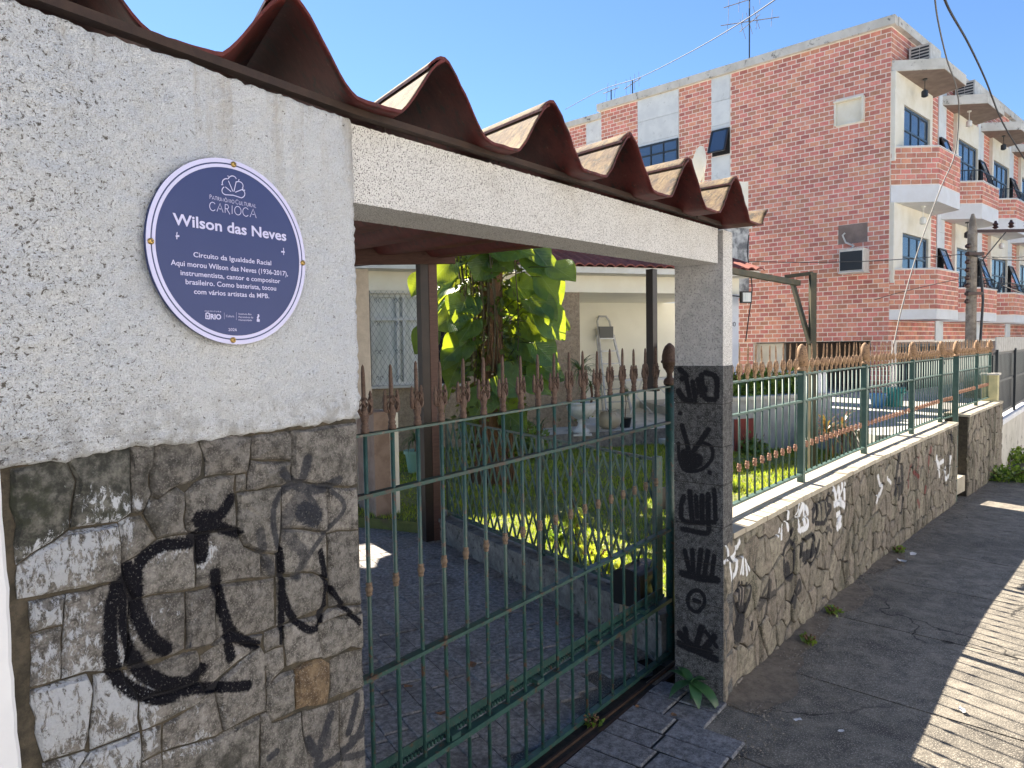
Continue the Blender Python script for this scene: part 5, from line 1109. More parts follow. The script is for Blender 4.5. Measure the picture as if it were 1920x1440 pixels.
# leaves placed one by one after the photograph (picture point, size, direction the tip hangs), then a general cover
hand = [(840, 535, .33, (-.9, 0, -.35)), (838, 600, .30, (-.9, 0, -.4)), (850, 575, .27, (-1, .2, .0)), (852, 655, .30, (-.8, -.2, -.6)), (850, 700, .30, (-.5, -.3, -.9)), (835, 745, .28, (-.4, -.2, -.9)), (905, 500, .36, (-.3, -.5, -.6)), (898, 470, .34, (-.9, -.2, .1)), (965, 465, .40, (.9, -.3, -.25)), (1005, 470, .42, (.7, 0, -.75)), (1010, 505, .3, (.45, .1, -.9)), (940, 495, .30, (.6, -.5, -.35)), (985, 540, .30, (.9, -.4, -.1)), (1035, 545, .32, (.6, 0, -.8)), (990, 570, .34, (.8, -.4, -.4)), (1020, 580, .34, (.8, -.3, -.55)), (1005, 620, .30, (.6, -.5, -.6)), (1040, 610, .36, (.75, .1, -.65)), (1000, 660, .30, (.6, -.4, -.7)), (1025, 665, .32, (.7, 0, -.65)), (965, 650, .26, (.3, -.6, -.7)), (985, 700, .30, (.5, -.4, -.8)), (960, 720, .32, (.8, 0, -.5)), (905, 660, .26, (-.3, -.6, -.7)), (910, 690, .32, (0, -.7, -.7)), (875, 620, .26, (-.5, -.3, -.7)), (950, 750, .28, (.3, -.4, -.8)), (900, 760, .30, (-.4, -.4, -.7)), (880, 800, .30, (-.3, -.4, -.8)), (930, 800, .26, (.2, -.5, -.8)), (968, 790, .28, (.7, -.2, -.6)), (850, 660, .3, (-.9, .2, -.3)), (1040, 700, .28, (.9, .2, -.4)), (870, 480, .3, (-.8, .3, -.3)), (880, 555, .32, (-.6, -.6, -.35)), (930, 560, .3, (.2, -.8, -.5)), (1010, 720, .3, (.8, .1, -.6))]
lst = []
for (x, y, s_, d) in hand:
    dd = Vector(ray(x, y)); dist = R(-.35, .05) ; t = (TB.y-.25+R(-.15, .3))/dd.y; p = Vector((0, 0, H))+dd*t; lst.append((p-TB, s_*1.2, Vector(d)))
for k in range(120):
    z = R(.35, 3.6); a = R(0, 6.28); r_ = R(.25, .85)*(1.15-.26*abs(z-2.5))
    if 1.0 < z < 2.35 and abs((a-math.atan2(camd.y, camd.x)+math.pi) % 6.28-math.pi) < .75: continue
    if z < 1.1 and r_ > .5: continue
    if z > 1.1: r_ = max(r_, .35); lst.append((Vector((r_*math.cos(a), r_*math.sin(a), z)), R(.22, .40), Vector((math.cos(a)+R(-.5, .5), math.sin(a)+R(-.5, .5), R(-1.3, -.2)))))
for (p, s_, d) in lst:
    tip = p; base = p-d.normalized()*s_*.5
    o = link('leaf', random.choice(LM), tree, base); o.scale = (s_, s_*R(.85, 1.1), s_); out_ = Vector((p.x, p.y, 0)); out_ = out_.normalized() if out_.length > .05 else camd
    orient(o, d, out_*.4+Vector((0, 0, R(.2, .8)))+camd*R(.5, 1.2)+Vector((R(-.4, .4), R(-.4, .4), 0)))
    z0 = max(.1, base.z-R(.05, .3)); mbp.tube([(base.x*.25, base.y*.25, z0), (base.x*.65, base.y*.65, base.z+.02), tuple(base)], .007, 4)
mbp.build('leaf_stalks', m_leafs, tree)
sm = MB()
for k in range(1500):
    z = R(.3, 3.4); a = R(0, 6.28); r_ = R(.12, .42); L = R(.05, .13); w_ = L*.28; p = Vector((r_*math.cos(a), r_*math.sin(a), z)); d = Vector((math.cos(a)+R(-.8, .8), math.sin(a)+R(-.8, .8), R(-1.4, .6))).normalized()*L; sd_ = d.cross(Vector((R(-1, 1), R(-1, 1), R(-1, 1)))).normalized()*w_
    sm.add([p, p+d*.5+sd_, p+d, p+d*.5-sd_], [(0, 1, 2, 3)])
tag(sm.build('small_leaves', m_leafs, tree), kind='stuff')
def strap_plant(name, label, cat, loc, n, L, W, mat, stemh=0, spread=1.2, group=None, pot=None, seed=1, stemr=.02, up=.5):
    rn = random.Random(seed); t = thing(name, label, cat, loc, 0, group); ms = []
    for v in range(3): ms.append(blade_leaf(L*(.8+.2*v), W, rn.uniform(.9, 1.6)).mesh('leaf', mat, smooth=True))
    if stemh: MB().tube([(0, 0, 0), (.02, 0, stemh*.5), (0, 0, stemh)], stemr, 6).build('stem', m_bark, t)
    for k in range(n):
        a = k*2.4+rn.uniform(-.3, .3); el = rn.uniform(-.2, 1.3)*up+.15
        o = link('leaf', rn.choice(ms), t, (0, 0, stemh*rn.uniform(.82, 1)+.0)); orient(o, (math.cos(a)*math.cos(el), math.sin(a)*math.cos(el), math.sin(el)), (0, 0, 1)); s_ = rn.uniform(.75, 1.1); o.scale = (s_, s_, s_)
    return t
pv = lambda x, y, z: at_z(x, y, z)
# urn with a strap-leaved palm
ul = pv(1090, 812, ZP); urn = thing('garden_urn', 'white fluted pedestal urn on the patio edge below the strappy palm', 'urn', ul)
mb = MB(); pr_ = [(.13, 0), (.13, .05), (.09, .07), (.06, .12), (.05, .17), (.07, .19), (.05, .21), (.10, .24), (.17, .30), (.215, .37), (.22, .42), (.205, .44), (.235, .46), (.235, .485), (.20, .485), (.18, .44), (.001, .44)]
mb.lathe(pr_, 32); mb.v = [(x*(1+.035*math.cos(16*math.atan2(y, x))*(.2 < z < .43)), y*(1+.035*math.cos(16*math.atan2(y, x))*(.2 < z < .43)), z) for x, y, z in mb.v]; mb.build('bowl', m_urn, urn, smooth=True)
MB().box(-.15, .15, -.15, .15, -.03, .0).build('plinth', m_urn, urn)
strap_plant('urn_palm', 'spiky dark green strap-leaved palm growing out of the white urn', 'palm', ul+Vector((0, 0, .44)), 46, .52, .028, m_drac, stemh=.55, seed=3, up=.9)
strap_plant('urn_palm', 'shorter spiky palm head leaning right beside the tall one in the urn', 'palm', ul+Vector((.16, .05, .44)), 30, .42, .024, m_drac, stemh=.30, seed=8, up=.8)
bl = pv(1142, 806, ZP); bp = thing('round_pot', 'round beige glazed pot on a saucer between the urn and the small black pot', 'pot', bl); MB().lathe([(.10, .02), (.17, .07), (.20, .15), (.185, .23), (.13, .28), (.14, .30), (.12, .30), (.11, .26), (.001, .26)], 24).build('body', m_potb, bp, smooth=True); MB().lathe([(.17, 0), (.19, .02), (.001, .02)], 20).build('saucer', m_urn, bp)
strap_plant('potted_bromeliad', 'sparse brownish spiky plant in the round beige pot', 'plant', bl+Vector((0, 0, .26)), 22, .26, .014, m_cord, seed=5, up=1.1)
sl = pv(1172, 803, ZP); bp = thing('small_pot', 'small black plastic pot with a white saucer right of the beige pot', 'pot', sl); MB().lathe([(.08, .015), (.11, .17), (.115, .175), (.10, .175), (.001, .16)], 16).build('body', m_black, bp); MB().lathe([(.12, 0), (.13, .015), (.001, .015)], 16).build('saucer', m_urn, bp)
strap_plant('potted_sapling', 'slim upright leafy sapling growing in the small black pot', 'plant', sl+Vector((0, 0, .16)), 34, .13, .035, m_drac, stemh=.50, seed=6, up=.8, stemr=.008)
# ladder
la = HF.w(hpx(1135, 600, 2.4)[0], 2.45, ZP); ld = thing('step_ladder', 'folded aluminium step ladder leaning on the cream porch wall', 'ladder', la, HF.ang)
lt = hpx(1131, 593, 2.5)[1]-ZP; yb = -.35
P_ = lambda x, z: Vector((x+.11*(1-z/lt), -.5*(1-z/lt)+.08, z))
hw = lambda z: .13+.16*(1-z/lt)
MB().tube([P_(-hw(0), 0), P_(-hw(lt*.95), lt*.95), P_(-.08, lt), P_(.08, lt), P_(hw(lt*.95), lt*.95), P_(hw(0), 0)], .022, 8).build('rail', m_alu, ld)
for k in range(6): z = .2+k*.26; MB().bar(P_(-hw(z), z), P_(hw(z), z), .09, .025).build('tread', m_alu, ld)
MB().bar(P_(-hw(1.62), 1.62), P_(hw(1.62), 1.62), .10, .26).build('top_platform', m_grille, ld)
MB().bar(P_(-hw(0)-.03, 0)+Vector((0, .1, 0)), P_(-hw(lt*.8)-.03, lt*.8)+Vector((0, .02, 0)), .03).bar(P_(hw(0)+.03, 0)+Vector((0, .1, 0)), P_(hw(lt*.8)+.03, lt*.8)+Vector((0, .02, 0)), .03).build('back_leg', m_alu, ld)
# white drying rack at the right of the porch
dr = HF.w(hpx(1222, 700, 1.6)[0], 1.6, ZP); rk_ = thing('folding_table', 'white folding table with crossed tube legs on the porch', 'table', dr, HF.ang)
for s_ in (-.35, .35):
    MB().tube([(s_-.25, -.2, 0), (s_+.25, .2, .66)], .012, 6).build('leg', m_winwhite, rk_); MB().tube([(s_+.25, -.2, 0), (s_-.25, .2, .66)], .012, 6).build('leg', m_winwhite, rk_)
MB().box(-.75, .65, -.28, .28, .66, .70).build('top', m_winwhite, rk_)
bx = thing('storage_basket', 'dark round basket on the folding table on the porch', 'basket', dr+Vector((.0, 0, .70)), 0); MB().lathe([(.14, 0), (.17, .14), (.175, .15), (.15, .15), (.001, .02)], 14).build('body', m_black, bx)
# white planter trough with ground cover, under the tree at the left of the urn
pl_ = pv(1050, 825, .12); tg = thing('planter_trough', 'low white concrete planter trough full of green ground cover left of the urn', 'planter', pl_+Vector((0, .3, 0)), HF.ang)
MB().box(-.1, .62, -.2, .2, .0, .30).box(-.13, .65, -.23, .23, .30, .34).build('trough', m_urn, tg)
def clump(name, label, cat, loc, r, h, n, mat, L=.05, seed=1, kind=None, parent=None, sq=1.):
    rn = random.Random(seed); mb = MB()
    for k in range(n):
        a = rn.uniform(0, 6.28); q = rn.random()**.5; z = rn.random(); rr = r*q*(1-.25*z); d = .75+.5*noise.noise(Vector((math.cos(a)*2, math.sin(a)*2, z*3+seed)))
        p = Vector((rr*math.cos(a)*d, rr*math.sin(a)*d*sq, h*z*(1.1-.6*q)*d)); dr_ = Vector((rn.uniform(-1, 1), rn.uniform(-1, 1), rn.uniform(-.3, 1))).normalized()*L*rn.uniform(.6, 1.3); sd_ = dr_.cross(Vector((rn.uniform(-1, 1), rn.uniform(-1, 1), rn.uniform(-1, 1)))).normalized()*L*.35
        mb.add([p, p+dr_*.5+sd_, p+dr_, p+dr_*.5-sd_], [(0, 1, 2, 3)])
    if parent: o = mb.build(name, mat, parent); o.location = loc; return tag(o, kind=kind) if kind else o
    o = thing(name, label, cat, loc); tag(mb.build('foliage', mat, o), kind='stuff')
    st = MB()
    for k in range(7): a = k*.9; st.tube([(0, 0, -.02), (r*.3*math.cos(a), r*.3*math.sin(a), h*.45), (r*.55*math.cos(a), r*.55*math.sin(a), h*.8)], .006, 4)
    st.build('stems', m_bark, o); return o
clump('ground_cover', 'mass of small green leaves spilling over the white planter trough', 'plant', pl_+Vector((.22, .36, .30)), .42, .22, 900, m_shrub, .07, 2)
clump('bushy_fern', 'arching green fern clump at the foot of the pothos tree on its right', 'plant', pv(995, 860, .1), .36, .62, 700, m_shrub, .10, 3)
strap_plant('spider_plant', 'arching narrow-leaved plant left of the planter trough', 'plant', pv(1010, 835, .1), 50, .6, .018, m_drac, seed=12, stemh=.2, up=1.1)
# terracotta pot and green pot
for i, (x, y, r_, lab) in enumerate([(978, 858, .085, 'terracotta pot on the lawn edge behind the lattice, nearer the planter'), (957, 852, .075, 'terracotta pot tucked against the pothos tree foot')]):
    q = pv(x, y, .1); t = thing('terracotta_pot', lab, 'pot', q, 0, 'terracotta pots by the tree'); MB().lathe([(r_*.7, 0), (r_, r_*2), (r_*1.12, r_*2), (r_*1.12, r_*2.4), (r_*.9, r_*2.4), (.001, r_*2)], 16).build('body', m_terra, t)
q = pv(780, 885, .1); t = thing('green_pot', 'pale green plastic flower pot behind the timber post', 'pot', q); MB().lathe([(.10, 0), (.135, .24), (.155, .245), (.155, .285), (.13, .285), (.001, .25)], 20).build('body', m_greenpot, t)
strap_plant('potted_fern', 'fine dark green feathery plant in the pale green pot', 'plant', q+Vector((0, 0, .26)), 60, .30, .014, m_drac, seed=15, stemh=.18, up=1.)
# variegated yellow plant by the gate
q = pv(1078, 1085, .1); t = strap_plant('yellow_dracaena', 'sunlit yellow and green striped strap-leaved plant just behind the lattice fence', 'plant', q, 60, .17, .03, m_yellow, stemh=.08, seed=20, up=.9)
for k in range(7):
    for j in range(14):
        a = j*2.4+k; m0 = [c for c in bpy.data.meshes if c.name.startswith('leaf') and c.materials[0] == m_yellow][0]; o = link('leaf', m0, t, (0.0, 0, .10+k*.065)); el = R(-.2, .6); orient(o, (math.cos(a)*math.cos(el), math.sin(a)*math.cos(el), math.sin(el)), (0, 0, 1)); s_ = R(.7, 1.); o.scale = (s_,)*3
MB().tube([(0, 0, 0), (.02, 0, .25), (0, 0, .56)], .014, 6).build('stem', m_bark, t)
clump('yellow_green_bush', 'low bright green bush at the foot of the striped yellow plant', 'plant', pv(1110, 1075, .1)+Vector((.02, .1, 0)), .20, .2, 360, m_yellow, .06, 33)
clump('small_bush', 'small bright green bush on the lawn left of the striped plant', 'plant', pv(1050, 1015, .1), .14, .16, 240, m_shrub, .05, 34)
# weed at the gate post
wq = FB.w(OPEN_L-.06, .13, .0); wd = thing('broad_leaf_weed', 'dark green broad-leaved weed growing between the gate post and the tagged pillar', 'weed', wq)
wl = blade_leaf(.20, .075, .9, 6).mesh('leaf', m_weed, smooth=True)
for (dx, dy, dz, s_) in ((-.9, -.3, .15, .75), (.75, -.6, -.12, 1.05), (.1, -.95, -.1, .72), (-.5, .4, .6, .7), (-.3, .6, .9, .6), (.3, -.3, .8, .5), (.8, .1, .5, .55)): o = link('leaf', wl, wd, (0, 0, .09)); orient(o, (dx, dy, dz), (0, 0, 1)); o.scale = (s_,)*3
MB().tube([(0, 0, -.02), (0, 0, .1)], .007, 5).build('stem', m_weed, wd)
random.seed(77)
for i, (p, lab) in enumerate([(FB.w(1.62, .40, 0), 'tiny green weed in the gate track slot'), (FB.w(1.05, -.22, 0), 'tiny green weed beside the loose apron cobble'), (W1.at(.95, -.12, 0), 'small weed tuft in the dirt at the wall foot nearest the pillar'), (W1.at(1.5, -.09, 0), 'small weed tuft at the wall foot beyond the first dirt heap'), (W1.at(3.3, -.06, -.03), 'small weed tuft at the wall foot near the litter')]):
    clump('weed_tuft', lab, 'weed', p, .06, .05, 60, m_shrub, .03, 50+i)
clump('wall_foot_weeds', 'green creeping weeds along the foot of the far wall stretch', 'weed', W2.at(1.7, -.15, gz(W2.at(1.7))), .8, .22, 900, m_shrub, .06, 60, sq=.5)
clump('wall_foot_weeds', 'green weeds on the pavement edge under the grey rendered wall', 'weed', W2.at(2.3, .0, gz(W2.at(2.3)))+ST_D*1.2+ST_N*.1, .8, .25, 800, m_shrub, .06, 61, sq=.6)
cb = MB(); qd = [FB.w(.93, -.235), FB.w(1.02, -.25), FB.w(1.03, -.17), FB.w(.94, -.16)]; sett(cb, qd, -.03, .015); tag(cb.build('loose_cobble', m_slab, fix=True), 'single small grey cobble lying loose at the apron corner', 'cobble')
# litter and dry leaves
for i, (x, y, lab, mt, s_) in enumerate([(1497, 1355, 'pale dry leaf lying flat on the pavement nearest the pillar', m_litter, .028), (1578, 1377, 'crumpled white scrap on the pavement in the wall shade', m_litter, .022), (1805, 1337, 'pale scrap on the sunlit pavement', m_litter, .03), (1712, 1032, 'white paper scrap near the stone wall foot', m_litter, .05), (1690, 1046, 'clear plastic litter near the stone wall foot', m_litter, .07), (1262, 1345, 'curled reddish leaf on the apron slabs', m_deadleaf, .022), (1195, 1330, 'yellow brown leaf beside the gate track', m_deadleaf, .018), (827, 1345, 'curled dead leaf on the driveway behind the gate', m_deadleaf, .04), (885, 1252, 'pale flat dead leaf on the driveway stones', m_deadleaf, .045), (765, 1292, 'dark curled leaf on the driveway at the left', m_deadleaf, .035)]):
    p = pv(x, y, 0); p.z = gz(p)+.012; mb = MB(); n = 7
    mb.v = [(s_*R(.5, 1)*math.cos(2*math.pi*k/n), s_*.6*R(.5, 1)*math.sin(2*math.pi*k/n), R(0, s_*.3)) for k in range(n)]+[(0, 0, .0)]; mb.f = [(k, (k+1) % n, n) for k in range(n)]
    o = mb.build('dry_leaf' if mt == m_deadleaf or i == 0 else 'litter_scrap', mt); o.location = p; o.rotation_euler = (0, 0, R(0, 3)); tag(o, lab, 'leaf' if (mt == m_deadleaf or i == 0) else 'litter')
# ------------------------------------------------------------------ things behind the spiked fence
wbA = Frame(3.2, 10.3, .943, .333); qa = wbA.px(1368, 800)[0]; qb = wbA.px(1560, 800)[0]; zt_ = wbA.px(1440, 742)[1]
wb = thing('planter_wall', 'whitewashed block planter wall behind the spiked fence', 'wall', wbA.o, wbA.ang)
MB().box(qa-.2, qb, 0, .6, 0, zt_-.05).build('masonry', m_whitebrick, wb); MB().box(qa-.2, qb+.03, -.03, .63, zt_-.05, zt_).build('cap', m_conc, wb)
rq = wbA.px(1376, 830)[0], wbA.px(1412, 784); o = MB().box(rq[0], rq[1][0], -.015, -.002, .12, rq[1][1]).build('red_patch', m_redp, wb)
nm = [(1392, 'round leafy shrub on the planter wall nearest the house'), (1425, 'pale leafy shrub on the planter wall between its neighbours'), (1462, 'dark leafy shrub on the planter wall in a small pot'), (1495, 'small leafy shrub on the planter wall beside the fence post')]
for i, (x, lab) in enumerate(nm): clump('shrub', lab, 'shrub', wbA.w(wbA.px(x, 720)[0], .3, zt_), R(.26, .34), R(.42, .6), 420, m_shrub, .09, 70+i)
cr_l = [(1548, 'tall reddish strap-leaved plant behind the second fence panel, left one'), (1578, 'tall reddish strap-leaved plant behind the second fence panel, right one')]
for i, (x, lab) in enumerate(cr_l): q = pv(x, 872-i*10, .1); strap_plant('red_cordyline', lab, 'plant', q, 40, .55, .03, m_cord, stemh=.45, seed=80+i, up=1.3)
clump('low_bush', 'low bright bush on the lawn against the planter wall', 'bush', pv(1412, 850, .1), .3, .34, 380, m_shrub, .06, 90)
ca = pv(1532, 768, .35); ca = wbA.w(wbA.px(1532, 740)[0], .3, zt_); t = thing('white_tank', 'white square water tank standing on the planter wall behind the fence', 'tank', ca, HF.ang); MB().box(-.24, .26, -.2, .2, 0, .30).box(-.26, .28, -.22, .22, .30, .34).build('body', m_white, t)
for (x, y, mt, lab, s_) in ((1675, 762, m_teal, 'teal plastic bin in the yard behind the fence', .19), (1646, 764, m_blue, 'blue plastic bin beside the teal one in the yard', .14)):
    q = pv(x, y, .5); t = thing('plastic_bin', lab, 'bin', q, .5); 
    MB().lathe([(s_*.72, 0), (s_, .9*s_/.34*.62), (s_*1.08, .9*s_/.34*.63), (s_*1.08, .9*s_/.34*.68), (s_*.95, .9*s_/.34*.70), (.001, .9*s_/.34*.70)], 18).build('body', mt, t); MB().box(-s_*.4, s_*.4, -s_*1.12, -s_*1.0, .9*s_/.34*.5, .9*s_/.34*.56).build('handle', mt, t)
# welded steel arm frame
af = thing('steel_arm_frame', 'dark olive steel post with a diagonal brace and long arm reaching from the house', 'frame', Vector((3.19, 7.52, .1)))
m_olive = M('olive_steel', (.045, .05, .035), (.09, .075, .045), 8, rough=.6)
ob = Vector((3.19, 7.52, .1)); tp = Vector(ray(1524, 512)); tt = 7.52/tp[1]; top = Vector((0, 0, H))+tp*tt
d1 = Vector(ray(1366, 507)); p1 = Vector((0, 0, H))+d1*((top.z-.02-H)/d1.z); d2 = Vector(ray(1497, 531)); p2 = Vector((0, 0, H))+d2*((top.z-.1-H)/d2.z)
d3 = Vector(ray(1472, 519)); p3 = Vector((0, 0, H))+d3*((top.z-.02-H)/d3.z); MB().bar((top.x-ob.x, 0, 0), top-ob, .06).build('post', m_olive, af); MB().bar(p3-ob, top-ob, .05, .035).build('cross_arm', m_olive, af)
d4 = Vector(ray(1519, 645)); p4 = Vector((0, 0, H))+d4*(7.5/d4.y); d5 = Vector(ray(1484, 524)); p5 = Vector((0, 0, H))+d5*(7.75/d5.y); MB().bar(p4-ob, p5-ob, .04).build('brace', m_olive, af); MB().bar(p1-ob, p2-ob, .055).build('long_arm', m_olive, af)
# ------------------------------------------------------------------ the flats
BC = Vector((8.58, 16.2, 0)); FD = Vector((-.728, .686, 0)); TLn = 7.94
FA = Frame(BC.x+FD.x*TLn, BC.y+FD.y*TLn, -FD.x, -FD.y); FFr = Frame(BC.x, BC.y, .7337, .6795)
ab = thing('apartment_building', 'three-storey red brick apartment block with white stone panels and balconies', 'building', FA.o, FA.ang)
zr0 = FA.px(1500, 641)[1]; ZR_ = FA.px(1660, 52)[1]; MODL = 3.45; NM = 6
def brick_wall(L, z0, z1, holes, parent, fr, nparts, order=None, y0=0, bw=.205, bh=.089, jt=.019, key=None):
    rows = int((z1-z0)/(bh+jt)); bh = (z1-z0)/rows-jt; rest = MB(); allb = []
    for r_ in range(rows):
        za = z0+r_*(bh+jt)+jt/2; zb_ = za+bh; x = -(bw+jt)*.5*(r_ % 2)
        while x < L:
            segs = [(max(0, x+jt/2), min(L, x+bw+jt/2))]
            for (h0, h1, g0, g1) in holes:
                if zb_ > g0 and za < g1:
                    new = []
                    for a, b in segs:
                        if b <= h0 or a >= h1: new.append((a, b))
                        else:
                            if a < h0: new.append((a, h0))
                            if b > h1: new.append((h1, b))
                    segs = new
            for a, b in segs:
                if b-a > .03: allb.append((a, b, za, zb_))
            x += bw+jt
    if key: allb.sort(key=key)
    for i, (a, b, za, zb_) in enumerate(allb):
        d = y0-.006-R(0, .003); c = .003
        vs = [(a, y0, za), (b, y0, za), (b, y0, zb_), (a, y0, zb_), (a+c, d, za+c), (b-c, d, za+c), (b-c, d, zb_-c), (a+c, d, zb_-c)]; fs = [(4, 5, 6, 7), (0, 1, 5, 4), (1, 2, 6, 5), (2, 3, 7, 6), (3, 0, 4, 7)]
        if i < nparts: MB().add(vs, fs).build('brick', m_brick, parent)
        else: rest.add(vs, fs)
    return rest
X_ = lambda x: FA.px(x, 300)[0]
PA = (X_(1196), X_(1274)); PB = (X_(1334), X_(1370)); Z_A0 = FA.px(1236, 313)[1]; Z_A1 = FA.px(1236, 268)[1]; Z_B0 = FA.px(1352, 291)[1]; Z_B1 = FA.px(1352, 242)[1]
NI = (X_(1567), X_(1618), FA.px(1590, 232)[1], FA.px(1590, 190)[1]); AC_ = (X_(1573), X_(1628), FA.px(1600, 448)[1], FA.px(1600, 420)[1])
holes = [(PA[0], PA[1], 0, 99), (PB[0], PB[1], 0, 99), NI, AC_]
random.seed(9)
MB().box(0, TLn, 0, .2, zr0, ZR_).build('wall', m_bmortar, ab)
br = brick_wall(TLn, zr0, ZR_-.02, holes, ab, FA, 300, key=lambda q: -q[0]+abs(q[2]-5)*.25)
tag(br.build('bricks', m_brick, ab), kind='stuff')
MB().box(-.1, TLn+.1, -.10, .35, ZR_, ZR_+.20).build('parapet_cap', m_conc, ab)
for (a, b), (zl, zh) in ((PA, (Z_A0, Z_A1)), (PB, (Z_B0, Z_B1))):
    z = ZR_-.02
    while z > zh+.02: z2 = max(zh, z-.62); MB().box(a+.015, b-.015, -.022, -.001, z2+.004, z-.004).build('stone_panel', m_marble, ab); z = z2
    z = zl-.03
    while z > zr0+.3: z2 = z-.62; MB().box(a+.015, b-.015, -.022, -.001, z2+.004, z-.004).build('stone_panel', m_marble, ab); z = z2
def window(par, a, b, za, zb_, y=0, mull=1, trans=None, fm=m_frameblk, gm=m_glass, fw_=.045, name='window'):
    w_ = MB().box(a, b, y+.005, y+.02, za, zb_).build(name, m_dark, par)
    fr = MB(); fr.box(a, b, y-.035, y, za, za+fw_).box(a, b, y-.035, y, zb_-fw_, zb_).box(a, a+fw_, y-.034, y-.001, za+fw_, zb_-fw_).box(b-fw_, b, y-.034, y-.001, za+fw_, zb_-fw_)
    xs_ = [a+fw_+(b-a-2*fw_)*i/(mull+1) for i in range(mull+2)]
    for x in xs_[1:-1]: fr.box(x-fw_*.4, x+fw_*.4, y-.033, y-.002, za+fw_, zb_-fw_)
    if trans: fr.box(a+fw_, b-fw_, y-.037, y-.003, trans-fw_*.4, trans+fw_*.4)
    fr.build('frame', fm, w_)
    zs_ = [(za+fw_, (trans-fw_*.4) if trans else zb_-fw_)]+([(trans+fw_*.4, zb_-fw_)] if trans else [])
    for x, x2 in zip(xs_[:-1], xs_[1:]):
        for z, z2 in zs_: MB().box(x+.006, x2-.006, y-.014, y-.010, z, z2).build('pane', gm, w_)
    return w_
window(ab, PA[0]+.02, PA[1]-.02, Z_A0, Z_A1, -.03, 2, (Z_A0+Z_A1)/2+.03)
for (a, b, za, zb_) in ((PA[0]+.02, PA[1]-.02, Z_A0-2.8, Z_A1-2.8),): window(ab, a, b, za, zb_, -.03, 2, (za+zb_)/2)
# tilted open window in the narrow panel
wv = MB().box(PB[0]+.02, PB[1]-.02, -.002, .0, Z_B0, Z_B1).build('window', m_dark, ab)
mb = MB(); a, b = PB[0]+.05, PB[1]-.05
def tl_(x, s_, dy=0): return (x, -.05-.22*s_+dy, Z_B1-.03-(Z_B1-Z_B0-.08)*s_)
for p, q in (((a, 0), (b, 0)), ((a, 1), (b, 1)), ((a, 0), (a, 1)), ((b, 0), (b, 1))): mb.bar(tl_(*p), tl_(*q), .05, .03)
mb.build('frame', m_frameblk, wv); MB().add([tl_(a, 0), tl_(b, 0), tl_(b, 1), tl_(a, 1)], [(0, 1, 2, 3)]).build('pane', m_glass, wv)
# shallow tapered recess box and air conditioner
nb_ = MB(); nb_.box(NI[0]+.01, NI[1]-.01, -.004, .0, NI[2]+.01, NI[3]-.01); nb_.box(NI[0]-.03, NI[1]+.03, -.12, 0, NI[3]-.0, NI[3]+.035).box(NI[1]-.01, NI[1]+.04, -.12, 0, NI[2], NI[3]).box(NI[0]-.03, NI[0]+.01, -.05, 0, NI[2], NI[3]).box(NI[0], NI[1]+.03, -.03, 0, NI[2]-.02, NI[2]+.01); nb_.build('blind_niche', m_creamwin, ab)
MB().box(AC_[0], AC_[1], -.004, 0, AC_[2]-.1, AC_[3]).build('niche_back', m_soffit, ab)
ax, az = FA.px(1601, 488, -.25); aw = .26
ac = thing('air_conditioner', 'old white window air conditioner sticking out of the brick side wall, front grille dark', 'air conditioner', FA.w(ax, 0, az-.27), FA.ang)
MB().box(-aw, aw, -.45, .0, 0, .52).build('casing', m_ac, ac); MB().box(-aw+.02, aw-.02, -.455, -.451, .03, .46).build('grille', m_frameblk, ac); MB().tube([(-.1, -.2, .52), (-.05, -.12, .62), (-.25, -.04, .72), (-.33, -.02, .9), (-.28, 0, .95)], .022, 6).build('hose', m_conc, ac); MB().box(-aw-.02, aw+.02, -.47, 0, -.03, -.002).build('shelf', m_conc, ac)
# set-back left wing
FW = Frame(1, 1, 1, 0); wq = Vector(ray(1150, 212)); wp = Vector((0, 0, H))+wq*(22.7/wq.y); FW = Frame(wp.x+FD.x*3, wp.y+FD.y*3, -FD.x, -FD.y)
wg = thing('building_wing', 'lower set-back brick wing with a white stone panel at the far left of the flats', 'building', FW.o, FW.ang)
zw = FW.px(1110, 228)[1]; LWG = 3.0; pa_ = (FW.px(1100, 260)[0], FW.px(1152, 260)[0])
wl0 = FW.px(1066, 240)[0]
MB().box(wl0, LWG, 0, .2, 1.7, zw).build('wall', m_bmortar, wg); tag(brick_wall(LWG, 1.7, zw-.02, [(pa_[0], pa_[1], 0, 99), (-9, wl0, 0, 99)], wg, FW, 0).build('bricks', m_brick, wg), kind='stuff')
MB().box(wl0-.1, LWG+.1, -.1, .3, zw, zw+.18).build('parapet_cap', m_conc, wg)
z = zw-.02
while z > 5.2: MB().box(pa_[0], min(LWG, pa_[1]), -.022, -.001, z-.62+.004, z-.004).build('stone_panel', m_marble, wg); z -= .62
# ---- street front of the flats
fb = thing('balcony_block', 'street facing part of the brick flats with stepped angular balconies and white canopies', 'building', FFr.o, FFr.ang)
zbal = [(FFr.px(1674, 279)[1], FFr.px(1674, 350)[1], FFr.px(1674, 382)[1]), (FFr.px(1674, 507)[1], FFr.px(1674, 582)[1], FFr.px(1674, 600)[1])]   # parapet top, slab top, slab bottom
zcan = (FFr.px(1676, 117)[1], FFr.px(1676, 137)[1]); ztopF = ZR_
Lf = MODL*NM
MB().box(.0, Lf, .0, .2, zr0-.05, ztopF).build('wall', m_bmortar, fb)
uF = lambda x, y=300: FFr.px(x, y)[0]
ud0, ud1 = uF(1687), uF(1733); usur = uF(1740); us0, us1 = uF(1757), uF(1771); 
holes = []
for k in range(NM):
    o_ = k*MODL; q_ = 0 if k == 0 else 1.05; holes += [(o_+q_, o_+min(usur+q_*.35, us0-.1), zbal[1][0]-.0, zcan[1]), (o_+us0, o_+us1, 0, 99)]
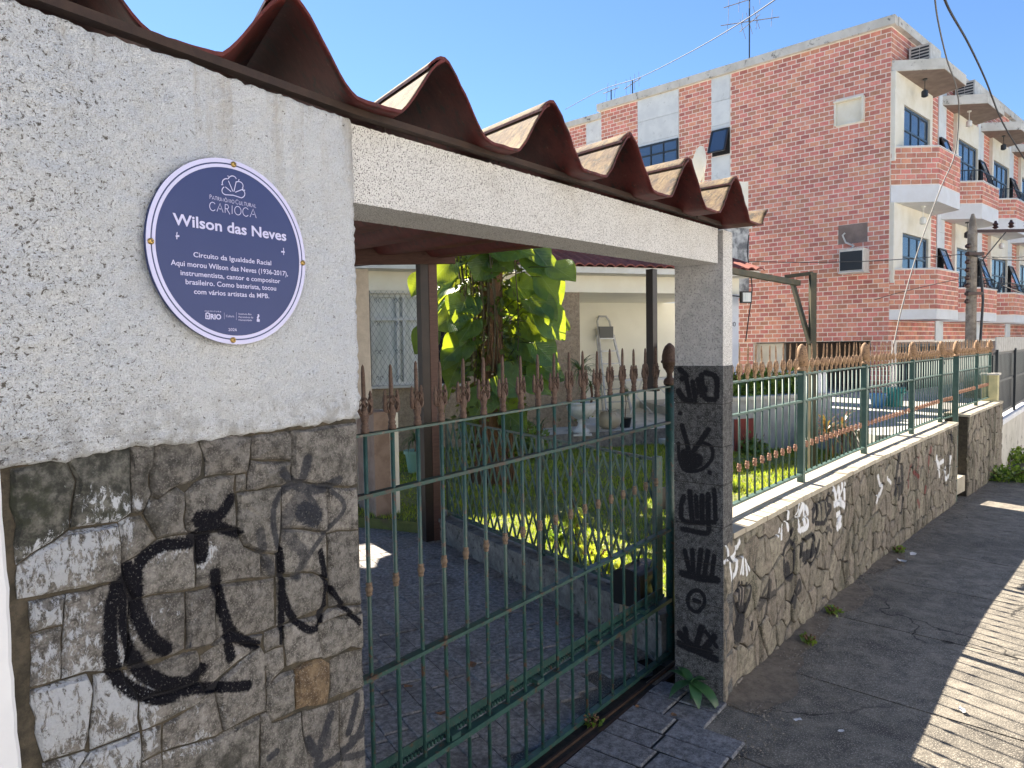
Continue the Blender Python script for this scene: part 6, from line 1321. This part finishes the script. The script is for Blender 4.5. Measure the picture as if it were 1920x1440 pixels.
def shp(k): # plan of balcony / canopy, trapezoid out from the front (x along, y outward negative)
    o_ = k*MODL; return [(o_+.02, -.012), (o_+.77+.0, -.76), (o_+2.35, -.76), (o_+2.75, -.012)]
tag(brick_wall(Lf, zr0, ztopF-.02, holes, fb, FFr, 0).build('bricks', m_brick, fb), kind='stuff')
MB().box(.12, 3.0, -.12, .35, ZR_+.004, ZR_+.197).build('parapet_cap', m_conc, fb); MB().box(3.0, 6.2, -.02, .35, ZR_-.0, ZR_+.18).build('parapet_cap', m_conc, fb); MB().box(6.2, Lf, -.12, .35, ZR_, ZR_+.20).build('parapet_cap', m_conc, fb)
rest = MB()
def poly_bricks(poly, z0, z1, out):
    for (x0, y0), (x1, y1) in zip(poly[:-1], poly[1:]):
        d = Vector((x1-x0, y1-y0, 0)); L = d.length; d.normalize(); n_ = Vector((d.y, -d.x, 0)); r_ = brick_wall(L, z0, z1, [], None, None, 0)
        out.add([Vector((x0, y0, 0))+d*v[0]+n_*(-v[1])+Vector((0, 0, v[2])) for v in r_.v], r_.f)
fbk = MB()
for k in range(NM):
    P = shp(k); o_ = k*MODL
    for fl_, (zp, zs_, zb_) in enumerate(zbal):
        MB().prism(P, zb_, zs_).build('balcony_slab', m_whiteslab, fb)
        thin = .10; railing = k > 0
        zp_ = zp if not railing else zp-.28
        # parapet: mortar core then bricks
        wall_pl = [(P[0][0], P[0][1]), P[1], P[2]] if k == 0 else [(P[0][0], P[0][1]), P[1], P[2], P[3]]
        cm = MB()
        for (x0, y0), (x1, y1) in zip(wall_pl[:-1], wall_pl[1:]): d = Vector((x1-x0, y1-y0, 0)).normalized(); n_ = Vector((-d.y, d.x, 0))*.05; cm.bar((x0+n_.x, y0+n_.y, (zs_+zp_)/2), (x1+n_.x, y1+n_.y, (zs_+zp_)/2), .09, zp_-zs_-.002)
        cm.build('parapet', m_bmortar, fb); poly_bricks(wall_pl, zs_+.01, zp_-.01, fbk)
        cc = MB(); 
        for (x0, y0), (x1, y1) in zip(wall_pl[:-1], wall_pl[1:]): d = Vector((x1-x0, y1-y0, 0)).normalized(); n_ = Vector((-d.y, d.x, 0))*.05; cc.bar((x0+n_.x, y0+n_.y, zp_+.012), (x1+n_.x, y1+n_.y, zp_+.012), .14, .025)
        cc.build('parapet_coping', m_whiteslab, fb)
        rl = MB()
        seg = [((P[2][0], P[2][1]), (P[3][0], P[3][1]))] if k == 0 else [(P[0], P[1]), (P[1], P[2]), (P[2], P[3])]
        for a_, b_ in seg:
            zr_ = zp_+(.30 if k else 0); zl_ = zp_ if k else zs_; A3, B3 = Vector((a_[0], a_[1]+.05, 0)), Vector((b_[0], b_[1]+.05, 0)); rl.bar(A3+Vector((0, 0, zr_)), B3+Vector((0, 0, zr_)), .022)
            n_ = int((B3-A3).length/.12)
            for i in range(n_+1): p = A3.lerp(B3, i/max(1, n_)); rl.bar(p+Vector((0, 0, zl_)), p+Vector((0, 0, zr_)), .011)
        rl.build('balcony_railing', m_frameblk, fb)
        # recessed cream surround and blue glazed door
        zt_ = (zcan[1] if fl_ == 0 else zbal[0][2])-.002; 
        dq_ = 0 if k == 0 else .62; ob_, o_ = o_, o_+dq_; c0 = .02 if k == 0 else 1.05-dq_; ur_ = usur if k == 0 else min(usur+.37, us0-.1)-dq_
        MB().box(o_+c0, o_+max(c0+.05, ud0-.02), -.09, .0, zp-.3, zt_).box(o_+ud1+.1, o_+max(ur_, ud1+.15), -.09, .0, zp-.3, zt_).box(o_+ud0-.02, o_+ud1+.1, -.088, .0, zt_-.62, zt_-.001).build('door_surround', m_creamwin, fb)
        window(fb, o_+ud0, o_+ud1+.08, zs_+.05, zt_-.63, -.012, 2, zt_-1.15, m_frameblue, m_glass, .05, 'balcony_door')
        o_ = ob_
        # narrow tilted window in the white strip
        wz1 = zt_-.85 if fl_ == 0 else zt_-.75; wz0 = wz1-.95
        wv = MB().box(o_+us0+.03, o_+us1-.03, -.034, -.032, wz0, wz1).build('window', m_dark, fb)
        def tt_(x, s_): return (x, -.07-.30*s_, wz1-.02-(wz1-wz0-.1)*s_)
        mb = MB(); a, b = o_+us0+.04, o_+us1-.04
        for p, q in (((a, 0), (b, 0)), ((a, 1), (b, 1)), ((a, 0), (a, 1)), ((b, 0), (b, 1))): mb.bar(tt_(*p), tt_(*q), .04, .03)
        mb.build('frame', m_frameblk, wv); MB().add([tt_(a, 0), tt_(b, 0), tt_(b, 1), tt_(a, 1)], [(0, 1, 2, 3)]).build('pane', m_glass, wv)
        # hanging lamp under the slab above
        lx, ly = o_+1.1, -.35; MB().lathe([(.05, zt_-.03), (.05, zt_)], 10, c=(lx, ly, 0)).tube([(lx, ly, zt_-.02), (lx, ly, zt_-.25)], .008, 5).lathe([(.03, zt_-.42), (.07, zt_-.40), (.07, zt_-.28), (.02, zt_-.24)], 10, c=(lx, ly, 0)).build('lantern', m_frameblk if (k+fl_) % 2 == 0 else m_winwhite, fb)
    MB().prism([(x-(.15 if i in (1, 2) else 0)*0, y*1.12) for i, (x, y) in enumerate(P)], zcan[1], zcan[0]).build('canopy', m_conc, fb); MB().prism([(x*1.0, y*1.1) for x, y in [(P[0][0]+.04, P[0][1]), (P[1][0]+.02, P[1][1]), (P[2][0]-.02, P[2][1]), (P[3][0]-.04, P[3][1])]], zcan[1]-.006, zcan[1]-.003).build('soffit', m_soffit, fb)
    z = ztopF-.02
    while z > zr0+.1: z2 = z-.7; MB().box(o_+us0, o_+us1, -.03, -.001, z2+.003, z-.003).build('stone_panel', m_marble, fb); z = z2
tag(fbk.build('parapet_bricks', m_brick, fb), kind='stuff')
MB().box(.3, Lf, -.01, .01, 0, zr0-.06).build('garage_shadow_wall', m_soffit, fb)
acx = uF(1733, 100); 
acs = [(acx-.9, 'white air conditioner on the first canopy of the flats, near the building corner'), (acx-.9+MODL, 'white air conditioner on the second canopy of the flats')]
for i, (x, lab) in enumerate(acs):
    t = thing('air_conditioner', lab, 'air conditioner', FFr.w(x, -.30, zcan[0]), FFr.ang); MB().box(-.3, .4, -.2, .25, 0, .5).build('casing', m_ac, t); g_ = MB()
    for r_ in range(6): g_.box(-.305, -.301, -.17, .02, .06+r_*.07, .10+r_*.07); g_.box(-.305, -.301, .03, .2, .06+r_*.07, .10+r_*.07)
    g_.build('grille', m_frameblk, t)
# pilotis under the corner and dark garage
gq = Vector(ray(1656, 700)); 
def colm(x0, x1, z1, v, mt, nm_):
    a = FA.px(x0, 680, v)[0]; b = FA.px(x1, 680, v)[0]; MB().box(a, b, v, v+.4, -.05, z1).build(nm_, mt, ab); return a, b
a, b = colm(1632, 1671, zr0-.003, 0.01, m_bmortar, 'corner_pier'); r_ = brick_wall(b-a, 0, zr0-.01, [], None, None, 0); ar = MB().add([(v[0]+a, v[1]+.01, v[2]) for v in r_.v], r_.f); tag(ar.build('pier_bricks', m_brick, ab), kind='stuff')
a, b = colm(1386, 1412, zr0-.003, .01, m_bmortar, 'pier'); r_ = brick_wall(b-a, 0, zr0-.01, [], None, None, 0); ar = MB().add([(v[0]+a, v[1]+.01, v[2]) for v in r_.v], r_.f); tag(ar.build('pier_bricks', m_brick, ab), kind='stuff')
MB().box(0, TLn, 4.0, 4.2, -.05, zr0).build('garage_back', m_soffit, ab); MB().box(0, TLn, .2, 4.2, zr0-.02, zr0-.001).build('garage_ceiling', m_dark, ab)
tn = FA.px(1415, 660, .3)[0], FA.px(1468, 660, .3)[0]; MB().box(tn[0], tn[1], .3, .5, 0, zr0-.03).build('tan_wall', m_creamwin, ab)
gd = MB(); g0 = .25
for i in range(26): gd.box(g0+i*.14, g0+i*.14+.05, -.04, -.015, 0, zr0-.1)
gd.box(g0, g0+26*.14, -.038, -.017, .1, .14).box(g0, g0+26*.14, -.038, -.017, zr0-.16, zr0-.11); tag(gd.build('garage_grille', m_frameblk, fb), kind=None)
# roof things
def mast(name, label, px_, py0, py1, fr, v, arms):
    x, z0 = fr.px(px_, py0, v); _, z1 = fr.px(px_, py1, v); t = thing(name, label, 'antenna', fr.w(x, v, z0-.2), fr.ang); MB().tube([(0, 0, 0), (0, 0, z1-z0+.2)], .018, 5).build('mast', m_frameblk, t)
    for (za, ln, rz_, nel, tl_2) in arms:
        a = Vector((math.cos(rz_), math.sin(rz_), tl_2)); z = za*(z1-z0)+.2; mb = MB(); mb.tube([Vector((0, 0, z))-a*ln/2, Vector((0, 0, z))+a*ln/2], .012, 4); pr2 = Vector((-math.sin(rz_)*.3, math.cos(rz_)*.3, .95))
        for i in range(nel): c = Vector((0, 0, z))+a*ln*((i+.5)/nel-.5); mb.tube([c-pr2*.3*(1-.04*i), c+pr2*.3*(1-.04*i)], .006, 4)
        mb.build('yagi_arm', m_cablel, t)
    return t
mast('tv_antenna', 'tall thin television antenna mast with crossed arms on the flats roof', 1405, 102, -30, FA, .6, [(.47, 1.5, .2, 4, -.1), (.44, 1.3, 2.4, 3, .1), (.78, 1.3, .4, 5, .15)])
mast('tv_antenna', 'small white antenna on the far left parapet corner of the flats', 1146, 185, 168, FA, .1, [(.9, .5, .3, 2, .2)])
mast('tv_antenna', 'faint small rake antenna above the left part of the flats parapet', 1186, 172, 150, FA, .6, [(.7, .5, .6, 4, .6)])
dx_, dz_ = FA.px(1322, 335, -3.0)
dq = Vector(ray(1320, 312)); dp = Vector((0, 0, H))+dq*(15.0/dq.y); ds = thing('satellite_dish', 'pale oval satellite dish on the house roof seen above the red sheets', 'satellite dish', dp, .35)
mb = MB(); n1, n2 = 6, 20
for i in range(n1+1):
    for j in range(n2): r_ = .36*i/n1+.001; a = 2*math.pi*j/n2; mb.v.append((r_*math.cos(a), -.42*r_*r_*2.2+.0, r_*1.15*math.sin(a)))
mb.v = [(x, -y, z) for x, y, z in mb.v]; mb.f = [(i*n2+j, i*n2+(j+1) % n2, (i+1)*n2+(j+1) % n2, (i+1)*n2+j) for i in range(n1) for j in range(n2)]
o = mb.build('reflector', m_creamwin, ds, smooth=True); o.rotation_euler = (.2, .12, .62); MB().tube([(0, .05, 0), (.12, .2, -.35), (.15, .2, -.9)], .02, 6).build('bracket', m_creamwin, ds); MB().tube([(0, 0, -.3), (-.25, -.35, -.1)], .012, 5).build('feed_arm', m_creamwin, ds)
# ------------------------------------------------------------------ utility pole, cables
up_ = Vector(ray(1822, 520)); pb = Vector((0, 0, H))+up_*(14.6/up_.y); zt_ = (Vector((0, 0, H))+Vector(ray(1822, 401))*(14.6/ray(1822, 401)[1])).z
pole = thing('utility_pole', 'short grey concrete utility pole with insulators in front of the flats', 'utility pole', (pb.x, pb.y, -.2))
MB().lathe([(.11, 0), (.088, zt_-.45+.2), (.092, zt_-.40+.2), (.085, zt_-.38+.2), (.06, zt_-.12+.2), (.025, zt_+.2)], 14).build('shaft', m_pole, pole)
ca_ = Vector((.9, -.3, 0)).normalized(); zc_ = zt_-.35+.2
MB().bar((0, 0, zc_), ca_*.95+Vector((0, 0, zc_-.05)), .06).build('crossarm', m_insul, pole); MB().bar(ca_*.62+Vector((0, 0, zc_)), (0, 0, zc_-.85), .02).build('stay', m_frameblk, pole)
for k in range(3): p = ca_*(.4+.27*k); MB().lathe([(.02, 0), (.06, .03), (.03, .06), (.055, .09), (.025, .13), (.02, .16)], 10, c=(p.x, p.y, zc_+.02)).build('insulator', m_insul, pole)
for k in range(8):
    z = zc_-.35-k*.16; s_ = -1; MB().lathe([(.02, 0), (.05, .02), (.05, .06), (.02, .09)], 8, c=(-.13, -.06, z)).build('insulator', m_insul, pole)
MB().box(-.15, .16, -.14, -.09, zc_-1.3, zc_-1.24).box(-.15, .16, -.14, -.09, zc_-.5, zc_-.44).build('clamp', m_insul, pole); MB().tube([(.10, -.1, zc_-.6), (.16, -.12, zc_-1.4), (.12, -.1, zc_-2.6), (.14, -.1, .1)], .025, 6).build('conduit', m_frameblk, pole)
def cable(pts, r_, label, mat=m_cable, group='overhead cables', sag=0):
    P = []
    for (x, y, Y) in pts: d = Vector(ray(x, y)); P.append(Vector((0, 0, H))+d*(Y/d.y))
    Q = []
    for i in range(len(P)-1):
        p0, p1, p2, p3 = P[max(0, i-1)], P[i], P[i+1], P[min(len(P)-1, i+2)]
        for k in range(8):
            t = k/8; Q.append(.5*((2*p1)+(p2-p0)*t+(2*p0-5*p1+4*p2-p3)*t*t+(3*p1-p0-3*p2+p3)*t**3))
    Q.append(P[-1]); o = MB().tube(Q, r_, 5).build('cable', mat, None, smooth=True); return tag(o, label, 'cable')
cable([(1750, -40, 6.5), (1757, 30, 7), (1775, 110, 8), (1792, 160, 9), (1798, 210, 9.5), (1790, 290, 9.5), (1765, 350, 9.3), (1735, 430, 9.0), (1712, 500, 8.8), (1690, 580, 8.4), (1675, 650, 8.1), (1668, 680, 7.9), (1650, 690, 7.5), (1620, 692, 6.4)], .008, 'loose grey cable drooping from the sky down to the spiked fence', m_cablel)
cable([(1755, -60, 6.5), (1775, 8, 7), (1815, 80, 8.5), (1848, 150, 10), (1880, 230, 12), (1925, 305, 14)], .012, 'thick black cable descending across the top right corner in front of the flats')
cable([(1470, -12, 9), (1380, 48, 13), (1290, 100, 16), (1200, 145, 19), (1130, 168, 21), (1060, 205, 24)], .009, 'thin straight wire crossing the sky from the top down to the flats roof', m_cable)
cable([(1404, 490, 13.3), (1500, 492, 13.5), (1620, 490, 13.9), (1720, 484, 14.2), (1812, 476, 14.5)], .008, 'thin wire running level across the brick side wall to the pole')
cable([(1826, 480, 14.5), (1870, 486, 13), (1930, 488, 11)], .012, 'upper cable running right from the pole'); cable([(1826, 478, 14.5), (1870, 482, 13), (1930, 481, 11)], .008, 'thinner cable just above the other right of the pole')
cable([(1640, 562, 13.7), (1700, 545, 14), (1812, 520, 14.5)], .007, 'faint slanting wire in front of the lower balcony'); cable([(1828, 470, 14.5), (1855, 520, 14.2), (1930, 555, 12)], .007, 'drooping wire right of the pole towards the frame edge')
cable([(600, 100, 6), (625, 130, 6.2), (660, 172, 6.5)], .006, 'short dark wire in the sky between the second and third roof waves')
cable([(1404, 440, 13.6), (1402, 480, 13.6), (1410, 540, 13.6), (1403, 600, 13.6), (1398, 640, 13.6)], .012, 'dark cable hanging down the brick wall beside the house end')
# ------------------------------------------------------------------ far right: dark slatted fence on a grey rendered wall
RS0 = W2.at(W2.len)+Vector((.03, .05, 0)); rd = Vector((.66, .75, 0)).normalized()
RF = Frame(RS0.x, RS0.y, rd.x, rd.y); rw_ = thing('rendered_wall', 'grey rendered low wall with a white painted top beyond the stone wall', 'wall', RF.o, RF.ang)
MB().box(0, 6, 0, .25, -.5, .50).build('face', m_conc, rw_); MB().box(0, 6, -.02, .27, .50, .55).build('cap', m_white, rw_)
df = thing('slatted_fence', 'dark close-slatted metal fence with a bleached corrugated top strip at the far right', 'fence', RF.w(0, .12, .55), RF.ang)
for k in range(40): MB().box(.05+k*.14, .05+k*.14+.11, -.01, .01, .06, .92).build('slat', m_frameblk, df)
for z in (.04, .52, .93): MB().box(0, 5.8, -.03, -.012, z, z+.035).build('rail', m_grille, df)
for k in range(24): MB().box(.02+k*.24, .02+k*.24+.225, -.045, -.03, .97, 1.18).build('strip_panel', m_canvas, df)
for x in (.02, 2.0, 4.0): MB().box(x, x+.05, -.07, -.035, -.02, 1.0).build('post', m_frameblk, df)
yb_ = thing('electric_box', 'weathered yellow meter box standing on the end of the far wall stretch', 'box', W2.at(W2.len-.12, .12, .846), RF.ang); MB().box(-.08, .1, -.09, .09, 0, .36).build('body', M('pale_yellow_weathered_paint', (.55, .50, .28), (.40, .38, .22), 8), yb_); MB().box(-.1, .12, -.11, .11, .36, .385).build('lid', m_conc, yb_)
ob_ = thing('orange_gate', 'orange brown timber gate between brick piers at the far right', 'gate', FFr.w(uF(1893, 640), -1.0, 0), FFr.ang); 
for k in range(4): MB().box(k*.22, k*.22+.21, -.03, .0, 0, 1.95).build('board', m_orange, ob_)
MB().box(-.05, .95, -.06, -.031, .4, .5).box(-.05, .95, -.06, -.031, 1.5, 1.6).build('ledge', m_orange, ob_)
# ------------------------------------------------------------------ the sunlit other side of the street, behind the camera; added for bounce light
m_opp = M('sunlit_pale_render', (.74, .73, .70), (.66, .65, .63), 2, bumps=[(60, .2, .003)]); m_opp2 = M('sunlit_white_render', (.80, .80, .79), (.74, .74, .73), 2)
m_opwalk = M('pale_concrete_pavement', (.42, .39, .34), (.34, .31, .27), 3, bumps=[(80, .3, .003)])
OF = Frame(P0.x+ST_N.x*8.6, P0.y+ST_N.y*8.6, ST_D.x, ST_D.y); k_ = 0
ow = MB(); ow.add([tuple(OF.w(-16, 0, -.02)), tuple(OF.w(24, 0, -.4)), tuple(OF.w(24, 2.2, -.4)), tuple(OF.w(-16, 2.2, -.02))], [(3, 2, 1, 0)]); struct('opposite_pavement', ow, m_opwalk)
for (a, b, h_, mt) in ((-16, -9.5, 5.6, m_opp2), (-9.4, -3.2, 3.4, m_opp), (-3.1, 4.5, 6.2, m_opp2), (4.6, 11, 3.6, m_opp), (11.1, 24, 6.4, m_opp2)):
    hb = bpy.data.objects.new('opposite_house', None); C.objects.link(hb); hb.location = OF.w(a, 0, -.4); hb.rotation_euler = (0, 0, OF.ang); tag(hb, kind='structure')
    MB().box(0, b-a, -6, 0, 0, h_).build('wall', mt, hb); MB().box(-.05, b-a+.05, -6, .25, h_, h_+.15).build('eaves', m_opwalk, hb)
    x = .8
    while x < b-a-1.4:
        for z in ([1.2] if h_ < 4 else [1.2, 4.0]): wq_ = MB().box(x, x+1.1, .001, .05, z, z+1.2).build('window', m_winwhite, hb); MB().box(x+.06, x+1.04, .052, .056, z+.06, z+1.14).build('pane', m_glass2, wq_)
        x += 2.2
